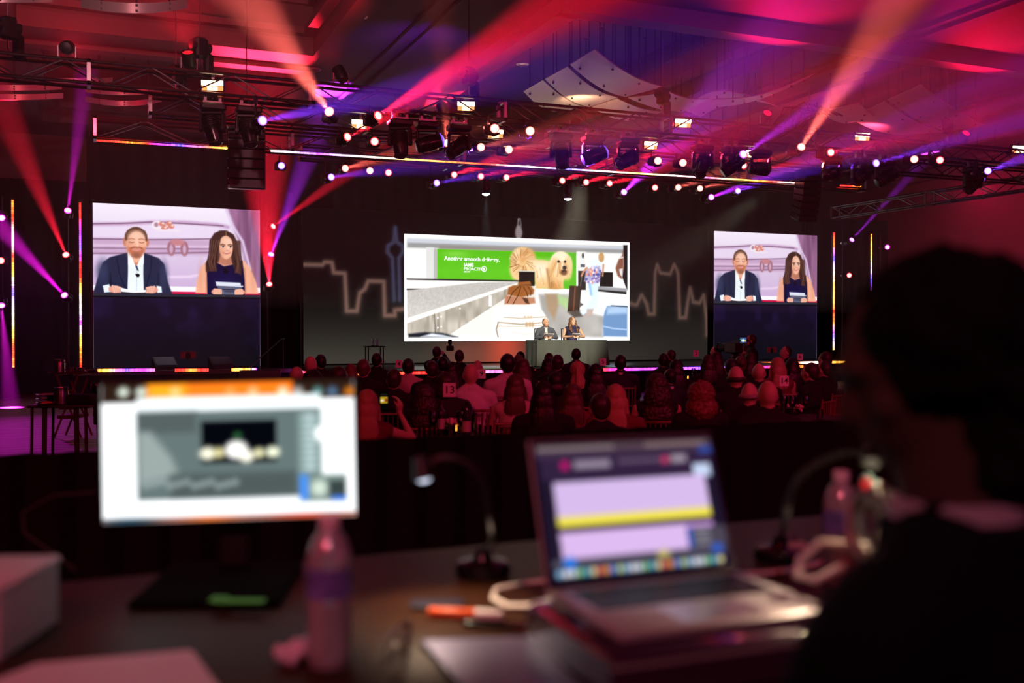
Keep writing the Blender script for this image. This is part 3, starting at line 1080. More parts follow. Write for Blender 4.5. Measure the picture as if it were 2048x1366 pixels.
def skyline_picture(W, H, X0, ZT_):
    """dark backdrop with a neon city outline; drawn in metres of the wall"""
    asp = H / W
    c = Canvas(440, 150, asp, (.07, .05, .055))
    v = (c.Y / asp)
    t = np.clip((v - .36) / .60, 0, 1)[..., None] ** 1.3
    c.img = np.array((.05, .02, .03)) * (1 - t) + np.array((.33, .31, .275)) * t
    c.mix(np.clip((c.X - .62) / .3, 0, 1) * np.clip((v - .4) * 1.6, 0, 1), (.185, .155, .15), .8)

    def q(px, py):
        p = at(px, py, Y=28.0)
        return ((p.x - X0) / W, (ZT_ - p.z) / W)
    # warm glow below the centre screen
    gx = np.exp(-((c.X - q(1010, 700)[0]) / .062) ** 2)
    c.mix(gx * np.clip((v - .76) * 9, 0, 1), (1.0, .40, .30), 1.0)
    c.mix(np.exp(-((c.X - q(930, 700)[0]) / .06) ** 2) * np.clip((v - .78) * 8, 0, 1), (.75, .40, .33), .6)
    left = [(600, 529), (645, 530), (650, 524), (664, 525), (668, 545), (690, 547), (694, 622), (714, 622), (720, 586), (730, 578), (737, 562), (768, 563), (770, 631), (790, 631), (790, 620), (808, 618)]
    tower = [(789, 600), (787, 555), (785, 516), (776, 505), (776, 492), (788, 484), (791, 455), (794, 484), (806, 492), (806, 505), (798, 516), (800, 600)]
    right = [(1256, 606), (1274, 610), (1284, 590), (1294, 608), (1298, 628), (1309, 628), (1311, 545), (1315, 529), (1321, 546), (1341, 548), (1349, 529), (1357, 546), (1360, 635), (1372, 635), (1376, 605), (1381, 576), (1387, 604), (1400, 606), (1408, 590), (1414, 640), (1415, 670)]
    for pts, col, a in ((left, (.74, .56, .50), .8), (right, (.62, .47, .42), .75), (tower, (.46, .48, .66), .6)):
        P = [q(*p) for p in pts]
        d = c.lined(P)
        fade = np.clip((d * W) / .28, 0, 1)
        c.mix((1 - fade) ** 2, col, a * .55)
        c.mix(c.soft(d * W - .055, .06), np.array(col) * 1.05, a * .8)
    # old fashioned microphone behind the centre screen
    mx = 1038
    c.line([q(mx - 2, 452), q(mx - 1, 438), q(mx + 3, 438), q(mx + 4, 452)], .0026, (.80, .76, .78), .001)
    c.ell(*q(mx, 465), .0085, .017, (.90, .84, .86), so=.0015)
    for k in range(6):
        c.line([q(mx - 9, 452 + k * 4), q(mx + 9, 452.5 + k * 4)], .0011, (.55, .42, .46), .0006)
    for k in range(16):
        c.ell(c.rs.rand(), asp * .3 * c.rs.rand(), .0011, .0011, (.45, .2, .25), so=.0006)
    return c


def panel_box(name, W, H, th, m, parent):
    return obj(name, MB().cham((0, th / 2 + .004, 0), (W, th, H), .01), m, parent)


# side screens
pic = imag_picture().mesh('presenter_picture', 4.24, 4.28)
SCR = vmat('side_screen_light', 1.25, sampling='NONE')
for x, lab in ((1.97, 'large bright square video screen at left showing two presenters at a table'), (20.98, 'bright square video screen at right showing two presenters at a table')):
    t = thing('video_screen', lab, 'screen', (x, 28.0, 2.83), group='side video screens')
    put('picture', pic, SCR, t)
    obj('cabinet', MB().cham((0, .12, 0), (4.30, .22, 4.29), .02), BLACK, t)
    for sx in (-1.8, 0, 1.8):
        obj('support_foot', MB().box((sx, .45, -2.108), (.12, .5, .075)), BLACK, t)

# skyline backdrop wall
BW, BH = 13.34, 4.38
BX0, BZT = 5.28, 5.10
t = thing('led_backdrop', 'wide dark video wall with a glowing city skyline outline', 'video wall', (BX0 + BW / 2, 28.02, BZT - BH / 2))
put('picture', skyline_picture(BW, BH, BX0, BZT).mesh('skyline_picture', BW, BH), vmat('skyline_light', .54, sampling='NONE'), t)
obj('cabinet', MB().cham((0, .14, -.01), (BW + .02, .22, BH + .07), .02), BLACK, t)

# centre screen
CW, CH = 7.44, 3.13
cx_, cz_ = 8.19 + CW / 2, 1.345 + CH / 2
t = thing('centre_screen', 'wide centre video screen showing a shaggy dog in a baggage hall advertisement', 'screen', (cx_, 27.93, cz_))
put('picture', advert_picture().mesh('advert_picture', CW - .12, CH - .12), vmat('centre_screen_light', 1.35, sampling='NONE'), t)
WHT = emat('screen_border_light', (.95, 1.0, 1.0), 1.5)
for nm, c_, d_ in (('border', (0, .02, CH / 2 - .03), (CW, .03, .06)), ('border', (0, .02, -CH / 2 + .03), (CW, .03, .06)), ('border', (-CW / 2 + .03, .02, 0), (.06, .03, CH)), ('border', (CW / 2 - .03, .02, 0), (.06, .03, CH))):
    obj(nm, MB().box(c_, d_), WHT, t)
obj('back_panel', MB().box((0, .0635, 0), (CW - .02, .055, CH - .02)), BLACK, t)
LET = emat('lettering_light', (1, 1, .98), 1.3)


def letter(body, u, v, size, bold=0.0, align='LEFT', par=None, W=CW, H=CH, lm=None, y=-.006):
    me = text_mesh(body, size, bold, 0, align)
    o = put('lettering', me, lm or LET, par, ((u - .5) * W, y, (.5 - v) * H), (math.pi / 2, 0, 0))
    o['label'] = 'white lettering reading ' + body
    return o


letter('Another smooth delivery.', .163, .218, .168, .0045, 'LEFT', t)
letter('IAMS', .245, .275, .145, .006, 'LEFT', t)
letter('PROACTIVE', .245, .312, .125, .003, 'LEFT', t)
letter('HEALTH', .245, .340, .055, .002, 'LEFT', t)
ring = MB()
for k in range(28):
    a0, a1 = 2 * math.pi * k / 28, 2 * math.pi * (k + 1) / 28
    ring.add([(.085 * math.cos(a0), 0, .085 * math.sin(a0)), (.085 * math.cos(a1), 0, .085 * math.sin(a1)), (.065 * math.cos(a1), 0, .065 * math.sin(a1)), (.065 * math.cos(a0), 0, .065 * math.sin(a0))], [(0, 1, 2, 3)])
obj('round_emblem', ring, LET, t, ((.332 - .5) * CW, -.006, (.5 - .308) * CH))
letter('8', .332, .308, .10, .003, 'CENTER', t)


# ------------------------------------------------------------------ trusses
CH1 = {}


def rod_mesh(r, L, n=6):
    k = (round(r, 4), round(L, 3), n)
    if k not in CH1:
        CH1[k] = MB().tube([(0, 0, 0), (L, 0, 0)], r, n).mesh('rod')
    return CH1[k]


def rod(name, a, b, r, m, parent, n=6):
    a, b = V(a), V(b)
    d = b - a
    o = put(name, rod_mesh(r, round(d.length, 3), n), m, parent, a, d.to_track_quat('X', 'Z').to_euler())
    return o


def truss(name, label, p0, p1, size=.30, bay=.55, group='lighting trusses'):
    p0, p1 = V(p0), V(p1)
    L = (p1 - p0).length
    t = thing(name, label, 'truss', p0, (p1 - p0).to_track_quat('X', 'Z').to_euler(), group)
    h = size / 2
    for y in (-h, h):
        for z in (-h, h):
            rod('chord', (0, y, z), (L, y, z), .024, ALU, t, 8)
    n = int(round(L / bay))
    b = L / n
    for i in range(n):
        z0, z1 = (-h, h) if i % 2 == 0 else (h, -h)
        for y in (-h, h):
            rod('brace', (i * b, y, z0), ((i + 1) * b, y, z1), .012, ALU, t, 5)
        if i % 2 == 0:
            rod('brace', (i * b, -h, -h), ((i + 1) * b, h, -h), .012, ALU, t, 5)
    k = int(L / 3)
    if k:
        pl = MB()
        for s1 in (-h, h):
            pl.box((0, s1, 0), (.05, .05, size + .05))
            pl.box((0, 0, s1), (.05, size + .05, .05))
        me = pl.mesh('coupler')
        for i in range(k + 1):
            put('coupler', me, STEEL, t, (min(L, i * L / k), 0, 0))
    return t


ZTR = 5.2
truss('box_truss', 'long box truss nearest the camera carrying the moving heads', (-3.2, 15, ZTR), (24.5, 15, ZTR))
xa = at(300, 215, Y=16.7).x
truss('box_truss', 'second box truss just behind the front truss, starting beside the hoist', (xa, 16.7, ZTR), (21.5, 16.7, ZTR))
xa = at(190, 281, Y=18.3).x
truss('box_truss', 'box truss carrying the long coloured light strip', (xa, 18.3, 5.07), (at(1722, 372, Y=18.3).x, 18.3, 5.07), .34, .8)
truss('box_truss', 'box truss over the stage in front of the skyline wall', (4.0, 21.6, 5.5), (17.2, 21.6, 5.5), .3, .9)
truss('box_truss', 'low side truss running along the right wall', (19.6, 12.5, 5.0), (19.3, 22.6, 5.0), .30, .6)


# ------------------------------------------------------------------ coloured pixel strips
def rainbow(n, seed, seq):
    r_ = random.Random(seed)
    out = []
    for i in range(n):
        f = i / max(1, n - 1) * (len(seq) - 1)
        k = min(int(f), len(seq) - 2)
        a = f - k
        c = [seq[k][j] * (1 - a) + seq[k + 1][j] * a for j in range(3)]
        g = .55 + .9 * r_.random()
        out.append([x * g for x in c])
    return out


S_RED, S_ORG, S_YEL, S_BLU, S_VIO, S_PNK, S_WHT = (1, .02, .015), (1, .16, .02), (1, .55, .08), (.08, .06, 1), (.45, .04, 1), (1, .1, .35), (1, .7, .6)


def pixel_strip(p0, p1, wd, seq, n, seed, parent, name='light_strip', strength=5.0, face=(0, -1, 0)):
    """row of small light cells, one cell per pixel of the strip, on a thin carrier"""
    p0, p1 = V(p0), V(p1)
    d = (p1 - p0) / n
    t = d.normalized()
    f = V(face)
    up = t.cross(f).normalized()
    cols = rainbow(n, seed, seq)
    vs, fs, cc = [], [], []
    for i in range(n):
        a, b = p0 + d * (i + .06), p0 + d * (i + .94)
        o = len(vs)
        for q, s_ in ((a, -1), (b, -1), (b, 1), (a, 1)):
            vs.append(q + up * s_ * wd / 2 + f * .012)
        for q, s_ in ((a, -1), (b, -1), (b, 1), (a, 1)):
            vs.append(q + up * s_ * wd / 2 - f * .004)
        fs += [(o, o + 1, o + 2, o + 3), (o, o + 4, o + 5, o + 1), (o + 1, o + 5, o + 6, o + 2), (o + 2, o + 6, o + 7, o + 3), (o + 3, o + 7, o + 4, o)]
        cc += [cols[i]] * 8
    me = bpy.data.meshes.new(name)
    me.from_pydata([tuple(v) for v in vs], [], fs)
    a_ = me.color_attributes.new('Col', 'FLOAT_COLOR', 'POINT')
    a_.data.foreach_set('color', [x for c in cc for x in (*c, 1)])
    o = put(name, me, vmat('pixel_strip_light', strength, sampling='NONE'), parent)
    o['kind'] = 'stuff'
    return o


LONG = [S_WHT, S_VIO, S_WHT, S_YEL, S_ORG, S_RED, S_WHT, S_BLU, S_WHT, S_YEL, S_WHT, S_PNK, S_YEL, S_RED, S_WHT]
for lab, q0, q1, seq, n in (('short coloured light strip hanging above the left screen', (193, 281), (458, 297), [S_RED, S_RED, S_ORG, S_RED, S_VIO, S_BLU, S_PNK, S_ORG, S_YEL], 60),
                            ('long coloured light strip stretched across above the stage', (541, 302), (1606, 367), LONG, 200),
                            ('stub of red light strip right of the hanging speaker column', (1680, 371), (1722, 373), [S_RED, S_RED, S_ORG], 12)):
    a, b = at(*q0, Y=18.08), at(*q1, Y=18.08)
    t = thing('light_strip_batten', lab, 'light strip', (0, 0, 0), group='overhead light strips')
    pixel_strip(a, b, .028, seq, n, n, t)
    mid = (a + b) / 2
    obj('carrier', MB().tube([a + V((0, .035, 0)), b + V((0, .035, 0))], .028, 4), BLACK, t)
    for f in (.06, .5, .94):
        e = a.lerp(b, f)
        obj('bracket', MB().tube([(e.x, 18.12, e.z), (e.x, 18.14, 4.92)], .014, 5), BLACK, t)

# upright pixel tubes beside the screens
for px, y0, y1, seq, lab in ((25, 400, 735, [S_ORG, S_RED, S_WHT, S_RED, S_YEL, S_BLU, S_WHT, S_YEL, S_RED, S_ORG], 'upright pixel light tube at the far left edge'),
                             (160, 405, 735, [S_RED, S_RED, S_VIO, S_BLU, S_RED, S_RED, S_YEL, S_WHT, S_VIO, S_YEL, S_ORG, S_RED], 'upright pixel light tube just left of the left screen'),
                             (1668, 465, 700, [S_RED, S_ORG, S_BLU, S_WHT, S_YEL, S_YEL, S_RED, S_ORG, S_BLU, S_YEL], 'upright pixel light tube just right of the right screen'),
                             (1743, 468, 700, [S_ORG, S_YEL, S_BLU, S_RED, S_RED, S_ORG], 'upright pixel light tube farthest right beside the dark head')):
    a, b = at(px, y0, Y=27.2), at(px, y1, Y=27.2)
    b.x = a.x
    t = thing('pixel_tube', lab, 'light tube', (a.x, 27.2, 0), group='upright pixel tubes')
    pixel_strip((0, 0, a.z), (0, 0, b.z), .045, seq, 70, px, t, 'light_strip', face=(0, -1, 0))
    obj('carrier', MB().box((0, .045, (a.z + b.z) / 2), (.09, .06, a.z - b.z + .1)), BLACK, t)
    obj('stand', MB().tube([(0, .06, b.z), (0, .06, .0)], .025, 6).box((0, .06, .02), (.4, .4, .04)), BLACK, t)

# strips along the stage edge
for lab, q0, q1, seq, n in (('yellow to magenta light strip on the deck edge under the left screen', (195, 741), (310, 740), [S_ORG, S_YEL, S_PNK, S_BLU, S_VIO, S_VIO, S_PNK], 40),
                            ('red light strip between two wedge speakers under the left screen', (350, 740.5), (417, 740), [S_RED, S_RED, S_ORG, S_RED, S_RED], 26),
                            ('orange light strip on the deck edge at the stage stairs', (463, 739.5), (514, 739), [S_ORG, S_YEL, S_ORG, S_YEL, S_VIO], 20)):
    a, b = at(*q0, Y=26.02), at(*q1, Y=26.02)
    t = thing('stage_edge_strip', lab, 'light strip', (0, 0, 0), group='light strips on the stage edge')
    pixel_strip(a, b, .07, seq, n, n, t, strength=6)
    obj('carrier', MB().box(((a.x + b.x) / 2, 26.07, a.z), (b.x - a.x + .04, .05, .1)), BLACK, t)
a, b = at(520, 740, Y=26.0), at(560, 751, Y=23.55)
t = thing('stage_edge_strip', 'magenta light strip along the left flank of the stage', 'light strip', (0, 0, 0), group='light strips on the stage edge')
pixel_strip((4.66, 26.0, .62), (4.66, 23.6, .62), .07, [S_VIO, S_PNK, S_RED, S_ORG], 24, 5, t, face=(-1, 0, 0), strength=6)
obj('carrier', MB().box((4.685, 24.8, .62), (.03, 2.4, .1)), BLACK, t)
t = thing('stage_edge_strip', 'long red and violet light strip along the stage front', 'light strip', (0, 0, 0), group='light strips on the stage edge')
pixel_strip((4.75, 23.5, .62), (18.9, 23.5, .62), .07, [S_RED, S_ORG, S_RED, S_RED, S_PNK, S_RED, S_RED, S_RED, S_VIO, S_VIO, S_BLU, S_VIO, S_RED, S_ORG], 240, 9, t, strength=6)
obj('carrier', MB().box((11.8, 23.515, .62), (14.2, .02, .1)), BLACK, t)
t = thing('stage_edge_strip', 'orange light strip on the deck edge under the right screen', 'light strip', (0, 0, 0), group='light strips on the stage edge')
pixel_strip((19.1, 26.02, .63), (23.5, 26.02, .63), .07, [S_ORG, S_RED, S_ORG, S_WHT, S_ORG, S_YEL, S_ORG], 70, 11, t, strength=6)
obj('carrier', MB().box((21.3, 26.07, .63), (4.4, .05, .1)), BLACK, t)

# ------------------------------------------------------------------ lamps
# a moving head: hangs from the origin downwards; the head turns about its own axis point
HEADZ = -.40
mh_clamp = MB()
mh_clamp.box((0, 0, -.045), (.26, .05, .04))
for x in (-.1, .1):
    mh_clamp.box((x, 0, -.02), (.04, .07, .10)).tube([(x - .03, 0, .03), (x + .03, 0, .03)], .035, 8)
mh_clamp = mh_clamp.mesh('clamp')
mh_base = MB().cham((0, 0, -.12), (.36, .25, .11), .03).box((0, -.128, -.12), (.16, .006, .05)).mesh('base')
mh_yoke = MB().cham((0, 0, -.20), (.33, .14, .05), .015)
for x in (-.155, .155):
    mh_yoke.cham((x, 0, -.33), (.05, .13, .26), .02).lathe([(.02, -.03), (.062, -.026), (.062, .026), (.02, .03)], 12, (x, 0, HEADZ), 'x')
mh_yoke = mh_yoke.mesh('yoke')
# head points along local -Z (like a spot light)
mh_head = MB().lathe([(.04, .19), (.085, .185), (.112, .15), (.118, .05), (.125, 0), (.125, -.06), (.115, -.13), (.105, -.20), (.108, -.205), (.108, -.225), (.092, -.225), (.088, -.20)], 20).mesh('head')
mh_lens = MB().ell((0, 0, -.212), (.096, .096, .062), 16, 8).mesh('lens')
mh_ring = MB().lathe([(.088, -.215), (.112, -.215), (.112, -.235), (.090, -.24), (.088, -.215)], 20).mesh('lens_ring')
fins = MB()
for k in range(5):
    fins.lathe([(.1, .02 + k * .028), (.126, .02 + k * .028), (.126, .03 + k * .028), (.1, .03 + k * .028)], 16)
mh_fin = fins.mesh('cooling_fins')
DLENS = mat('dark_lens', (.02, .015, .03), .08, coat=1.0)


def lens_mats(key, col, s):
    core = tuple(.22 + .78 * c for c in col)
    return emat('lens_' + key, core, s), emat('lens_halo_ring_' + key, col, s * .7)  # ring glows in the lamp colour to imitate the halo around the lens


def lamp(name, label, hang, aim, lens=None, scale=1.0, beam=None, group=None, pan=None, side=False):
    """hang: clamp point; aim: world point the head looks at; lens: (key, colour, strength); beam: (energy, colour, angle)"""
    rx = -math.pi / 2 if side else 0.0          # side: the base is clamped to the rail behind the head
    RM = Matrix.Rotation(rx, 3, 'X')
    t = thing(name, label, 'stage light', hang, (rx, 0, 0), group=group, scale=scale)
    put('clamp', mh_clamp, STEEL, t)
    put('base', mh_base, BLACK, t)
    hp = V(hang) + RM @ V((0, 0, HEADZ * scale))
    d = RM.transposed() @ (V(aim) - hp).normalized()
    yaw = math.atan2(d.y, d.x) - math.pi / 2 if pan is None else pan
    put('yoke', mh_yoke, BLACK, t, None, (0, 0, yaw))
    h = put('head', mh_head, BLACKG, t, (0, 0, HEADZ), d.to_track_quat('-Z', 'Y').to_euler())
    put('cooling_fins', mh_fin, BLACK, h)
    if lens:
        c1, c2 = lens_mats(*lens)
        put('lens', mh_lens, c1, h, label='glowing lens')
        put('lens_ring', mh_ring, c2, h)
    else:
        put('lens', mh_lens, DLENS, h)
        put('lens_ring', mh_ring, BLACK, h)
    if beam:
        l = bpy.data.lights.new('lamp_beam', 'SPOT')
        l.energy, l.color, l.spot_size = beam[0], beam[1], R(beam[2])
        l.spot_blend = beam[3] if len(beam) > 3 else .95
        l.shadow_soft_size = .03
        lo = bpy.data.objects.new('lamp_beam', l)
        C.objects.link(lo)
        lo.parent = h
        lo.location = (0, 0, -.30)
    return t


LENS = {'r': ('red', (1, .03, .03), 6), 's': ('salmon', (1, .16, .12), 6), 'v': ('violet', (.25, .08, 1), 4.5), 'p': ('purple', (.6, .06, 1), 5.5), 'm': ('magenta', (1, .03, .7), 6), 'w': ('white', (.75, .9, 1), 12), 'dv': ('dim_violet', (.22, .06, .9), 1.6), 'dr': ('dim_red', (1, .05, .05), 2.5)}
BCOL = {'r': RED, 's': SALMON, 'v': VIOLET, 'p': PURPLE, 'm': MAGENTA, 'w': (.9, .95, 1)}
CN = {'r': 'red', 's': 'salmon red', 'v': 'violet', 'p': 'purple', 'm': 'magenta', 'w': 'white', 'dv': 'dim violet', 'dr': 'dim red'}
GE = 9.4    # overall beam energy

# (lens pixel x, y, colour, aim pixel x, y and plane, energy, cone angle)
FRONT = [
    (516, 243, 'v', (860, 175, 'Z'), 6800, 8), (664, 231, 's', (500, 0, 'Z'), 9000, 14), (746, 238, 'r', (1150, -10, 'Z'), 14000, 12),
    (989, 257, 's', (1180, 250, 'c'), 0, 8), (1060, 262, 's', (1180, 262, 'c'), 0, 8),
    (1480, 313, 'p', (1720, 150, 'Z'), 5200, 7), (1598, 301, 's', (1770, 40, 'Z'), 9500, 12), (1655, 306, 'r', (1900, 262, 'Z'), 3500, 8),
    (1743, 329, 'v', (2110, 222, 'Z'), 5200, 7), (1829, 318, 's', (1500, 700, 'c'), 0, 8), (1880, 320, 'r', (2000, 500, 'c'), 0, 8), (1970, 344, 'v', (2200, 262, 'Z'), 4200, 9),
]
SECOND = [
    (686, 278, 'r', (1080, 90, 'Z'), 8000, 9), (749, 283, 'r', (900, 262, 'c'), 0, 8), (895, 292, 's', (882, 90, 'Z'), 5000, 8), (956, 296, 's', (1180, 240, 'Z'), 2200, 9), (1012, 300, 's', (1240, 262, 'Z'), 2200, 9),
    (1265, 318, 'r', (1480, 270, 'Z'), 3500, 9), (1316, 321, 's', (1190, 700, 'c'), 0, 8), (1366, 325, 's', (1290, 700, 'c'), 0, 8), (1483, 332, 'r', (1640, 285, 'Z'), 3000, 9), (1530, 338, 'r', (1760, 290, 'Z'), 3000, 9),
]
STAGE = [
    (563, 331, 'v', (563, 640, 'c'), 0, 8), (656, 355, 'v', (980, 310, 'Z'), 4096, 8), (686, 338, 's', (900, 280, 'Z'), 5600, 8), (740, 341, 's', (700, 700, 'c'), 0, 8), (777, 345, 'r', (760, 700, 'c'), 0, 8),
    (868, 367, 'v', (1130, 318, 'Z'), 3840, 7), (904, 351, 'r', (1110, 282, 'Z'), 11959, 8), (957, 354, 'r', (1180, 300, 'Z'), 4416, 7), (1008, 356, 'r', (1240, 300, 'Z'), 6624, 8), (1120, 363, 'r', (1340, 278, 'Z'), 13800, 8), (1168, 366, 'r', (1370, 302, 'Z'), 10119, 8), (1215, 368, 'r', (1420, 315, 'Z'), 7728, 8),
    (1245, 387, 'p', (1385, 250, 'Z'), 15000, 9), (1310, 375, 'r', (1310, 700, 'c'), 0, 8), (1353, 376, 's', (1520, 320, 'Z'), 6080, 7), (1396, 378, 's', (1600, 325, 'Z'), 6720, 7), (1418, 396, 'p', (1640, 315, 'Z'), 15600, 6), (1472, 383, 'v', (1660, 322, 'Z'), 5376, 7),
]
LEDS = []


def lamp_row(rows, Y, ztr, where, group, scale=.62):
    for i, (px, py, col, aimp, en, ang) in enumerate(rows):
        p = at(px, py, Y=Y)
        hang = V((p.x, Y - HEADZ * scale, p.z))
        if aimp[2] == 'Z':                       # towards the room, at least a little nearer than the lamp
            aim = at(aimp[0], aimp[1], D=.78 * (p - CAM).dot(FWD))
        else:
            aim = at(aimp[0], aimp[1], D=3)
        lab = '%s lamp from the left on the %s, glowing %s' % (ORD[i], where, CN[col])
        t = lamp('beam_lamp', lab, hang, aim, LENS[col], scale, (en * GE, BCOL[col], ang) if en else None, group, side=True)
        gap = ztr - .15 - hang.z
        if gap > .05:
            obj('drop_pipe', MB().tube([(0, 0, -.01), (0, -(gap + .02) / scale, -.01)], .018 / scale, 6), BLACK, t)


lamp_row(FRONT, 14.58, ZTR, 'front truss', 'small beam lamps on the front truss')
lamp_row(SECOND, 16.28, ZTR, 'second truss', 'small beam lamps on the second truss')
lamp_row(STAGE, 21.17, 5.5, 'truss over the stage', 'small beam lamps over the stage', .66)

# white downlights over the stage
for i, (px, py) in enumerate(((972, 357), (1136, 368))):
    p = at(px, py, Y=21.6)
    sc = .8
    sl_ = lamp('stage_spotlight', '%s of two white spotlights pointing down at the stage' % ('left', 'right')[i], (p.x, 21.6, p.z - HEADZ * sc - .18), (p.x, 21.6, 0), LENS['w'], sc, (40 * GE, (.8, .9, 1), 22, 1.0), 'white stage spotlights')
    obj('hook_pipe', MB().tube([(0, 0, 0), (0, 0, (5.36 - (p.z - HEADZ * sc - .18)) / sc)], .02, 6), BLACK, sl_)

# big moving heads under the front truss: pixel of the head centre, where it looks, optional glow
BIG = [
    (425, 235, (445, 330), None), (497, 225, (505, 300), None), (800, 265, (805, 330), None), (855, 262, (900, 276), 'dv'), (918, 272, (895, 310), None), (1122, 287, (1126, 340), None), (1186, 285, (1225, 298), 'dv'), (1256, 293, (1235, 330), None),
    (1405, 303, (1400, 345), None), (1462, 303, (1480, 320), None), (1521, 318, (1500, 336), None), (1664, 322, (1655, 350), None), (1722, 318, (1745, 330), None), (1770, 320, (1790, 345), None), (1945, 345, (1968, 346), 'dv'),
]
for i, (px, py, a, gl) in enumerate(BIG):
    p = at(px, py, Y=15.0)
    sc = 1.02
    hang = V((p.x, 15.0, min(p.z - HEADZ * sc, ZTR - .2)))
    aim = at(a[0], a[1], Y=14.93)
    bl_ = lamp('moving_head_lamp', '%s large black moving head from the left under the front truss' % ORD[i], hang, aim, LENS[gl] if gl else None, sc, None, 'large moving heads under the front truss', pan=R(-22 + 9 * math.sin(i * 2.3)))
    gap = ZTR - .16 - hang.z
    if gap > .02:
        obj('hook_pipe', MB().tube([(0, 0, 0), (0, 0, gap / sc)], .02, 6), BLACK, bl_)

# upright poles with three lamps each
POLES = [
    (3, [(432, 'm', (130, 860, 'F')), (522, 'r', None), (602, 'm', (22, 815, 'F'))], 'at the far left edge of the hall'),
    (135, [(430, 'm', (172, 150, 22.0)), (517, 'r', (30, 270, 22.0)), (597, 'm', (-40, 410, 23.0))], 'between the two upright tubes at left'),
    (537, [(459, 'r', (740, 315, 23.0)), (518, 'p', (650, 220, 22.5)), (576, 'r', (526, 300, 22.0))], 'between the left screen and the skyline wall'),
    (1692, [(486, 'p', (1840, 330, 23.0)), (551, 'r', None)], 'just right of the right screen'),
    (1768, [(495, 'm', None)], 'farthest right beside the dark head'),
]
ANG = {(135, 430): (8000, 6), (135, 517): (11000, 8), (135, 597): (11000, 9), (537, 459): (9000, 8), (537, 518): (6500, 11), (537, 576): (11000, 17), (1692, 486): (6500, 6), (3, 602): (5200, 9), (3, 432): (48, 34)}
for px, ls, where in POLES:
    x = at(px, 500, Y=26.6).x
    top = max(at(px, l[0], Y=26.6).z for l in ls) + .5
    t = thing('lighting_pole', 'thin black lighting pole ' + where, 'pole', (x, 26.75, 0), group='lighting poles')
    obj('pipe', MB().tube([(0, 0, .02), (0, 0, top)], .022, 8), BLACK, t)
    obj('base_plate', MB().cham((0, 0, .015), (.45, .45, .03), .01), BLACK, t)
    for k, (py, col, a) in enumerate(ls):
        p = at(px, py, Y=26.6)
        sc = .72
        bm_ = None
        if a and (px, py) in ANG:
            aim = at(a[0], a[1], Z=0) if a[2] == 'F' else at(a[0], a[1], Y=a[2])
            bm_ = (ANG[(px, py)][0] * GE, BCOL[col], ANG[(px, py)][1])
        else:
            aim = at(px - 40, py + 120, D=4)
        l = lamp('pole_lamp', '%s %s lamp on the pole %s' % (('upper', 'middle', 'lower')[k] if len(ls) > 1 else 'single', CN[col], where), (p.x, 26.73, p.z), aim, LENS[col], sc, bm_, 'lamps on the lighting poles', side=True)

# blinder strobes: a bright bank with an orange bank below
for i, (px, py, Y_, wd, where) in enumerate(((424, 172, 15.0, .30, 'beside the hoist at left'), (720, 249, 16.7, .30, 'beside the strongest red beam'), (930, 213, 15.0, .27, 'under the middle hoist'), (989, 268, 16.7, .27, 'behind the front truss near the middle'),
                                           (1363, 247, 15.0, .28, 'beside the right hoist'), (1299, 291, 16.7, .25, 'below the front truss right of the middle'), (1499, 308, 16.7, .2, 'behind the tilted moving head'), (1721, 274, 15.0, .28, 'right of the salmon beam'), (2036, 299, 15.0, .32, 'at the right edge of the photo'))):
    p = at(px, py, Y=Y_)
    t = thing('strobe_panel', 'glowing warm strobe panel ' + where, 'stage light', (p.x, Y_ - .05, p.z), (R(12), 0, R(-14)), 'warm strobe panels')
    obj('housing', MB().cham((0, .07, 0), (wd + .03, .12, .17), .015), BLACK, t)
    obj('bright_bank', MB().box((0, 0, .03), (wd, .02, .07)), emat('strobe_bright', (1, .86, .5), 7), t, label='bright yellow-white bank')
    for k in range(4):
        x0 = -wd / 2 + wd * (k + .5) / 4
        obj('lower_cell', MB().box((x0, 0, -.045), (wd / 4 - .006, .02, .06)), emat('strobe_low_%d' % (k in (1, 2)), ((1, .22, .06), (1, .5, .22))[k in (1, 2)], (2.5, 5)[k in (1, 2)]), t)
    zt = max(.12, ZTR - .15 - p.z)
    obj('bracket', MB().box((0, .1, zt / 2 + .05), (.04, .03, zt)), STEEL, t)

# chain hoists
for px, py, Y_, lab in ((400, 108, 15.0, 'black chain hoist over the front truss at left'), (16, 95, 15.0, 'black chain hoist at the left edge of the photo'), (938, 163, 15.0, 'black chain hoist over the middle of the front truss'), (1325, 195, 15.0, 'black chain hoist against the pale hanging panel'),
                       (352, 165, 16.7, 'black chain hoist over the left end of the second truss'), (1895, 262, 15.0, 'black chain hoist over the right part of the front truss')):
    x = at(px, py, Y=Y_).x
    z = ZTR + .52
    t = thing('chain_hoist', lab, 'hoist', (x, Y_, z), (0, 0, .5), 'chain hoists')
    obj('motor_body', MB().cham((0, 0, 0), (.2, .17, .30), .03).lathe([(.03, -.17), (.075, -.16), (.075, .16), (.03, .17)], 12, (0, 0, .02), 'x'), BLACK, t)
    obj('chain_bag', MB().cham((.14, .0, -.22), (.13, .13, .34), .03), CABLE, t)
    obj('hook', MB().tube([(0, 0, -.15), (0, 0, -.26), (.03, 0, -.31), (0, 0, -.36), (-.03, 0, -.33)], .015, 6), STEEL, t)
    obj('chain', MB().tube([(0, 0, .15), (0, 0, ZC + 1.25 - z if any(c[0] < x < c[1] and c[2] < Y_ < c[3] for c in COF) else ZC - z)], .009, 5), STEEL, t)
    obj('power_cable', MB().tube([(.06, .05, .1), (.13, .08, .2), (.16, .06, 0), (.2, .05, -.2), (.24, 0, -.38)], .012, 6), CABLE, t)

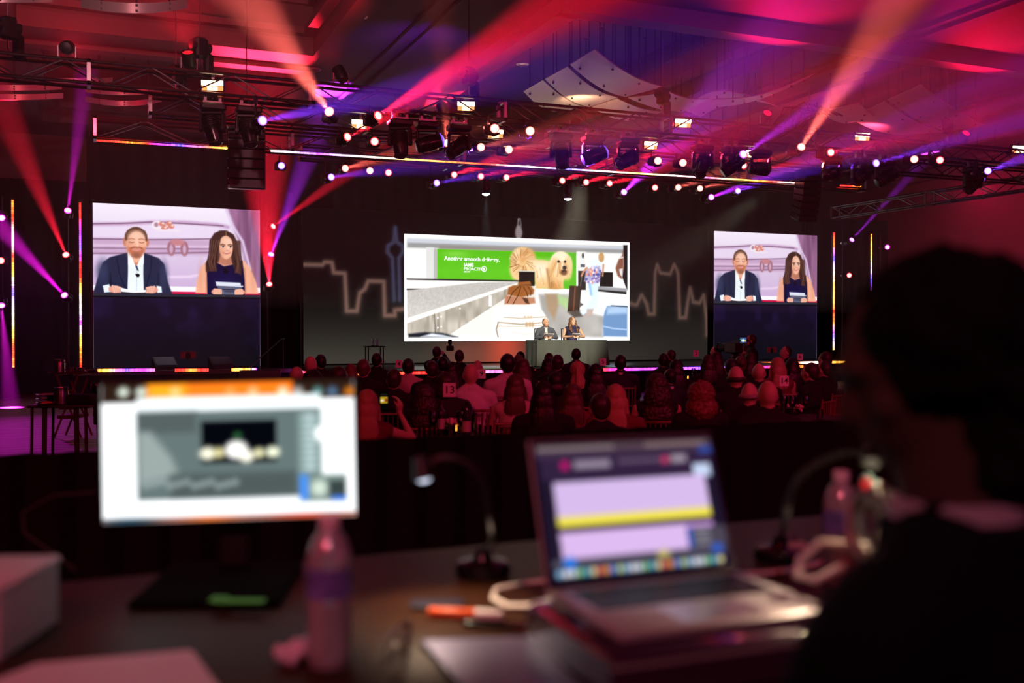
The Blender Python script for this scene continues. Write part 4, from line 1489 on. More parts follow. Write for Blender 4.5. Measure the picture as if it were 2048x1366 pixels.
# tangled cables over the front truss at right
t = thing('cable_bundle', 'dark tangle of looped cables above the front truss at right', 'cables', (at(1600, 235, Y=15.1).x, 15.1, ZTR + .19))
rr = random.Random(5)
for k in range(9):
    pts = []
    x0 = rr.uniform(-.7, .1)
    for j in range(7):
        pts.append((x0 + j * .14, rr.uniform(-.12, .12), .02 + .28 * math.sin(j / 6 * math.pi) * rr.uniform(.5, 1.2) + .05 * j))
    obj('cable', MB().tube(pts, .016, 5), CABLE, t)

# hanging line arrays
def line_array(label, px, ytop, ybot, n, Y_, wd, curve):
    p = at(px, ytop, Y=Y_)
    q = at(px, ybot, Y=Y_)
    t = thing('line_array', label, 'loudspeaker', (p.x, Y_, p.z), (0, 0, R(-8)), 'hanging line array columns')
    h = (p.z - q.z) / n
    y, z, a = 0, 0, 0
    for k in range(n):
        a += curve
        cz = z - h / 2 * math.cos(a)
        cy2 = y + h / 2 * math.sin(a)
        b = obj('speaker_box', MB().cham((0, 0, 0), (wd, .42, h * .96), .012), BLACKG, t, (0, cy2, cz), (a, 0, 0))
        obj('grille', MB().box((0, -.215, 0), (wd * .9, .01, h * .8)), BLACK, b)
        z -= h * math.cos(a)
        y += h * math.sin(a)
    obj('flying_frame', MB().box((0, 0, .05), (wd, .5, .06)).tube([(0, 0, .06), (0, 0, (ZT if px < 600 else ZC) - p.z)], .012, 5), STEEL, t)


line_array('black speaker column hanging beside the left screen', 493, 262, 378, 6, 17.4, .62, .012)
line_array('black curved speaker column hanging beside the right screen', 1618, 338, 440, 8, 17.6, .44, .05)

# ------------------------------------------------------------------ hanging curved panels and ribbons
PANEL = mat('brushed_panel', (.62, .58, .55), .38, .55, noise_amt=.05, noise_scale=3)
RODM = mat('dark_hanger_rod', (.05, .03, .035), .5, .6)


def sail(label, quad, sag, z=6.2, rods=5):
    """quad: four pixels in order a, b (short edge), c, d (opposite short edge); the sheet sags between the short edges"""
    P = [at(px, py, Z=z + dz) for px, py, dz in quad]
    a, b, c_, d = P
    o = (a + b + c_ + d) / 4
    t = thing('hanging_panel', label, 'ceiling panel', o, group='curved panels hanging under the ceiling')

    def fn(u, v):
        p = (a * (1 - v) + b * v) * (1 - u) + (d * (1 - v) + c_ * v) * u
        return p - o + V((0, 0, -sag * math.sin(math.pi * u)))
    obj('sheet', MB().sheet(fn, 14, 2, .02), PANEL, t)
    for k in range(rods):
        u = (k + .5) / rods
        p = V(fn(u, .15 if k % 2 else .85))
        zt = (ZT if any(c0 < p.x + o.x < c1 and c2 < p.y + o.y < c3 for c0, c1, c2, c3 in COF) else ZC) - o.z
        rod('hanger_rod', p, (p.x, p.y, zt), .012, RODM, t, 5)
        obj('bolt', MB().lathe([(.02, -.045), (.02, -.005)], 8), RODM, t, p)


sail('large pale hanging panel nearest the top, bowed downwards', [(1189, 97, 0), (1140, 127, 0), (1250, 192, 0), (1326, 172, 0)], .10)
sail('pale hanging panel in the middle of the group of three', [(1135, 131, 0), (1090, 156, 0), (1178, 212, 0), (1236, 193, 0)], .10)
sail('narrow orange-tinted hanging panel lowest of the group of three', [(1086, 158, 0), (1047, 181, 0), (1110, 222, 0), (1172, 214, 0)], .08)
sail('pale hanging panel behind the right hoist', [(1338, 182, 0), (1256, 194, 0), (1365, 222, 0), (1418, 196, 0)], .06)
sail('small pale panel half hidden by the front truss', [(1236, 196, 0), (1184, 213, 0), (1256, 240, 0), (1330, 222, 0)], .06)
sail('long thin pink-edged panel curving up to a point', [(1630, 148, .2), (1622, 152, .2), (1420, 216, 0), (1425, 199, 0)], .14, rods=7)
sail('dark arched panel above the truss between the pale panels', [(1362, 216, 0), (1400, 232, 0), (1560, 212, 0), (1500, 190, 0)], -.22, rods=6)
sail('wide red-lit hanging panel at right, upper half', [(1842, 168, 0), (1776, 198, 0), (1896, 262, 0), (1972, 248, 0)], .08, rods=6)
sail('red-lit hanging panel at right, lower half', [(1770, 201, 0), (1700, 235, 0), (1800, 268, 0), (1885, 262, 0)], .08, rods=4)
sail('red-lit hanging panel at right beside the salmon beam', [(1720, 205, 0), (1640, 222, 0), (1690, 245, 0), (1760, 235, 0)], .05, rods=3)

rr = random.Random(11)
for i, (px, py) in enumerate([(1140, 60), (1172, 40), (1205, 60), (1262, 70), (1290, 60), (1310, 95), (1345, 80), (1380, 90), (1420, 105), (1445, 120), (1475, 115), (1500, 110), (1860, 150), (1885, 150), (1920, 160), (1955, 165), (1990, 170)]):
    p = at(px, py, Y=18.5 + 2 * rr.random())
    t = thing('suspension_rod', '%s thin dark hanger rod from the left in the panel recess' % ORD[i], 'rod', (p.x, p.y, 0), group='thin rods hanging in the coffers')
    rod('hanger_rod', (0, 0, 6.1 + .4 * rr.random()), (0, 0, ZT), .012, RODM, t, 5)
    obj('ceiling_plate', MB().lathe([(.05, ZT - .03), (.05, ZT)], 8), RODM, t)


def ribbon(label, px0, px1, py, sag, hgt, Yd, bow):
    a, b = at(px0, py, Y=Yd), at(px1, py, Y=Yd)
    o = (a + b) / 2
    t = thing('metal_ribbon', label, 'ceiling panel', o, group='curved metal ribbons hanging in the left coffer')

    def fn(u, v):
        p = a * (1 - u) + b * u - o
        s_ = 4 * (u - .5) ** 2
        return (p.x, p.y - bow * (1 - s_), p.z + sag * s_ - hgt * v)
    obj('band', MB().sheet(fn, 20, 1, .02), PANEL, t)
    for u in (.18, .5, .82):
        p = V(fn(u, 0))
        rod('hanger_rod', p, (p.x, p.y, ZT - o.z if -1.3 < o.x < 3.8 and 9 < Yd < 19 else ZC + 1.2 - o.z), .012, RODM, t, 5)
        obj('bolt', MB().box((0, -.012, -.03), (.03, .03, .03)), RODM, t, p)
        obj('bolt', MB().box((0, -.012, -hgt + .03), (.03, .03, .03)), RODM, t, p)


ribbon('shiny curved metal ribbon cut by the top edge of the photo', 190, 350, -6, .12, .13, 14.0, .5)
ribbon('shiny curved metal ribbon hanging lowest at the top left', 165, 372, 30, .22, .13, 14.0, .5)
ribbon('shiny curved metal ribbon in the top left corner of the photo', -90, 102, 8, .16, .14, 13.5, .5)
ribbon('dim curved ribbon behind the front truss at the left edge', -60, 122, 182, .14, .11, 22.0, .5)
ribbon('dim curved ribbon below it at the left edge', -60, 125, 200, .14, .11, 22.0, .5)
ribbon('dim curved ribbon seen through the front truss, upper one', 172, 322, 190, .16, .11, 22.0, .5)
ribbon('dim curved ribbon seen through the front truss, lower one', 172, 322, 212, .2, .11, 22.5, .5)
ribbon('dark short ribbon between the two dim pairs', 72, 224, 168, .14, .1, 23.0, .5)


# red wash pars standing on the trusses, lighting the ceiling
def wash_par(label, loc, aim, energy, col, ang):
    t = thing('wash_par', label, 'stage light', loc, group='wash pars on top of the trusses')
    d = (V(aim) - V(loc) - V((0, 0, .18))).normalized()
    h = put('can', MB().lathe([(.03, .12), (.075, .11), (.095, .06), (.095, -.12), (.08, -.12), (.075, -.10)], 16).mesh('can'), BLACK, t, (0, 0, .18), d.to_track_quat('-Z', 'Y').to_euler())
    put('lens', MB().lathe([(.02, -.105), (.078, -.105), (.078, -.098), (.02, -.098)], 14).mesh('lens'), emat('par_glow_%.2f' % col[2], col, 1.2), h)
    obj('bracket', MB().box((-.11, 0, .1), (.01, .04, .2)).box((.11, 0, .1), (.01, .04, .2)).box((0, 0, .005), (.23, .05, .012)), STEEL, t)
    l = bpy.data.lights.new('par_beam', 'SPOT')
    l.energy, l.color, l.spot_size, l.spot_blend, l.shadow_soft_size = energy * .50, col, R(ang), .9, .08
    lo = bpy.data.objects.new('par_beam', l)
    C.objects.link(lo)
    lo.parent = h
    lo.location = (0, 0, -.15)


wash_par('red wash par on the front truss under the left coffer', (1.2, 15.0, ZTR + .16), (.6, 13.0, 8.0), 2600, (1, .012, .03), 100)
wash_par('red wash par on the front truss left of the middle', (3.4, 15.0, ZTR + .16), (2.4, 16.5, 8.2), 650, (1, .012, .03), 100)
wash_par('crimson wash par on the front truss right of the middle', (11.2, 15.0, ZTR + .16), (10.6, 12.6, 7.0), 1300, (1, .006, .06), 96)
wash_par('crimson wash par on the front truss near the right hoist', (16.0, 15.0, ZTR + .16), (15.4, 12.8, 7.0), 1300, (1, .006, .06), 96)
wash_par('crimson wash par at the right end of the front truss', (21.6, 15.0, ZTR + .16), (21.0, 12.8, 7.0), 1100, (1, .006, .08), 96)
wash_par('pink wash par on the second truss under the right panels', (15.4, 16.7, ZTR + .16), (16.0, 19.0, 8.0), 600, (1, .05, .12), 100)
wash_par('amber wash par on the second truss under the pale panels', (8.2, 16.7, ZTR + .16), (9.2, 18.0, 7.0), 330, (1, .55, .30), 90)
wash_par('violet wash par on the second truss near the middle', (5.6, 16.7, ZTR + .16), (5.4, 17.6, 7.0), 160, (.3, .03, 1), 95)
wash_par('crimson wash par on the low side truss', (19.45, 18.0, 5.16), (26.8, 22.0, 4.2), 4200, (1, .01, .10), 80)
wash_par('red wash par on the front truss farthest left', (-.4, 15.0, ZTR + .16), (0.6, 22.0, 7.6), 1500, (1, .012, .04), 90)


# ------------------------------------------------------------------ people
SKIN = mat('skin', (.52, .33, .25), .5, noise_amt=.06, noise_scale=20)
HAIRM = {'black': mat('hair_black', (.012, .009, .009), .42), 'dark': mat('hair_dark_brown', (.035, .02, .016), .42), 'brown': mat('hair_brown', (.09, .048, .03), .42), 'blond': mat('hair_blond', (.42, .27, .15), .42), 'red': mat('hair_auburn', (.17, .06, .035), .42), 'grey': mat('hair_grey', (.28, .26, .25), .5)}
CLO = {'black': mat('cloth_black', (.006, .0055, .007), .85), 'navy': mat('cloth_navy', (.016, .016, .035), .8), 'white': mat('cloth_white', (.62, .56, .60), .8), 'check': mat('cloth_check', (.55, .38, .38), .8), 'pink': mat('cloth_pale', (.55, .42, .42), .8), 'dark': mat('cloth_charcoal', (.018, .017, .02), .85), 'wine': mat('cloth_wine', (.14, .02, .03), .8)}


def head_blobs(m, c=(0, .01, 1.215), n=None, pitch=0):
    c = V(c)
    rot = Matrix.Rotation(pitch, 3, 'X')

    def P(x, y, z):
        return tuple(c + rot @ V((x, y, z)))
    m.ell(P(0, -.008, .012), (.074, .095, .104), 16, 10, (pitch, 0, 0))
    m.ell(P(0, .035, -.045), (.056, .058, .068), 14, 8, (pitch, 0, 0))
    m.ell(P(0, .052, -.088), (.03, .03, .028), 10, 6)
    m.cap(P(0, .088, .012), P(0, .104, -.022), .011, .015, 8)
    m.ell(P(0, .08, .03), (.055, .02, .012), 10, 6)
    for s_ in (-1, 1):
        m.ell(P(s_ * .076, -.008, -.012), (.011, .02, .032), 8, 6)
        m.ell(P(s_ * .042, .066, -.022), (.02, .02, .018), 8, 6)
    m.ell(P(0, .09, -.058), (.022, .012, .009), 8, 5)
    return P


def hand(m, wrist, tip_dir, side, curl=.5, palm=(0, 0, -1), s_=1.0):
    """palm and five unequal bent fingers"""
    w_, d = V(wrist), V(tip_dir).normalized()
    pn = V(palm)
    pn = (pn - d * pn.dot(d)).normalized()
    q = d.cross(pn) * side
    k = w_ + d * .085 * s_
    m.cap(w_, w_ + d * .05 * s_, .026 * s_, .036 * s_)
    for i, (off, L) in enumerate(((-.03, .058), (-.01, .072), (.01, .078), (.03, .07))):
        b = w_ + d * .05 * s_ + q * off * s_
        b2 = k + q * off * s_
        m.cap(b, b2, .016 * s_, .0115 * s_, 8)
        j = b2 + (d * math.cos(curl) + pn * math.sin(curl)) * L * .55 * s_
        e = j + (d * math.cos(curl * 2.2) + pn * math.sin(curl * 2.2)) * L * .5 * s_
        m.cap(b2, j, .0105 * s_, .0095 * s_, 8)
        m.cap(j, e, .0095 * s_, .008 * s_, 8)
    tb = w_ + d * .03 * s_ + q * .03 * s_
    tj = tb + (d * .6 + q * .7 + pn * .3).normalized() * .045 * s_
    m.cap(tb, tj, .014 * s_, .0115 * s_, 8)
    m.cap(tj, tj + (d * .85 + q * .15 + pn * .4).normalized() * .035 * s_, .0115 * s_, .009 * s_, 8)


POSES = {
    'lap': [((.20, -.02, 1.00), (.25, .07, .76), (.15, .29, .72)), ((-.20, -.02, 1.00), (-.25, .07, .76), (-.15, .29, .72))],
    'table': [((.20, -.02, 1.00), (.27, .16, .82), (.12, .36, .80)), ((-.20, -.02, 1.00), (-.27, .16, .82), (-.12, .36, .80))],
    'chin': [((.20, -.02, 1.00), (.22, .22, .83), (.06, .16, 1.04)), ((-.20, -.02, 1.00), (-.25, .07, .76), (-.10, .30, .74))],
    'phone': [((.18, -.01, 1.00), (.36, .10, .93), (.24, .22, 1.14)), ((-.18, -.02, 1.00), (-.22, .20, .92), (-.02, .26, 1.12))],
    'camera': [((.19, -.02, 1.00), (.24, .16, .92), (.08, .20, 1.17)), ((-.19, -.02, 1.00), (-.24, .16, .92), (-.06, .20, 1.15))],
}


def limb_arm(m, pose, add=0.0, upto=2, skinr=(.054, .043, .028)):
    for a in POSES[pose]:
        for i in range(upto):
            m.cap(a[i], a[i + 1], skinr[i] + add, skinr[i + 1] + add)


def torso(m, add=0.0, fem=False):
    k = .90 if fem else 1.0
    m.ell((0, 0, .55), (.17 + add, .13 + add, .12 + add), 14, 10)
    m.ell((0, -.02, .68), (.145 * k + add, .11 + add, .16 + add), 14, 10)
    m.ell((0, -.02, .89), (.178 * k + add, .118 + add, .18 + add), 14, 10)
    m.cap((-.165 * k, -.02, 1.005), (.165 * k, -.02, 1.005), .062 + add, .062 + add)
    m.cap((-.12 * k, -.02, 1.02), (-.02, -.015, 1.09), .05 + add, .05 + add * .6)
    m.cap((.12 * k, -.02, 1.02), (.02, -.015, 1.09), .05 + add, .05 + add * .6)


def legs(m, add=0.0, shoes=True):
    for s_ in (-1, 1):
        m.cap((s_ * .09, 0, .535), (s_ * .12, .42, .52), .085 + add, .06 + add)
        m.cap((s_ * .12, .42, .52), (s_ * .12, .44, .10), .058 + add, .038 + add)
        if shoes:
            m.cap((s_ * .12, .43, .06), (s_ * .13, .56, .045), .045, .04)


def body_mesh(pose, fem=False, vox=.016):
    m = MB()
    torso(m, -.004, fem)
    m.cap((0, -.018, 1.04), (0, .0, 1.16), .054 if not fem else .047, .05 if not fem else .044)
    head_blobs(m)
    limb_arm(m, pose, -.003 if not fem else -.009)
    for i, a in enumerate(POSES[pose]):
        d = (V(a[2]) - V(a[1])).normalized()
        if pose in ('phone',):
            hand(m, a[2], (0, .1, 1), 1 if i == 0 else -1, .6, (-1 if i == 0 else 1, .1, 0))
        else:
            hand(m, a[2], d, 1 if i == 0 else -1, .5, (0, 0, -1))
    legs(m, -.004)
    return remesh(m, vox, 3, name='person_body')


def top_mesh(pose, fem=False, sleeves=True, add=.011):
    m = MB()
    torso(m, add, fem)
    if sleeves:
        limb_arm(m, pose, add)
    return remesh(m, .016, 4, name='top')


BODY = {}


def body(pose, fem):
    k = (pose, fem)
    if k not in BODY:
        BODY[k] = body_mesh(pose, fem, .011 if pose in ('phone',) else .016)
    return BODY[k]


TOPS = {}


def top(pose, fem, sleeves):
    k = (pose, fem, sleeves)
    if k not in TOPS:
        TOPS[k] = top_mesh(pose, fem, sleeves)
    return TOPS[k]


_l = MB()
legs(_l, .012, False)
_l.ell((0, 0, .55), (.178, .138, .12), 14, 10)
TROUSERS = remesh(_l, .018, 4, name='trousers')
COLLAR = MB().lathe([(.058, 1.045), (.068, 1.05), (.064, 1.095), (.056, 1.095)], 16, (0, -.012, 0)).mesh('collar')


def strand(f, amp):
    def d(co):
        a = math.atan2(co.x, -(co.y) + 1e-6)
        return amp * math.sin(a * f + 3 * noise.noise((co.x * 8, co.y * 8, co.z * 3))) + amp * .8 * noise.noise((co.x * 40, co.y * 40, co.z * 6))
    return d


def curl(amp, sc):
    return lambda co: amp * noise.noise(co * sc) + amp * .5 * noise.noise(co * sc * 2.3)


HAIR = {}


def hair(kind):
    if kind in HAIR:
        return HAIR[kind]
    m = MB()
    cap_c, cap_r = (0, -.020, 1.240), (.083, .092, .102)
    dsp = strand(40, .0015)
    if kind == 'short':
        m.ell(cap_c, cap_r, 18, 12)
        m.ell((0, -.055, 1.20), (.068, .05, .07), 14, 8)
    elif kind == 'crop':
        m.ell((0, -.020, 1.236), (.079, .088, .098), 18, 12)
        m.ell((0, -.05, 1.19), (.066, .048, .06), 14, 8)
    elif kind == 'fringe':           # hair ring of a balding man
        pts = [(.077 * math.cos(a), -.012 + .088 * math.sin(a), 1.205) for a in [R(k) for k in range(190, 351, 16)]]
        pts = [(.078, .005, 1.22)] + list(reversed(pts)) + [(-.078, .005, 1.22)]
        m.chain(pts, [.012] + [.021] * (len(pts) - 2) + [.012])
        dsp = curl(.003, 50)
    elif kind in ('long', 'straight', 'wave'):
        m.ell((0, -.022, 1.24), (.088, .098, .104), 18, 12)
        m.ell((0, -.065, 1.15), (.098, .065, .13), 16, 10)
        m.ell((0, -.095, 1.0), (.118 if kind != 'straight' else .105, .045, .19), 16, 10)
        if kind == 'straight':
            m.ell((0, -.10, .90), (.10, .035, .14), 14, 8)
        for s_ in (-1, 1):
            m.cap((s_ * .08, -.01, 1.2), (s_ * .095, -.02, 1.02), .026, .032)
        dsp = strand(46, .004) if kind != 'wave' else (lambda co: .010 * math.sin(co.z * 60 + co.x * 30) + .006 * noise.noise(co * 30))
    elif kind == 'bob':
        m.ell((0, -.022, 1.24), (.09, .1, .104), 18, 12)
        m.ell((0, -.04, 1.15), (.104, .085, .10), 16, 10)
        dsp = strand(40, .003)
    elif kind == 'curly':
        m.ell((0, -.03, 1.225), (.125, .125, .125), 18, 12)
        m.ell((0, -.05, 1.10), (.15, .11, .12), 16, 10)
        dsp = curl(.017, 42)
    elif kind == 'curlylong':
        m.ell((0, -.03, 1.235), (.11, .115, .112), 18, 12)
        m.ell((0, -.07, 1.10), (.14, .095, .16), 16, 10)
        m.ell((0, -.09, .94), (.16, .07, .14), 16, 10)
        dsp = curl(.015, 46)
    elif kind == 'halfup':
        m.ell((0, -.022, 1.24), (.09, .1, .106), 18, 12)
        m.ell((0, -.105, 1.255), (.035, .03, .035), 12, 8)
        m.cap((0, -.115, 1.25), (.0, -.12, 1.06), .03, .045)
        m.ell((0, -.085, 1.07), (.09, .045, .15), 16, 10)
        dsp = strand(36, .004)
    elif kind == 'bun':
        m.ell((0, -.022, 1.24), (.088, .098, .104), 18, 12)
        m.ell((0, -.12, 1.235), (.045, .04, .045), 12, 8)
        m.ell((0, -.06, 1.18), (.075, .055, .07), 14, 8)
        dsp = curl(.005, 40)
    HAIR[kind] = remesh(m, .009 if kind not in ('curly', 'curlylong') else .011, 1, dsp, 'hair')
    return HAIR[kind]


# seat for the audience: a ballroom chair with a spindle back
CHM = mat('chair_mahogany', (.20, .07, .045), .35)
ch_seat = MB().cham((0, .0, .445), (.40, .40, .05), .02).mesh('seat')
ch_rleg = MB().tube([(0, -.24, .92), (0, -.205, .66), (0, -.19, .44), (0, -.21, .0)], [.012, .015, .016, .013], 7).mesh('rear_leg')
ch_fleg = MB().tube([(0, .17, .43), (0, .185, .0)], [.016, .012], 7).mesh('front_leg')
ch_rail = MB().tube([(-.19, 0, 0), (.19, 0, 0)], .013, 7).mesh('rail')
ch_spin = MB().tube([(0, -.232, .86), (0, -.215, .64)], .007, 6).mesh('spindle')


def chair(label, loc, yaw, sc=1.0):
    t = thing('ballroom_chair', label, 'chair', loc, yaw, 'ballroom chairs of the audience', sc)
    put('seat', ch_seat, CLO['dark'], t)
    for x in (-.19, .19):
        put('rear_leg', ch_rleg, CHM, t, (x, 0, 0))
        put('front_leg', ch_fleg, CHM, t, (x * .92, 0, 0))
    for z, y in ((.88, -.234), (.63, -.213), (.2, -.20)):
        put('rail', ch_rail, CHM, t, (0, y, z))
    for k in range(7):
        put('spindle', ch_spin, CHM, t, (-.15 + k * .05, 0, 0))
    return t


WID = {'bald': .156, 'fringe': .160, 'crop': .164, 'short': .172, 'long': .195, 'straight': .19, 'wave': .2, 'bob': .205, 'curly': .27, 'curlylong': .25, 'halfup': .185, 'bun': .185}
# (px, y of the crown, head width px, hair, hair colour, top, top colour, pose, extra yaw, chair?, depth override, label)
AUD = [
    (593, 732, 34, 'bald', None, 'suit', 'black', 'lap', 0, 1, 10.2, 'bald person nearest the left monitor corner, head lit red'),
    (621, 711, 27, 'bald', None, 'suit', 'dark', 'lap', 0, 0, None, 'bald person in the back row at the far left of the audience'),
    (640, 708, 23, 'short', 'black', 'suit', 'black', 'lap', 55, 0, None, 'dark haired person turned right behind the bald person at far left'),
    (627, 738, 40, 'bob', 'black', 'top', 'black', 'lap', 0, 1, 8.5, 'person with dark bob just above the monitor top at left'),
    (679, 731, 33, 'short', 'dark', 'suit', 'dark', 'lap', -20, 1, None, 'dark haired person with glasses just above the monitor'),
    (703, 727, 21, 'long', 'red', 'top', 'dark', 'lap', 0, 0, None, 'person with auburn hair between two dark haired people at left'),
    (727, 716, 30, 'crop', 'brown', 'suit', 'black', 'lap', 10, 1, None, 'broad man in black left of the raised phone'),
    (754, 704, 23, 'crop', 'black', 'suit', 'black', 'lap', 5, 0, None, 'man in black in front of the small trophy table'),
    (788, 735, 30, 'crop', 'dark', 'suit', 'black', 'lap', 10, 1, None, 'man in dark suit just right of the raised phone'),
    (817, 716, 25, 'short', 'black', 'shirt', 'check', 'lap', 0, 1, None, 'man in pale checked shirt lit bright red'),
    (864, 719, 26, 'crop', 'dark', 'suit', 'black', 'lap', 15, 1, None, 'man in dark suit right of the checked shirt'),
    (874, 692, 21, 'short', 'dark', 'suit', 'black', 'camera', 0, 0, None, 'photographer holding up a camera before the orange glow'),
    (886, 712, 26, 'short', 'black', 'suit', 'dark', 'lap', 0, 0, 13.8, 'dark haired person right below the photographer'),
    (919, 699, 21, 'short', 'dark', 'suit', 'black', 'lap', 0, 0, None, 'person with a cap of hair alone against the orange glow'),
    (904, 723, 25, 'long', 'black', 'top', 'navy', 'lap', 0, 0, 11.9, 'long haired person in navy left of the bald man in the white shirt'),
    (941, 726, 33, 'bald', None, 'shirt', 'white', 'lap', 8, 1, None, 'bald man in white shirt lit magenta near the number 13'),
    (955, 720, 20, 'bald', None, 'suit', 'black', 'lap', 0, 0, None, 'small bald head just behind the number 9'),
    (891, 743, 41, 'bob', 'dark', 'top', 'dark', 'lap', 10, 1, 9.5, 'person with brown bob directly behind the number 13'),
    (851, 772, 58, 'curlylong', 'dark', 'top', 'black', 'lap', 0, 1, 9.25, 'large long haired person in the nearest row left of the number 13'),
    (735, 778, 52, 'straight', 'blond', 'bare', 'wine', 'phone', 6, 1, 7.4, 'blond woman raising a phone with bare arms'),
    (1015, 706, 27, 'short', 'black', 'shirt', 'white', 'lap', 5, 1, 11.2, 'dark haired man in white shirt left of the brown haired women'),
    (1037, 707, 20, 'crop', 'brown', 'suit', 'dark', 'lap', 0, 0, None, 'brown haired person half hidden behind the man in white shirt'),
    (1041, 702, 21, 'short', 'black', 'suit', 'black', 'lap', 0, 0, 17.5, 'dark head in the back row left of the draped table'),
    (1046, 716, 28, 'long', 'brown', 'bare', 'black', 'lap', 0, 1, None, 'woman with long brown hair before the left end of the draped table'),
    (1031, 747, 36, 'straight', 'brown', 'bare', 'pink', 'lap', 0, 1, None, 'woman with long straight brown hair and pale open-backed dress'),
    (1098, 705, 19, 'short', 'dark', 'suit', 'dark', 'lap', 0, 0, None, 'small dark head just left of the cropped man in the black suit'),
    (1115, 707, 25, 'crop', 'dark', 'suit', 'black', 'lap', 0, 1, 13.2, 'cropped man in black suit in front of the draped table'),
    (1095, 716, 24, 'long', 'black', 'top', 'black', 'lap', 0, 0, 14.4, 'woman with long black hair left of the cropped man'),
    (1152, 696, 21, 'short', 'black', 'suit', 'navy', 'lap', 0, 0, None, 'man in navy suit highest against the draped table'),
    (1155, 722, 30, 'halfup', 'blond', 'top', 'black', 'lap', 0, 1, None, 'blond woman with half tied hair in the middle'),
    (1191, 727, 36, 'long', 'black', 'top', 'black', 'lap', 0, 1, None, 'woman with long black hair left below the number 5'),
    (1241, 709, 25, 'short', 'black', 'suit', 'navy', 'lap', -6, 1, None, 'man in dark suit right of the number 5'),
    (1111, 742, 32, 'bob', 'black', 'top', 'black', 'lap', 0, 1, None, 'dark bob in the middle row behind the brown haired bare back'),
    (1087, 761, 42, 'straight', 'black', 'top', 'black', 'lap', 0, 1, None, 'woman with long black hair in the nearest row'),
    (1144, 766, 44, 'long', 'brown', 'bare', 'wine', 'lap', 0, 1, 8.6, 'brown haired woman with bare red-lit back in the nearest row'),
    (1199, 782, 52, 'crop', 'dark', 'suit', 'black', 'lap', 15, 1, 6.9, 'man with short brown hair nearest the laptop'),
    (1232, 767, 52, 'straight', 'blond', 'top', 'wine', 'lap', -12, 1, 7.9, 'woman with long straight blond hair behind the nearest man'),
    (1313, 746, 46, 'curlylong', 'dark', 'bare', 'black', 'lap', 0, 1, None, 'woman with long curly dark hair right of the blond woman'),
    (1341, 698, 18, 'crop', 'dark', 'suit', 'black', 'lap', 30, 0, None, 'small dark head at the right end of the skyline wall'),
    (1326, 706, 26, 'short', 'black', 'suit', 'black', 'lap', 0, 0, 15.4, 'dark haired man in front of the right end of the skyline wall'),
    (1352, 718, 28, 'long', 'black', 'top', 'black', 'lap', 0, 0, None, 'black haired woman left of the glowing candle'),
    (1339, 736, 23, 'crop', 'black', 'suit', 'navy', 'lap', 20, 0, 12.2, 'man in suit and pale collar behind the curly haired women'),
    (1401, 762, 55, 'curly', 'red', 'top', 'black', 'lap', 0, 1, 8.3, 'woman with voluminous auburn curls in the nearest row'),
    (1416, 709, 29, 'long', 'dark', 'top', 'black', 'lap', 0, 1, None, 'long dark haired woman right of the glowing candle'),
    (1434, 703, 24, 'long', 'dark', 'bare', 'black', 'lap', -30, 0, None, 'dark haired woman turned right next to the video camera'),
    (1432, 690, 20, 'crop', 'dark', 'suit', 'dark', 'lap', 40, 0, None, 'man with collar left of the video camera'),
    (1462, 716, 27, 'short', 'black', 'suit', 'black', 'lap', 0, 0, None, 'dark haired person below the video camera'),
    (1481, 711, 25, 'bun', 'brown', 'bare', 'black', 'lap', -10, 0, None, 'woman with hair tied in a bun below the camera operator'),
    (1500, 704, 24, 'long', 'dark', 'bare', 'black', 'lap', 0, 0, None, 'long haired woman right of the bun'),
    (1490, 691, 20, 'short', 'dark', 'suit', 'black', 'lap', 60, 0, None, 'person in profile directly below the camera operator'),
    (1518, 726, 26, 'bald', None, 'suit', 'black', 'lap', -12, 1, None, 'bald man in black suit in the middle right'),
    (1472, 731, 33, 'fringe', 'dark', 'suit', 'black', 'lap', -6, 1, None, 'balding man with dark fringe of hair in black suit'),
    (1554, 714, 31, 'straight', 'blond', 'bare', 'wine', 'lap', 0, 1, None, 'blond woman with bare shoulders behind the number 14'),
    (1572, 691, 22, 'crop', 'dark', 'suit', 'black', 'lap', 75, 0, None, 'man in left profile in front of the right screen'),
    (1583, 715, 29, 'long', 'black', 'bare', 'black', 'lap', 0, 1, None, 'long black haired woman with bare arm right of the blond woman'),
    (1620, 724, 33, 'short', 'dark', 'suit', 'black', 'lap', 40, 1, 11.4, 'broad man in black turned left beside the number 14'),
    (1648, 720, 34, 'crop', 'dark', 'suit', 'black', 'lap', 30, 1, 12.6, 'man in black half hidden by the dark foreground head'),
    (1650, 702, 26, 'short', 'dark', 'suit', 'black', 'lap', 20, 0, 14.5, 'farthest right audience head beside the dark foreground head'),
    (1499, 764, 37, 'fringe', 'grey', 'suit', 'black', 'lap', -30, 1, 8.3, 'greying balding man in dark jacket in the nearest row'),
    (1536, 760, 39, 'bald', None, 'suit', 'black', 'lap', 0, 1, None, 'brightly lit bald man in dark jacket left below the number 14'),
]


def person_parts(o, pose, fem, hairk, hairc, kind, colour, shoes=True):
    put('trousers', TROUSERS, CLO['black' if colour not in ('wine', 'navy') else colour], o)
    if kind == 'bare':
        put('dress', top(pose, True, False), CLO[colour], o)
    elif kind == 'suit':
        put('jacket', top(pose, fem, True), CLO[colour], o)
        put('collar', COLLAR, CLO['white'] if colour == 'navy' else CLO[colour], o)
    else:
        put('shirt' if kind == 'shirt' else 'blouse', top(pose, fem, True), CLO[colour], o)
        if kind == 'shirt':
            put('collar', COLLAR, CLO[colour], o)
    if hairk != 'bald':
        put('hair', hair(hairk), HAIRM[hairc], o)


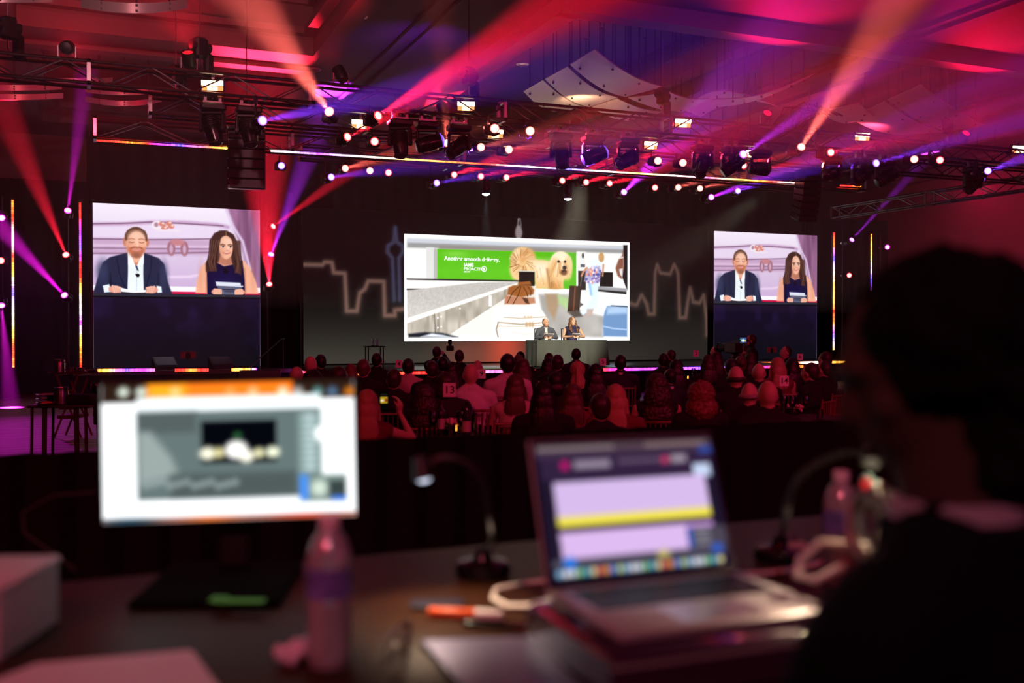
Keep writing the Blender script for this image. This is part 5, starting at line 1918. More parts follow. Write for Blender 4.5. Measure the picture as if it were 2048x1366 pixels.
AUDPOS = []
for i, (px, ytop, wpx, hk, hc, kind, colr, pose, yawx, ch, Dov, lab) in enumerate(AUD):
    Dw = WID[hk] * FPX / wpx
    Dh = .33 * FPX / (ytop - 662)
    D = Dov or math.sqrt(Dw * Dh)
    p = at(px, ytop, D=D)
    topz = 1.335 if hk in ('bald', 'fringe') else 1.345
    sc = min(1.13, max(.86, p.z / topz))
    yaw = math.atan2(-(11.5 - p.x), 26.0 - p.y) + R(yawx)
    fem = kind in ('bare', 'top')
    o = put('person', body(pose, fem), SKIN, None, (p.x, p.y, 0), (0, 0, yaw), None, sc)
    tag(o, lab, 'person', 'seated audience')
    person_parts(o, pose, fem, hk, hc, kind, colr)
    AUDPOS.append((o, D, px))
    if ch:
        chair('chair of the ' + lab, (p.x, p.y, 0), yaw, sc)

# phone in the raised hands
pw = next(o for o, D, px in AUDPOS if px == 735)
pl = pw.matrix_basis @ V((.11, .235, 1.235))
t = thing('smartphone', 'smartphone held up over the audience, its screen showing the stage', 'phone', pl, pw.rotation_euler)
obj('case', MB().cham((0, 0, 0), (.075, .010, .155), .006), BLACKG, t)
c = Canvas(24, 48, 2.05, (.02, .02, .02))
c.rect(.08, .62, .92, 1.35, (.75, .62, .12), .05)
c.ell(.3, 1.05, .2, .14, (.95, .9, .8), so=.08)
c.ell(.75, 1.0, .14, .2, (.55, .2, .1), so=.08)
c.rect(.1, .3, .9, .5, (.12, .1, .06), .05)
put('display', c.mesh('phone_picture', .066, .14), vmat('phone_light', .9), t, (0, -.0062, 0))

# photographer's camera, video camera and its operator
po = next(o for o, D, px in AUDPOS if px == 874)
cl = po.matrix_basis @ V((.19, .22, 1.30))
t = thing('photo_camera', 'black photo camera with flash held up by the photographer', 'camera', cl, po.rotation_euler)
obj('camera_body', MB().cham((0, 0, 0), (.14, .07, .10), .012).cham((0, 0, .06), (.05, .05, .03), .008), BLACK, t)
obj('lens', MB().lathe([(.03, .03), (.042, .04), (.042, .15), (.036, .16)], 14, (0, 0, 0), 'y'), BLACKG, t)
obj('flash', MB().cham((0, .0, .12), (.07, .06, .09), .01, (.3, 0, 0)).box((0, 0, .075), (.03, .03, .03)), BLACK, t)

BODY_ST = MB()
torso(BODY_ST, .012)
for s_ in (-1, 1):
    BODY_ST.cap((s_ * .09, 0, .52), (s_ * .1, .02, .22), .085, .06)
    BODY_ST.cap((s_ * .1, .02, .22), (s_ * .1, 0, -.24), .06, .045)
    BODY_ST.cap((s_ * .1, 0, -.29), (s_ * .11, .13, -.295), .045, .038)
    BODY_ST.cap((s_ * .2, -.02, 1.0), (s_ * .26, .08, .78), .06, .05)
    BODY_ST.cap((s_ * .26, .08, .78), (s_ * .12, .3, .86), .05, .034)
    hand(BODY_ST, (s_ * .12, .3, .86), (-s_ * .3, 1, .2), s_, .6)
BODY_ST.cap((0, -.018, 1.04), (0, 0, 1.16), .054, .05)
head_blobs(BODY_ST)
p = at(1502, 668, D=19)
sc = (p.z - .0) / (1.345 + .335)
yaw = YAW + math.pi / 2 - YAW * 2
o = put('person', remesh(BODY_ST, .014, 4, name='person_body'), CLO['black'], None, (p.x, p.y, .335 * sc), (0, 0, R(60)), None, sc)
tag(o, 'standing camera operator with glasses in dark clothes, turned left to the viewfinder', 'person')
put('face_skin', (lambda m_: (head_blobs(m_), remesh(m_, .012, 3, name='face'))[1])(MB()), SKIN, o, None, None, None, 1.0)
put('hair', hair('short'), HAIRM['dark'], o)
obj('glasses', MB().tube([(-.078, 0, 1.22), (-.07, .085, 1.222), (-.01, .108, 1.222), (.01, .108, 1.222), (.07, .085, 1.222), (.078, 0, 1.22)], .004, 5).box((-.035, .104, 1.21), (.045, .004, .03)).box((.035, .104, 1.21), (.045, .004, .03)), BLACKG, o)
p2 = at(1470, 690, D=18.2)
t = thing('video_camera', 'broadcast video camera on a tripod with a bright viewfinder, right of the stage', 'camera', (p2.x, p2.y, 0), (0, 0, R(-5)))
zc = p2.z - .05
obj('camera_body', MB().cham((0, .05, zc), (.16, .42, .20), .02).box((0, -.05, zc + .13), (.03, .25, .03)), BLACK, t)
obj('lens', MB().lathe([(.05, .26), (.075, .28), (.075, .52), (.085, .53), (.085, .62), (.06, .62)], 16, (0, 0, zc), 'y'), BLACKG, t)
vf = MB().cham((.10, -.10, zc + .14), (.17, .03, .12), .008)
v_ = obj('viewfinder', vf, BLACK, t)
c = Canvas(30, 22, .7, (.2, .3, .5))
c.ell(.5, .4, .3, .2, (.9, .95, 1), so=.1)
c.ell(.2, .3, .14, .1, (.3, .75, .4), so=.06)
c.ell(.8, .45, .12, .12, (.85, .7, .2), so=.06)
put('display', c.mesh('viewfinder_picture', .14, .095), vmat('viewfinder_light', 1.0), v_, (.10, -.117, zc + .14))
obj('tripod_head', MB().cham((0, 0, zc - .15), (.12, .14, .10), .02).tube([(0, -.05, zc - .15), (.05, -.5, zc - .3)], .012, 6), BLACK, t)
for k in range(3):
    a = R(90 + 120 * k)
    obj('tripod_leg', MB().tube([(.04 * math.cos(a), .04 * math.sin(a), zc - .2), (.45 * math.cos(a), .45 * math.sin(a), .015)], .018, 6), BLACK, t)

# ------------------------------------------------------------------ presenters on the stage
def presenter(label, px, pyt, fem):
    D = 28.0
    p = at(px, pyt, D=D)
    m = MB()
    torso(m, -.004, fem)
    m.cap((0, -.018, 1.04), (0, .0, 1.16), .054 if not fem else .046, .05 if not fem else .043)
    tw = Matrix.Rotation(R(24), 3, 'Z')
    mh = MB()
    head_blobs(mh, (0, .01, 1.215), pitch=R(-6))
    vs = [tuple(tw @ V((x, y, 0)) + V((0, 0, z))) for x, y, z in mh.v]
    m.add(vs, mh.f)
    arms = [((.20, -.02, 1.0), (.29, .15, .79), (.10, .36, .80)), ((-.20, -.02, 1.0), (-.29, .15, .79), (-.10, .36, .80))]
    for i, a in enumerate(arms):
        k = -.008 if fem else -.003
        m.cap(a[0], a[1], .054 + k, .043 + k)
        m.cap(a[1], a[2], .043 + k, .028)
        hand(m, a[2], (-.5 * (1 if i == 0 else -1), .8, .12), 1 if i == 0 else -1, .6, (0, .2, -1))
    legs(m, -.004)
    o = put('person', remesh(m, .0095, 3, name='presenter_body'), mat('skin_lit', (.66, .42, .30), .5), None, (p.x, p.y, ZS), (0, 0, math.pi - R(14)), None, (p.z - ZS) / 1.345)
    tag(o, label, 'person')
    mj = MB()
    torso(mj, .012, fem)
    if not fem:
        for a in arms:
            mj.cap(a[0], a[1], .067, .056)
            mj.cap(a[1], V(a[1]).lerp(V(a[2]), .85), .056, .042)
    put('dress' if fem else 'jacket', remesh(mj, .012, 4, name='top'), mat('dress_navy', (.018, .016, .07), .7) if fem else mat('blazer_slate', (.07, .085, .12), .75), o)
    put('trousers', TROUSERS, CLO['navy'], o)
    tr = (0, 0, R(24))
    if fem:
        mm = MB()
        mm.ell((0, -.022, 1.24), (.09, .1, .106), 18, 12)
        mm.ell((0, -.07, 1.12), (.1, .06, .16), 16, 10)
        for s_ in (-1, 1):
            mm.chain([(s_ * .07, .02, 1.25), (s_ * .092, .02, 1.14), (s_ * .11, .06, 1.02), (s_ * .10, .10, .93)], [.03, .036, .045, .03])
        put('hair', remesh(mm, .009, 1, lambda co: .008 * math.sin(co.z * 55 + co.x * 25) + .004 * noise.noise(co * 40), 'hair'), mat('hair_chestnut', (.16, .075, .035), .4), o, None, tr)
    else:
        put('hair', (lambda q: (q.ell((0, -.03, 1.252), (.079, .085, .085), 18, 12), q.ell((0, -.055, 1.2), (.07, .05, .07), 14, 8), remesh(q, .009, 2, curl(.003, 50), 'hair'))[-1])(MB()), mat('hair_light_brown', (.20, .10, .05), .45), o, None, tr)
        bd = MB()
        bd.ell((0, .055, 1.118), (.048, .042, .035), 12, 8)
        for s_ in (-1, 1):
            bd.cap((s_ * .055, .03, 1.17), (s_ * .04, .06, 1.125), .014, .022)
        bd.cap((-.03, .093, 1.164), (.03, .093, 1.164), .008, .008)
        put('beard', remesh(bd, .007, 2, curl(.002, 60), 'beard'), mat('beard_ginger', (.30, .13, .06), .6), o, None, tr)
        sh = MB().sheet(lambda u, v: ((u - .5) * (.06 + .03 * v), .112 + .012 * math.sin(math.pi * v), 1.07 - .40 * v), 4, 8, .012)
        obj('shirt_front', sh, mat('shirt_white', (.75, .75, .78), .7), o)
        for s_ in (-1, 1):
            obj('collar', MB().sheet(lambda u, v: (s_ * (.012 + .055 * u), .105 - .10 * u, 1.09 - .07 * v * (1 - .4 * u)), 4, 2, .008), mat('shirt_white', (.75, .75, .78), .7), o)
            obj('lapel', MB().sheet(lambda u, v: (s_ * (.035 + .05 * u + .01 * v), .118 - .02 * u, 1.06 - .34 * v), 2, 6, .008), mat('blazer_slate', (.07, .085, .12), .75), o)
        obj('lapel_microphone', MB().ell((.012, .132, .93), (.012, .012, .02), 8, 6), BLACK, o)
    # eyes
    for s_ in (-1, 1):
        q = tw @ V((s_ * .03, .088, 0))
        obj('eye', MB().ell((q.x, q.y, 1.222), (.012, .010, .008), 8, 6), mat('eye_dark', (.04, .025, .02), .2), o)
    # cue cards lie in the hands
    cd_ = o.matrix_basis @ V((0, .46, .85))
    t = thing('cue_cards', ('small stack of cue cards held by the woman on stage' if fem else 'open white cue sheets held by the man on stage'), 'paper', cd_, (R(35), 0, math.pi - R(14)))
    obj('sheet', MB().cham((0, 0, 0), (.22 if fem else .28, .14 if fem else .2, .006), .002), mat('paper_white', (.8, .8, .8), .6), t)
    obj('back_card', MB().cham((0, .0, -.008), (.2 if fem else .25, .13 if fem else .18, .006), .002), mat('card_grey', (.25, .25, .3), .6), t)
    # banquet chair
    t = thing('stage_chair', 'black framed stage chair behind the ' + ('woman' if fem else 'man'), 'chair', (p.x, p.y + .02, ZS), math.pi - R(14), 'chairs on the stage')
    obj('seat', MB().cham((0, 0, .42), (.46, .46, .07), .03), mat('seat_cream', (.5, .45, .33), .8), t)
    obj('back_pad', MB().cham((.0, -.27, .82), (.42, .04, .40), .02), mat('seat_cream', (.5, .45, .33), .8), t)
    obj('back_frame', MB().tube([(-.25, -.25, .38), (-.25, -.29, 1.03), (.25, -.29, 1.03), (.25, -.25, .38)], .02, 6), BLACK, t)
    for x in (-.2, .2):
        for y in (-.2, .2):
            obj('leg', MB().tube([(x, y, .4), (x * 1.1, y * 1.1, 0)], .014, 6), BLACK, t)
    return o, p


presenter('bearded man in slate blazer and white shirt seated at the draped table on stage', 1091, 636, False)
presenter('woman with long wavy chestnut hair in navy dress seated at the draped table on stage', 1145, 633, True)


# ------------------------------------------------------------------ stage furniture
GLASS = thin_glass('clear_glass', (.93, .93, .93), .08, .6)
SILVER = mat('polished_steel', (.55, .52, .52), .22, 1.0)
tp = at(1075, 681, Y=24.45)
tq = at(1214, 681, Y=24.45)
TZ = tp.z
t = thing('draped_table', 'long table on stage under a grey-green floor-length cloth', 'table', ((tp.x + tq.x) / 2, 24.85, ZS))
hw, hd, th_ = (tq.x - tp.x) / 2, .40, TZ - ZS
obj('table_top', MB().cham((0, 0, th_ - .03), (2 * hw - .02, 2 * hd - .02, .04), .01), mat('plywood', (.3, .2, .12), .6), t)
for x in (-hw + .15, hw - .15):
    for y in (-.25, .25):
        obj('leg', MB().tube([(x, y, 0), (x, y, th_ - .05)], .02, 6), STEEL, t)
per = []
N = 120


def rim(u):
    L = [2 * hw, 2 * hd, 2 * hw, 2 * hd]
    s_ = u * sum(L)
    for k, l in enumerate(L):
        if s_ <= l or k == 3:
            f = min(1, s_ / l)
            return [(-hw + 2 * hw * f, -hd), (hw, -hd + 2 * hd * f), (hw - 2 * hw * f, hd), (-hw, hd - 2 * hd * f)][k]
        s_ -= l


def cloth(u, v):
    x, y = rim(u)
    d = V((x / hw, y / hd, 0))
    d = V((d.x ** 3, d.y ** 3, 0))
    d.normalize()
    f = (.05 + .05 * noise.noise((x * 3.1, y * 3.1, 1.7)) + .025 * math.sin(u * 2 * math.pi * 17 + noise.noise((x, y, 3)) * 4)) * v
    return (x + d.x * f, y + d.y * f, th_ + .004 - (th_ - .02) * v)


obj('tablecloth', MB().sheet(cloth, 160, 6, 0).box((0, 0, th_ + .002), (2 * hw, 2 * hd, .006)), mat('cloth_grey_green', (.062, .074, .070), .85, bump=.2, noise_scale=40), t)

p = at(749, 693, Y=25.4)
t = thing('trophy_table', 'small black high table on stage left of the centre screen', 'table', (p.x, 25.4, ZS))
h_ = p.z - ZS
obj('table_top', MB().cham((0, 0, h_), (.50, .40, .03), .008), BLACKG, t)
for x in (-.2, .2):
    for y in (-.15, .15):
        obj('leg', MB().tube([(x, y, 0), (x, y, h_)], .018, 6), BLACK, t)
for s_, lab in ((-.055, 'left'), (.055, 'right')):
    t = thing('award_trophy', lab + ' of two upright blue glass awards on the small high table', 'trophy', (p.x + s_, 25.35, p.z + .016), group='glass awards')
    obj('block', MB().cham((0, 0, .10), (.06, .03, .17), .006), mat('award_glass', (.5, .62, 1.0), .05, trans=.7, ior=1.3), t)
    obj('plinth', MB().cham((0, 0, .01), (.075, .05, .022), .004), BLACKG, t)

for px, lab in ((331, 'black wedge speaker on the deck edge, left one under the left screen'), (443, 'black wedge speaker on the deck edge, right one under the left screen')):
    p = at(px, 738, Y=26.35)
    t = thing('wedge_speaker', lab, 'loudspeaker', (p.x, 26.35, ZS), R(15), 'wedge speakers on the deck edge')
    obj('cabinet', MB().add([(-.28, -.2, 0), (.28, -.2, 0), (.28, .25, 0), (-.28, .25, 0), (-.28, -.12, .1), (.28, -.12, .1), (.28, .2, .32), (-.28, .2, .32)], [(0, 3, 2, 1), (4, 5, 6, 7), (0, 1, 5, 4), (1, 2, 6, 5), (2, 3, 7, 6), (3, 0, 4, 7)]), BLACK, t, smooth=False)
    obj('grille', MB().box((0, .04, .215), (.5, .34, .01), (R(34.5), 0, 0)), BLACKG, t)
t = thing('stair_rail', 'dark handrail of the stairs at the left corner of the stage', 'handrail', (4.15, 26.0, 0))
obj('rail', MB().tube([(-.75, -.9, .75), (.2, .1, 1.45), (.3, .2, 1.45)], .018, 6), BLACK, t)
for x, y, z in ((-.7, -.85, .78), (.25, .15, 1.45)):
    obj('post', MB().tube([(x, y, 0), (x, y, z)], .016, 6), BLACK, t)
t = thing('stage_steps', 'black steps up to the stage beside the left deck wing', 'steps', (3.75, 25.4, 0))
for k in range(3):
    obj('step', MB().cham((0, -.28 + k * .3, .11 + k * .11), (1.0, .3, .22 + k * .22), .008), STAGEM, t)

# ------------------------------------------------------------------ audience tables
TCL = mat('tablecloth_dark', (.045, .03, .035), .85)


def round_table(label, px, D, r):
    p = at(px, 700, D=D)
    t = thing('banquet_table', label, 'table', (p.x, p.y, 0), group='round audience tables')
    obj('table_top', MB().lathe([(.05, .70), (r - .02, .70), (r - .02, .735), (.05, .735)], 28), mat('plywood', (.3, .2, .12), .6), t)
    obj('tablecloth', MB().sheet(lambda u, v: ((r + .01 + .05 * v * math.sin(u * 2 * math.pi * 14)) * math.cos(u * 2 * math.pi), (r + .01 + .05 * v * math.sin(u * 2 * math.pi * 14)) * math.sin(u * 2 * math.pi), .742 - .66 * v), 84, 3).lathe([(.02, .738), (r + .012, .738), (r + .012, .744), (.02, .744)], 40), TCL, t)
    obj('pedestal', MB().lathe([(.3, 0), (.3, .03), (.05, .06), (.05, .7)], 14), BLACK, t)
    return p


TLAB = {'13': 'round cloth-covered table crowded with glasses in the nearest row', '14': 'round cloth-covered table right of the brightly lit bald man', '9': 'round table behind the bald man in the white shirt', '5': 'round table before the right end of the draped stage table', '4': 'round table left of the man in the checked shirt', '2': 'round table with a glowing candle before the skyline wall', '6': 'round table below the right video screen'}
CLAB = {'13': 'largest white card, reading 13, beside the bald man in white shirt', '14': 'white card reading 14 above the flowers at right', '9': 'small white card reading 9 next to a bald head', '5': 'white card reading 5 before the corner of the draped stage table', '4': 'white card reading 4 left of the man in the checked shirt', '2': 'white card reading 2 before the right end of the skyline wall', '6': 'white card reading 6 below the right video screen'}
TAB = {'13': (905, 8.25, .68), '14': (1590, 10.2, .72), '9': (962, 12.9, .6), '5': (1200, 15.4, .6), '4': (812, 16.4, .55), '2': (1385, 18.6, .6), '6': (1606, 15.6, .6)}
for k, (px, D, r) in TAB.items():
    round_table(TLAB[k], px, D, r)

CARD = mat('card_white', (.78, .74, .76), .6)
INK = mat('ink_black', (.01, .01, .01), .6)
for k, px, py, D, sz in (('13', 899, 780, 8.3, .105), ('14', 1568, 762, 10.1, .095), ('9', 963, 748, 12.6, .105), ('5', 1206, 724, 15.2, .10), ('4', 798, 728, 16.3, .11), ('2', 1392, 707, 18.5, .105), ('6', 1600, 714, 15.4, .09)):
    p = at(px, py, D=D)
    t = thing('table_number', CLAB[k], 'sign', (p.x, p.y, .745), -YAW + R(3), 'table number cards')
    h_ = p.z - .745
    obj('stand', MB().tube([(0, 0, .01), (0, 0, h_)], .004, 5).lathe([(.045, 0), (.045, .006), (.01, .012)], 12), STEEL, t)
    obj('card', MB().cham((0, -.004, h_), (sz, .004, sz * 1.12), .0015), CARD, t)
    me = text_mesh(k, sz * .85, .001)
    put('number', me, INK, t, (0, -.0075, h_), (math.pi / 2, 0, 0))

wine = MB().lathe([(.035, 0), (.035, .003), (.005, .008), (.004, .085), (.018, .10), (.038, .13), (.042, .17), (.034, .22), (.032, .22), (.040, .17), (.036, .132), (.016, .103), (.002, .095)], 16).mesh('wine_glass')
tumbler = MB().lathe([(.030, 0), (.034, .10), (.032, .10), (.028, .006), (.002, .006)], 14).mesh('tumbler')
bot = MB().lathe([(.036, 0), (.037, .02), (.037, .19), (.030, .215), (.014, .24), (.013, .30), (.015, .302), (.015, .312), (.012, .312)], 16).mesh('bottle')
bl = MB().lathe([(.0375, .06), (.0378, .06), (.0378, .15), (.0375, .15)], 16).mesh('label')
BGL = mat('dark_bottle_glass', (.02, .03, .02), .08, coat=.5)
GCOUNT = {}


def on_table(kind, lab, px, D):
    p = at(px, 700, D=D)
    loc = (p.x, p.y, .746)
    if kind == 'wine':
        t = put('wine_glass', wine, GLASS, None, loc)
        tag(t, lab, 'glass', 'glasses on the audience tables')
    elif kind == 'tumbler':
        t = put('tumbler', tumbler, GLASS, None, loc)
        tag(t, lab, 'glass', 'glasses on the audience tables')
    elif kind == 'bottle':
        t = thing('wine_bottle', lab, 'bottle', loc, group='bottles on the audience tables')
        put('glass_body', bot, BGL, t)
        put('label', bl, mat('bottle_label', (.5, .45, .4), .6), t)
    elif kind == 'flowers':
        t = thing('flower_bowl', lab, 'flowers', loc, group='low flower bowls')
        obj('bowl', MB().lathe([(.05, 0), (.09, .03), (.10, .07), (.095, .07), (.05, .02)], 16), GLASS, t)
        rr_ = random.Random(int(px))
        for k in range(14):
            a, q = rr_.random() * 6.28, rr_.random() * .10
            b = MB()
            for j in range(5):
                e = j * 1.257
                b.ell((.018 * math.cos(e), .018 * math.sin(e), .004 * j % .01), (.018, .018, .012), 7, 5)
            obj('blossom', b, mat('petal_pale', (.75, .5, .5), .6), t, (q * math.cos(a), q * math.sin(a), .085 + .035 * rr_.random() - q * .2), (rr_.random(), rr_.random(), 0))
    elif kind == 'candle':
        t = thing('votive_candle', lab, 'candle', loc, group='votive candles')
        obj('holder', MB().lathe([(.035, 0), (.045, .08), (.043, .08), (.033, .008)], 14), GLASS, t)
        obj('flame', MB().ell((0, 0, .05), (.016, .016, .03), 10, 8), emat('candle_flame', (1, .40, .05), 3), t)
        obj('wax', MB().lathe([(.028, .004), (.028, .03)], 12), mat('wax', (.7, .5, .3), .5), t)


for kind, lab, px, D in (
    ('wine', 'tall wine glass left of the number 13 card', 866, 8.45), ('wine', 'wine glass right of the number 13 card, nearer one', 922, 8.5), ('wine', 'wine glass right of the number 13 card, farther one', 941, 8.6),
    ('tumbler', 'tumbler at the left rim of table 13', 843, 8.4), ('tumbler', 'tumbler beside the tall wine glass on table 13', 864, 8.55), ('tumbler', 'tumbler in front of the flowers on table 13', 903, 8.62), ('tumbler', 'tumbler right of the bottle on table 13', 955, 8.55), ('tumbler', 'tumbler at the right rim of table 13', 976, 8.45),
    ('bottle', 'dark wine bottle between the wine glasses on table 13', 933, 8.35), ('bottle', 'dark wine bottle left behind the number 13 card', 882, 8.6), ('flowers', 'low bowl of pale flowers among the glasses of the nearest table', 900, 8.75),
    ('bottle', 'dark wine bottle left of the straight haired woman', 1003, 12.7), ('wine', 'wine glass beside the number 9 card', 985, 12.7),
    ('wine', 'wine glass left of the flowers on table 14', 1568, 10.55), ('wine', 'wine glass behind the flowers on table 14', 1585, 10.5), ('wine', 'wine glass right of the flowers on table 14', 1612, 10.5), ('flowers', 'low bowl of pale flowers right of the brightly lit bald man', 1588, 10.72), ('tumbler', 'tumbler close to the dark foreground head', 1640, 10.2),
    ('tumbler', 'tumbler near the number 14 stand', 1575, 10.75),
    ('candle', 'amber votive candle glowing between the dark haired women', 1376, 18.3), ('wine', 'wine glass beside the glowing candle', 1387, 18.3), ('candle', 'small amber candle on the table with the number 13', 912, 8.7), ('wine', 'wine glass on the table with the number 5', 1213, 15.2), ('wine', 'wine glass left of the number 5 card', 1190, 15.3),
):
    on_table(kind, lab, px, D)

# ------------------------------------------------------------------ service tables at the left
p = at(136, 808, Z=.76)
t = thing('service_table', 'dark service table with slim legs at the left, crowded with tableware', 'table', (p.x, p.y, 0), -YAW)
obj('table_top', MB().cham((0, 0, .745), (.76, .55, .03), .01), mat('dark_wood', (.05, .025, .02), .35), t)
for x, y, r_ in ((-.33, -.22, .018), (-.29, .24, .018), (-.19, -.2, .03), (.19, -.2, .03), (.27, .22, .018), (.31, -.22, .02)):
    obj('leg', MB().tube([(x, y, .73), (x * 1.04, y, .0)], r_, 7), mat('dark_wood', (.05, .025, .02), .35), t)
base = Matrix.Translation((p.x, p.y, .76)) @ Matrix.Rotation(-YAW, 4, 'Z')


def srv(name, lab, cat, x, y, z=0):
    q = base @ V((x, y, z))
    return thing(name, lab, cat, q, -YAW, 'tableware on the service tables')


def pitcher(t):
    obj('vessel', MB().lathe([(.06, 0), (.085, .01), (.085, .16), (.078, .2), (.082, .215), (.076, .215), (.07, .19), (.076, .16), (.07, .015)], 20), SILVER, t)
    obj('handle', MB().tube([(.08, 0, .17), (.13, 0, .17), (.135, 0, .08), (.083, 0, .05)], .009, 6), SILVER, t)


pitcher(srv('water_pitcher', 'shiny metal pitcher at the front of the service table', 'pitcher', -.02, -.14))
for k in range(3):
    t = srv('plate_stack', ('lowest', 'middle', 'topmost')[k] + ' tray of the stack on the service table', 'tray', -.22, .02, .001 + k * .05)
    obj('tray', MB().lathe([(.04, 0), (.14, .002), (.17, .02), (.165, .022), (.135, .008), (.04, .006)], 22), SILVER, t)
    if k < 2:
        obj('stack_spacer', MB().lathe([(.04, .006), (.04, .05)], 12), CLO['dark'], t)
t = srv('black_bag', 'black folded cloth hanging off the right end of the service table', 'cloth', .2, -.02)
obj('cloth', remesh(MB().cham((0, 0, .06), (.36, .3, .12), .03).cham((.18, -.02, -.1), (.06, .22, .3), .02), .02, 4, curl(.02, 9), 'cloth'), CLO['black'], t)
for k, (x, y, nm) in enumerate(((.08, .05, 'round glass jug left of the red cup'), (.22, .17, 'purple-tinted tumbler standing highest on the service table'), (.28, .15, 'dark cup at the right end of the service table'))):
    t = srv('cup', nm, 'cup', x, y, .125 if k else 0.0)
    obj('cup_body', MB().lathe([(.03, 0), (.045, .03), (.05, .09), (.042, .12), (.04, .12), (.046, .09), (.028, .01)], 16), GLASS if k < 2 else BLACKG, t)
t = srv('dish', 'oval dish with food at the front left of the service table', 'dish', -.16, -.2)
obj('dish_body', MB().lathe([(.04, 0), (.1, .01), (.12, .03), (.115, .032), (.04, .008)], 20), SILVER, t)
obj('food', MB().ell((0, 0, .025), (.07, .05, .025), 12, 6), mat('food_orange', (.6, .18, .06), .6), t)

p = at(146, 745, Z=1.0)
t = thing('tray_stand', 'folding wooden tray stand with crossed legs behind the service table', 'tray stand', (p.x, p.y, 0), -YAW)
for s_ in (-1, 1):
    for y in (-.2, .2):
        obj('leg', MB().tube([(-s_ * .17, y, .97), (s_ * .2, y + s_ * .02, .0)], .017, 6), mat('red_wood', (.16, .04, .03), .4), t)
    obj('top_bar', MB().tube([(-s_ * .17, -.24, .97), (-s_ * .17, .24, .97)], .016, 6), mat('red_wood', (.16, .04, .03), .4), t)
for k in range(3):
    obj('strap', MB().box((0, 0, .32 + .14 * k), (.3 - .05 * k, .44, .05)), mat('strap_dark_red', (.09, .02, .025), .7), t)
t2 = thing('serving_tray', 'large oval tray on the folding stand', 'tray', (p.x, p.y, .985), -YAW)
obj('tray_body', MB().add([(x * .36, y * .26, z) for z, (x, y) in [(0, (math.cos(R(a)), math.sin(R(a)))) for a in range(0, 360, 15)]] + [(x * .36, y * .26, z) for z, (x, y) in [(.03, (math.cos(R(a)) * 1.06, math.sin(R(a)) * 1.06)) for a in range(0, 360, 15)]], [tuple(range(24))] + [(i, (i + 1) % 24, 24 + (i + 1) % 24, 24 + i) for i in range(24)]), mat('tray_brown', (.1, .05, .05), .4), t2)
base = Matrix.Translation((p.x, p.y, .99)) @ Matrix.Rotation(-YAW, 4, 'Z')
pitcher(srv('water_pitcher', 'metal pitcher at the left end of the raised oval tray', 'pitcher', -.2, -.02))
for k, x in enumerate((-.02, .07, .15)):
    t = srv('cup', '%s metal cup from the left on the raised oval tray' % ORD[k], 'cup', x, -.02)
    obj('cup_body', MB().lathe([(.03, 0), (.036, .01), (.038, .09), (.034, .09), (.032, .012)], 14), SILVER, t)
t = srv('dish', 'small bowl at the right end of the raised oval tray', 'dish', .26, .04)
obj('dish_body', MB().lathe([(.03, 0), (.07, .03), (.075, .05), (.07, .05), (.03, .008)], 16), SILVER, t)


# ------------------------------------------------------------------ the control desk in front of the camera
ZD = 1.17
WOOD = mat('desk_wood', (.040, .016, .007), .5, spec=.12, noise_amt=.25, noise_scale=6)
t = thing('control_desk', 'brown wooden control desk in the foreground', 'table', (.7, 1.545, .42))
obj('table_top', MB().cham((0, 0, ZD - .42 - .018), (4.4, 1.09, .036), .008), WOOD, t)
for x in (-2.1, 2.1):
    for y in (-.49, .49):
        obj('leg', MB().tube([(x, y, 0), (x, y, ZD - .42 - .03)], .025, 8), BLACK, t)
obj('modesty_panel', MB().box((0, .525, .36), (4.2, .02, .6)), BLACK, t)

# monitor
pc = at(459, 902, D=1.93)
MW, MH = .482, .2655
t = thing('computer_monitor', 'bright white computer monitor on the desk at left', 'monitor', (pc.x, pc.y, ZD), (0, 0, -YAW + R(4)))
z0 = pc.z - ZD
tilt = (R(-2), R(-1.2), 0)
hs = obj('housing', MB().cham((0, .018, 0), (MW + .012, .03, MH + .014), .006), BLACK, t, (0, 0, z0), tilt)
c = Canvas(128, 72, MH / MW, (.98, .99, 1.0))


def q(x, y):
    u = (x - 427) / 1010.
    top_, bot_ = 140 - 18 * u, 700 - 42 * u
    return (u, (y - top_) / (bot_ - top_) * MH / MW)


c.rect(*q(427, 135), *q(1437, 192), (.16, .10, .07), .004)
c.rect(*q(610, 135), *q(1190, 194), (.98, .48, .10), .006)
c.rect(*q(610, 138), *q(760, 190), (1.0, .66, .12), .03)
for x, col in ((515, (.85, .9, .85)), (585, (.85, .9, .85)), (720, (1, .78, .5)), (940, (1, .6, .3)), (1030, (1, .72, .5)), (1150, (.98, .88, .75)), (1210, (.7, .7, .68)), (1290, (.35, .55, .55)), (1350, (.3, .42, .55)), (1420, (.8, .45, .1))):
    c.ell(*q(x, 168), .02, .018, col, so=.012)
c.rect(*q(565, 192), *q(1300, 248), (.93, .96, .97), .006)
c.rect(*q(565, 250), *q(1300, 578), (.36, .42, .42), .004)
c.rect(*q(570, 252), *q(800, 330), (.30, .34, .34), .02)
c.poly([q(572, 330), q(620, 330), q(700, 430), q(730, 500), q(572, 540)], (.55, .60, .59), .02)
c.rect(*q(700, 500), *q(1200, 575), (.28, .32, .32), .02)
for k in range(12):
    c.ell(*q(600 + k * 32, 545 - 8 * (k % 3)), .014, .012, (.55, .60, .60), so=.012)
c.rect(*q(820, 286), *q(1122, 446), (.015, .02, .045), .003)
for x, y, r_, col in ((845, 415, .03, (.96, .96, .86)), (890, 412, .024, (.85, .82, .6)), (960, 400, .044, (1, 1, .98)), (1000, 425, .03, (.98, .97, .9)), (1050, 412, .022, (.93, .92, .72)), (1105, 408, .026, (.96, .98, .86)), (965, 345, .014, (.2, .45, .25))):
    c.ell(*q(x, y), r_, r_ * .8, col, so=.012)
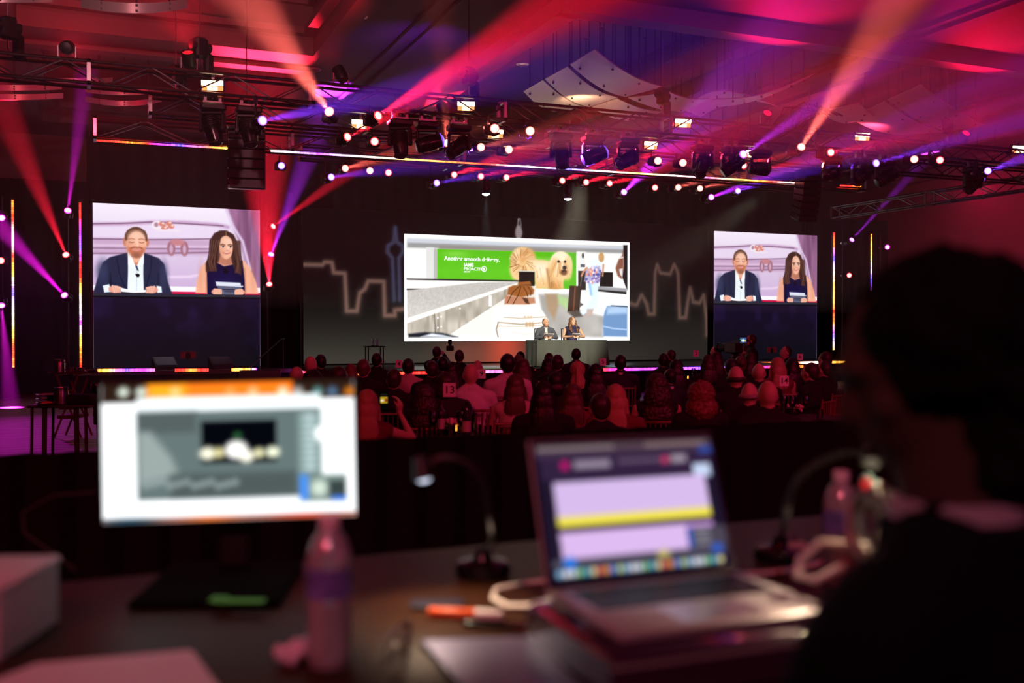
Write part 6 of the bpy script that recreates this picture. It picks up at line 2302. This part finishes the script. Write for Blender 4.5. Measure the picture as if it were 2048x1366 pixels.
c.rect(*q(1205, 250), *q(1300, 495), (.42, .50, .50), .006)
for k in range(9):
    c.ell(*q(1255, 265 + k * 26), .03, .009, (.72, .80, .80), so=.008)
c.ell(*q(1295, 335), .02, .03, (.97, .99, 1), so=.01)
c.rect(*q(1215, 500), *q(1400, 598), (.45, .52, .50), .006)
c.rect(*q(1212, 500), *q(1245, 598), (.25, .52, .88), .01)
c.ell(*q(1290, 550), .03, .03, (.78, .84, .78), so=.02)
c.rect(*q(1330, 520), *q(1398, 580), (.20, .24, .24), .01)
c.rect(*q(1340, 582), *q(1400, 598), (.2, .45, .85), .006)
c.rect(0, MH / MW - .016, 1, MH / MW, (.55, .22, .14), .006)  # orange reflection along the lower edge, painted into the picture
c.ell(.42, MH / MW - .008, .08, .008, (.95, .45, .12), so=.01)
c.ell(.8, MH / MW - .008, .1, .008, (.85, .25, .12), so=.01)
c.ell(.1, MH / MW - .008, .1, .01, (.05, .25, .35), so=.01)
put('display', c.mesh('monitor_picture', MW, MH), vmat('monitor_light', 1.35), hs, (0, -.0005, 0))
obj('stand_neck', MB().cham((0, .06, z0 / 2 - .02), (.06, .025, z0 + .04), .008), BLACK, t)
obj('stand_base', MB().cham((0, -.07, .008), (.26, .30, .016), .006), mat('matte_black', (.004, .004, .004), .9, spec=.05), t)
gp = at(466, 1202, Z=ZD + .02)
gt = thing('green_tape', 'bright green strip of tape stuck below the monitor', 'tape', gp, -YAW)
obj('strip', MB().cham((.012, 0, 0), (.085, .022, .003), .001).cham((-.028, .012, .0), (.028, .03, .003), .001), mat('green_tape', (.10, .95, .06), .5, emit=(.06, .6, .04), es=0.0), gt)
obj('cable', MB().tube([at(190, 985, D=2.3), at(110, 990, D=2.3), at(45, 1025, D=2.3), at(48, 1065, D=2.25), at(110, 1110, D=2.2), at(150, 1140, Z=ZD + .003)], .0025, 6), mat('grey_cable', (.05, .05, .05), .5)).name = 'monitor_cable'
tag(bpy.data.objects['monitor_cable'], 'thin grey cable looping down behind the left monitor edge', 'cable')

# laptop on a closed case
FL, HL, HR = at(1242, 1278, Z=1.25), at(1094, 1178, Z=1.25), at(1474, 1143, Z=1.25)
ang = math.atan2(HR.y - HL.y, HR.x - HL.x) + R(2.0)
LW, LD = .345, .245
ZL = 1.236
org = (HL + HR) / 2
t = thing('equipment_case', 'flat glossy dark case under the open laptop', 'case', (org.x - .012, org.y - LD / 2 - .02, ZD), (0, 0, ang))
obj('case_body', MB().cham((0, 0, (ZL - ZD) / 2), (LW + .05, LD + .05, ZL - ZD), .008), mat('gloss_dark_purple', (.05, .02, .05), .18, coat=.6), t)
obj('edge_trim', MB().box((0, -(LD + .05) / 2 + .002, ZL - ZD - .012), (LW + .052, .006, .006)), mat('trim_grey', (.3, .28, .28), .4), t)
t = thing('laptop', 'open silver laptop with a lavender schedule on its screen', 'laptop', (org.x, org.y, ZL), (0, 0, ang))
LAL = mat('laptop_aluminium', (.50, .48, .50), .42, .35)
obj('base', MB().cham((0, -LD / 2, .008), (LW, LD, .015), .004), LAL, t)
kb = obj('keyboard_well', MB().box((0, -.085, .0155), (LW - .05, .105, .0012)), BLACK, t)
keym = MB().cham((0, 0, 0), (.0188, .0165, .0016), .0006).mesh('key')
for r_ in range(5):
    for k in range(14):
        put('key', keym, BLACKG, t, (-LW / 2 + .035 + k * .0212, -.043 - r_ * .0205, .0168))
obj('trackpad', MB().box((0, -.19, .0157), (.14, .085, .0008)), mat('trackpad_grey', (.42, .40, .42), .3, .6), t)
lid = obj('lid', MB().cham((0, .004, LD / 2 - .004), (LW, .007, LD - .004), .003), LAL, t, (0, -.002, .013), (R(-19), 0, 0))
obj('bezel', MB().box((0, -.0002, LD / 2 - .004), (LW - .006, .001, LD - .012)), BLACKG, lid)
c = Canvas(120, 82, .66, (.12, .085, .17))


def b(x0, y0, x1, y1, col, so=.004):
    c.rect(x0, y0 * .66, x1, y1 * .66, col, so)


b(0, 0, 1, .055, (.34, .26, .30))
for k in range(16):
    c.ell(.03 + k * .026, .022, .010, .009, (.62, .56, .56), so=.006)
    c.ell(.62 + k * .022, .022, .009, .009, (.62, .52, .50), so=.006)
b(0, .06, 1, .10, (.28, .20, .30))
b(.02, .10, .98, .27, (.20, .13, .25))
b(.13, .13, .17, .19, (.75, .08, .45))
b(.20, .13, .40, .19, (.58, .52, .60))
for k in range(8):
    c.ell(.46 + k * .03, .66 * .15, .011, .011, (.48, .40, .50), so=.008)
b(.69, .13, .74, .18, (.75, .25, .42))
b(.75, .12, .84, .18, (.62, .56, .62))
b(.92, .06, 1, .12, (.20, .28, .60))
b(.87, .20, .97, .30, (.80, .86, .98))
b(.075, .285, .93, .56, (.87, .76, .95))
for k in range(12):
    b(.08, .30 + k * .022, .925, .302 + k * .022, (.80, .68, .90), .003)
b(.075, .54, .93, .615, (.96, .90, .32))
b(.075, .62, .93, .655, (.22, .12, .24))
b(.075, .655, .93, .70, (.80, .62, .88))
b(.075, .66, .77, .845, (.88, .74, .95))
b(.775, .69, 1, .845, (.30, .27, .33))
b(.775, .69, .80, .84, (.15, .36, .75))
for k in range(4):
    b(.815, .71 + k * .033, .9, .722 + k * .033, (.62, .62, .66))
b(.02, .85, .98, .90, (.34, .32, .38))
c.ell(.11, .66 * .875, .035, .03, (.15, .48, .90), so=.01)
c.ell(.62, .66 * .865, .035, .02, (.80, .74, .42), so=.01)
c.ell(.93, .66 * .86, .035, .025, (.20, .36, .75), so=.01)
for k in range(26):
    col = ((.55, .75, .9), (.55, .78, .5), (.85, .35, .35), (.75, .82, .5), (.85, .9, .95), (.9, .85, .6), (.3, .5, .9), (.92, .92, .95), (.25, .65, .8), (.9, .6, .25))[(k * 7) % 10]
    c.ell(.05 + k * .0355, .66 * .945, .018, .018, col, so=.008)
put('display', c.mesh('laptop_picture', LW - .016, LD - .028), vmat('laptop_light', 1.0), lid, (0, -.0012, LD / 2 - .003))

# ------------------------------------------------------------------ bottles
PET = thin_glass('clear_plastic', (.90, .89, .93), .16, .6, milky=.24)
WATER = thin_glass('water', (.93, .92, .96), .03, .25)


def bottle(label, loc, rot=0):
    t = thing('water_bottle', label, 'bottle', loc, rot, 'plastic water bottles')
    prof = [(.018, .003), (.029, .0), (.0325, .01), (.0325, .03), (.031, .035), (.0325, .045), (.031, .052), (.0325, .06), (.031, .068), (.0325, .075), (.0318, .085), (.0325, .09), (.0325, .148), (.031, .160), (.024, .180), (.015, .193), (.0125, .197), (.0125, .206)]
    inner = [(r_ - .0012, z) for r_, z in reversed(prof)]
    obj('shell', MB().lathe(prof + inner, 28), PET, t)
    obj('water', MB().lathe([(.016, .006), (.029, .004), (.0308, .012), (.0308, .085), (.0305, .088)], 24), WATER, t)
    obj('label', MB().lathe([(.0328, .100), (.0333, .100), (.0333, .143), (.0328, .143)], 28), mat('bottle_band', (.16, .16, .50), .35, noise_amt=.5, noise_scale=30), t)
    obj('cap', MB().lathe([(.0135, .198), (.015, .198), (.015, .213), (.0135, .215)], 20), mat('cap_white', (.8, .78, .8), .4), t)


pb = at(660, 1328, Z=ZD)
bottle('clear plastic water bottle in the middle of the desk, before the monitor corner', pb, .4)
pb2 = at(1682, 1168, Z=ZD)
bottle('clear plastic water bottle at right beside the white cables', pb2, 1.0)

# crumpled clear wrapper, glasses, paper, box, tablet, pens
pw_ = at(598, 1322, Z=ZD)
t = thing('plastic_wrapper', 'crumpled clear plastic wrapper at the foot of the water bottle', 'wrapper', (pw_.x, pw_.y, ZD), .3)
obj('film', remesh(MB().ell((0, 0, .016), (.035, .02, .015), 12, 8).ell((.02, -.012, .012), (.02, .016, .012), 10, 6), .004, 1, curl(.012, 70), 'film'), mat('crumpled_film', (.82, .80, .86), .1, spec=1.0), t)
pg = at(815, 1312, Z=ZD)
t = thing('eyeglasses', 'folded dark-rimmed eyeglasses on the desk', 'glasses', (pg.x, pg.y, ZD), R(70))
GLM = mat('tortoise_brown', (.05, .018, .01), .2, coat=.6)
for s_ in (-1, 1):
    pts = [(s_ * .034 + .026 * math.cos(R(a)), 0, .022 + .02 * math.sin(R(a))) for a in range(0, 361, 30)]
    obj('rim', MB().tube(pts, .003, 6), GLM, t)
    obj('temple', MB().tube([(s_ * .06, 0, .03), (s_ * .062, .012, .03), (-s_ * .02, .02 + .008 * s_, .026), (-s_ * .05, .022 + .008 * s_, .012)], .003, 6), GLM, t)
    obj('eye_lens', MB().lathe([(.002, -.0006), (.025, -.0006), (.025, .0006), (.002, .0006)], 16, (s_ * .034, 0, .022), 'y'), mat('dark_tint', (.03, .02, .02), .05, trans=.5), t)
obj('bridge', MB().tube([(-.009, 0, .03), (0, -.002, .033), (.009, 0, .03)], .003, 6), GLM, t)

a_, b_, c_, d_ = at(845, 1283, Z=ZD + .008), at(1062, 1275, Z=ZD + .008), at(1190, 1400, Z=ZD + .008), at(965, 1420, Z=ZD + .008)
ctr = (a_ + b_ + c_ + d_) / 4
t = thing('tablet', 'dark blue-grey closed tablet on the desk before the laptop', 'tablet', (ctr.x, ctr.y, ZD))
obj('slab', MB().prism([(p_.x - ctr.x, p_.y - ctr.y) for p_ in (d_, c_, b_, a_)], .001, .010), mat('slate_blue_metal', (.20, .20, .34), .35, .5), t, smooth=False)
obj('rubber_edge', MB().prism([((p_.x - ctr.x) * 1.02, (p_.y - ctr.y) * 1.02) for p_ in (d_, c_, b_, a_)], .0, .006), BLACK, t, smooth=False)

pp = [at(-40, 1372, Z=ZD), at(70, 1330, Z=ZD), at(385, 1302, Z=ZD), at(470, 1420, Z=ZD), at(-40, 1460, Z=ZD)]
ctr = sum(pp, V()) / 5
t = thing('paper_sheets', 'pale sheets of paper lying at the bottom left corner of the desk', 'paper', (ctr.x, ctr.y, ZD))
for k in range(3):
    obj('sheet', MB().prism([((p_.x - ctr.x) * (1 - .02 * k), (p_.y - ctr.y) * (1 - .02 * k)) for p_ in reversed(pp)], .0005 + k * .0012, .0013 + k * .0012), mat('paper_white', (.8, .8, .8), .6), t, smooth=False)

pbx = at(60, 1310, Z=ZD)
t = thing('white_box', 'pale box lit pink at the left edge of the desk', 'box', (pbx.x - .162, pbx.y + .126, ZD), (0, 0, -YAW + R(2)))
obj('box_body', MB().cham((0, 0, .05), (.34, .21, .10), .004), mat('box_white', (.72, .66, .68), .55), t)
obj('lid', MB().cham((0, 0, .105), (.346, .216, .012), .003), mat('box_white', (.72, .66, .68), .55), t)

pm = at(915, 1228, Z=ZD + .008)
t = thing('marker_pen', 'orange and white marker pen lying left of the laptop', 'pen', (pm.x, pm.y, ZD + .009), (0, 0, R(-32)))
obj('barrel', MB().lathe([(.006, -.05), (.0085, -.045), (.0085, .03), (.006, .034)], 14, (0, 0, 0), 'x'), mat('marker_orange', (.85, .13, .03), .4), t)
obj('cap', MB().lathe([(.0088, .03), (.0088, .07), (.006, .076)], 14, (0, 0, 0), 'x'), mat('cap_white', (.8, .78, .8), .4), t)
pm = at(1010, 1252, Z=ZD + .006)
t = thing('black_pen', 'black pen pointing at the laptop corner', 'pen', (pm.x, pm.y, ZD + .006), (0, 0, R(-34)))
obj('barrel', MB().lathe([(.003, -.07), (.0052, -.06), (.0055, .05), (.004, .06)], 12, (0, 0, 0), 'x'), BLACKG, t)
obj('clip', MB().box((.035, 0, .007), (.035, .003, .002)), SILVER, t)
pm = at(882, 1214, Z=ZD + .004)
t = thing('note_pad', 'small dark note pad under the orange marker', 'note pad', (pm.x, pm.y + .02, ZD), R(-20))
obj('pages', MB().cham((0, 0, .003), (.09, .05, .005), .001), mat('note_blue', (.03, .04, .09), .6), t)
obj('cover', MB().cham((0, 0, .0062), (.092, .052, .0014), .0004), mat('note_cover', (.02, .02, .04), .5), t)

WCAB = mat('white_cable', (.85, .80, .74), .5)
hl = at(1094, 1190, Z=ZD + .01)
o = obj('charging_cable', MB().tube([at(1118, 1195, Z=ZD + .035), at(1060, 1212, Z=ZD + .01), at(1015, 1212, Z=ZD + .004), at(985, 1195, Z=ZD + .004), at(992, 1178, Z=ZD + .004), at(1040, 1168, Z=ZD + .004), at(1100, 1160, Z=ZD + .004)], .0045, 8), WCAB)
tag(o, 'white charging cable looping out left of the laptop', 'cable')
o = obj('power_cable', MB().tube([at(1470, 1152, Z=ZD + .02), at(1530, 1146, Z=ZD + .01), at(1600, 1138, Z=ZD + .006), at(1660, 1120, Z=ZD + .006)], .005, 8), WCAB)
tag(o, 'white cable running right from the laptop towards the second bottle', 'cable')
D2 = 1.50
t = thing('cable_coil', 'bundle of coiled white cable standing beside the second bottle', 'cables', at(1745, 1110, D=D2))
o0 = t.location.copy()
rr = random.Random(3)
for k in range(7):
    ox, oy = rr.uniform(-22, 22), rr.uniform(-18, 18)
    pts = []
    for j in range(17):
        a = 2 * math.pi * j / 16
        pts.append(at(1742 + ox + (26 + 10 * rr.random()) * math.cos(a), 1045 + oy + (58 + 4 * rr.random()) * math.sin(a), D=D2 + .012 * k - .04 + .012 * math.sin(a * 2 + k)) - o0)
    obj('cable_loop', MB().tube(pts, .0058, 7), WCAB, t)
obj('cable_tail', MB().tube([at(1700, 1090, D=1.5) - o0, at(1640, 1085, D=1.52) - o0, at(1600, 1120, D=1.53) - o0, at(1592, 1150, D=1.52) - o0, at(1630, 1160, D=1.5) - o0, at(1690, 1130, D=1.5) - o0], .0058, 7), WCAB, t)
obj('plug', MB().cham(at(1735, 970, D=1.5) - o0, (.012, .012, .03), .003).cham(at(1722, 985, D=1.5) - o0, (.010, .010, .05), .003, (0, .4, 0)), WCAB, t)
obj('indicator', MB().ell(at(1733, 968, D=1.49) - o0, (.006, .006, .007), 8, 6), emat('indicator_red', (1, .02, .02), .8), t)


# gooseneck lamps
def gooseneck(label, base_px, path, head_px, D, lens_col, lens_s, energy, aim, col):
    pb_ = at(*base_px, Z=ZD)
    t = thing('gooseneck_lamp', label, 'lamp', (pb_.x, pb_.y, ZD), group='gooseneck desk lamps')
    obj('base', MB().lathe([(.01, 0), (.052, .0), (.055, .012), (.05, .026), (.02, .032), (.012, .05), (.008, .055)], 24), BLACKG, t)
    o_ = V((pb_.x, pb_.y, ZD))
    pts = [V((0, 0, .05))] + [at(x, y, D=D) - o_ for x, y in path]
    # smooth the neck
    fine = []
    for i in range(len(pts) - 1):
        p0, p1, p2, p3 = pts[max(i - 1, 0)], pts[i], pts[i + 1], pts[min(i + 2, len(pts) - 1)]
        for k in range(5):
            s_ = k / 5
            fine.append(.5 * ((2 * p1) + (p2 - p0) * s_ + (2 * p0 - 5 * p1 + 4 * p2 - p3) * s_ ** 2 + (3 * p1 - p0 - 3 * p2 + p3) * s_ ** 3))
    fine.append(pts[-1])
    obj('neck', MB().tube(fine, .0055, 8), BLACK, t)
    hp = at(*head_px, D=D) - o_
    d = (V(aim) - (hp + o_)).normalized()
    h = put('head', MB().lathe([(.006, .03), (.012, .028), (.017, .0), (.019, -.012), (.015, -.012)], 16).mesh('lamp_head'), BLACK, t, hp, d.to_track_quat('-Z', 'Y').to_euler())
    put('led', MB().ell((0, 0, -.011), (.0125, .0125, .006), 12, 6).mesh('led'), emat('led_%.2f' % lens_s, lens_col, lens_s), h)
    l = bpy.data.lights.new('desk_lamp_light', 'SPOT')
    l.energy, l.color, l.spot_size, l.spot_blend, l.shadow_soft_size = energy, col, R(110), .6, .012
    lo = bpy.data.objects.new('desk_lamp_light', l)
    C.objects.link(lo)
    lo.parent = h
    lo.location = (0, 0, -.022)


pl_ = at(900, 1230, Z=ZD)
gooseneck('black gooseneck desk lamp between the monitor and the laptop', (966, 1150), [(985, 1085), (980, 1030), (965, 965), (930, 925), (885, 915), (858, 930)], (846, 946), 1.72, (.75, .8, 1), 1.6, 5.0, (pl_.x, pl_.y, ZD), (1, .72, .48))
pl_ = at(1690, 1150, Z=ZD)
gooseneck('black gooseneck desk lamp at right behind the second bottle', (1560, 1120), [(1568, 1050), (1578, 1000), (1600, 955), (1640, 925), (1690, 905), (1725, 905)], (1745, 915), 1.60, (1, .8, .55), .15, 5.0, at(1715, 1120, D=1.47), (1, .70, .46))
p_ = at(1590, 1085, Z=ZD)
t = thing('small_adapter', 'small pale plug adapter left of the second bottle', 'adapter', at(1590, 1120, Z=ZD))
obj('adapter_body', MB().cham((0, 0, .02), (.05, .03, .035), .006), mat('adapter_cream', (.55, .50, .42), .5), t)
obj('pin', MB().box((0, 0, .045), (.012, .004, .016)), SILVER, t)

# ------------------------------------------------------------------ the person working at the laptop, seen from behind
def lower(mb, dx=.085, k=.93):
    mb.v = [(x + dx, y, z * k) for x, y, z in mb.v]
    return mb


m = MB()
torso(m, .0)
tw = Matrix.Rotation(R(42), 3, 'Z')
mh = MB()
head_blobs(mh, (0, .01, 0), pitch=R(-22))
HC = V((.066, .02, 1.205))
ADDHEAD = lambda: m.add([tuple(tw @ V(v) + HC) for v in mh.v], mh.f)
arms = [((.21, -.02, .99), (.27, .05, .76), (.12, .24, .68)), ((-.21, -.02, .99), (-.27, .05, .76), (-.12, .24, .68))]
for i, a in enumerate(arms):
    m.cap(a[0], a[1], .056, .045)
    m.cap(a[1], a[2], .045, .03)
    hand(m, a[2], (0, 1, -.05), 1 if i == 0 else -1, .45)
legs(m)
lower(m)
m.cap((.075, -.018, .96), (.066, .02, 1.16), .062, .054)
ADDHEAD()
o = put('person', remesh(m, .009, 3, name='person_body'), mat('skin_dim', (.07, .04, .03), .7, spec=.15), None, (.872, .879, .40), (0, 0, R(18)))  # skin colour darkened to stand in for the shade on the silhouette
tag(o, 'dark silhouetted person with curly hair and black jacket working at the laptop', 'person')
mj = MB()
torso(mj, .022)
for a in arms:
    mj.cap(a[0], a[1], .080, .066)
    mj.cap(a[1], V(a[1]).lerp(V(a[2]), .9), .066, .048)
lower(mj)
put('jacket', remesh(mj, .013, 5, curl(.006, 12), 'jacket'), mat('jacket_black', (.005, .005, .006), .9, spec=.1), o)
obj('collar', MB().lathe([(.070, .965), (.084, .97), (.078, 1.045), (.066, 1.05)], 20, (.078, -.004, 0)), mat('collar_pale', (.45, .40, .44), .7), o)
put('trousers', TROUSERS, CLO['black'], o)
obj('jacket_collar', MB().lathe([(.086, .955), (.104, .96), (.096, 1.025), (.080, 1.03)], 20, (.078, -.016, 0)), mat('jacket_black', (.005, .005, .006), .9, spec=.1), o)
hm = MB()
hm.ell((0, -.03, .035), (.112, .118, .108), 20, 14)
hm.ell((0, -.07, -.02), (.10, .075, .10), 16, 10)
hm.ell((0, -.055, -.11), (.085, .07, .085), 14, 8)
hh = remesh(hm, .008, 1, curl(.014, 26), 'hair')
put('hair', hh, mat('hair_matte_black', (.005, .004, .004), .8, spec=.1), o, HC, (R(-10), 0, R(42)))
t = thing('office_chair', 'black desk chair under the dark silhouetted person', 'chair', (.86, .83, .42), R(18))
obj('seat', MB().cham((0, 0, .42), (.48, .46, .07), .03), BLACK, t)
obj('column', MB().tube([(0, 0, .06), (0, 0, .40)], .03, 10), STEEL, t)
for k in range(5):
    a = 2 * math.pi * k / 5
    obj('foot', MB().tube([(0, 0, .08), (.28 * math.cos(a), .28 * math.sin(a), .03)], .02, 6), BLACK, t)
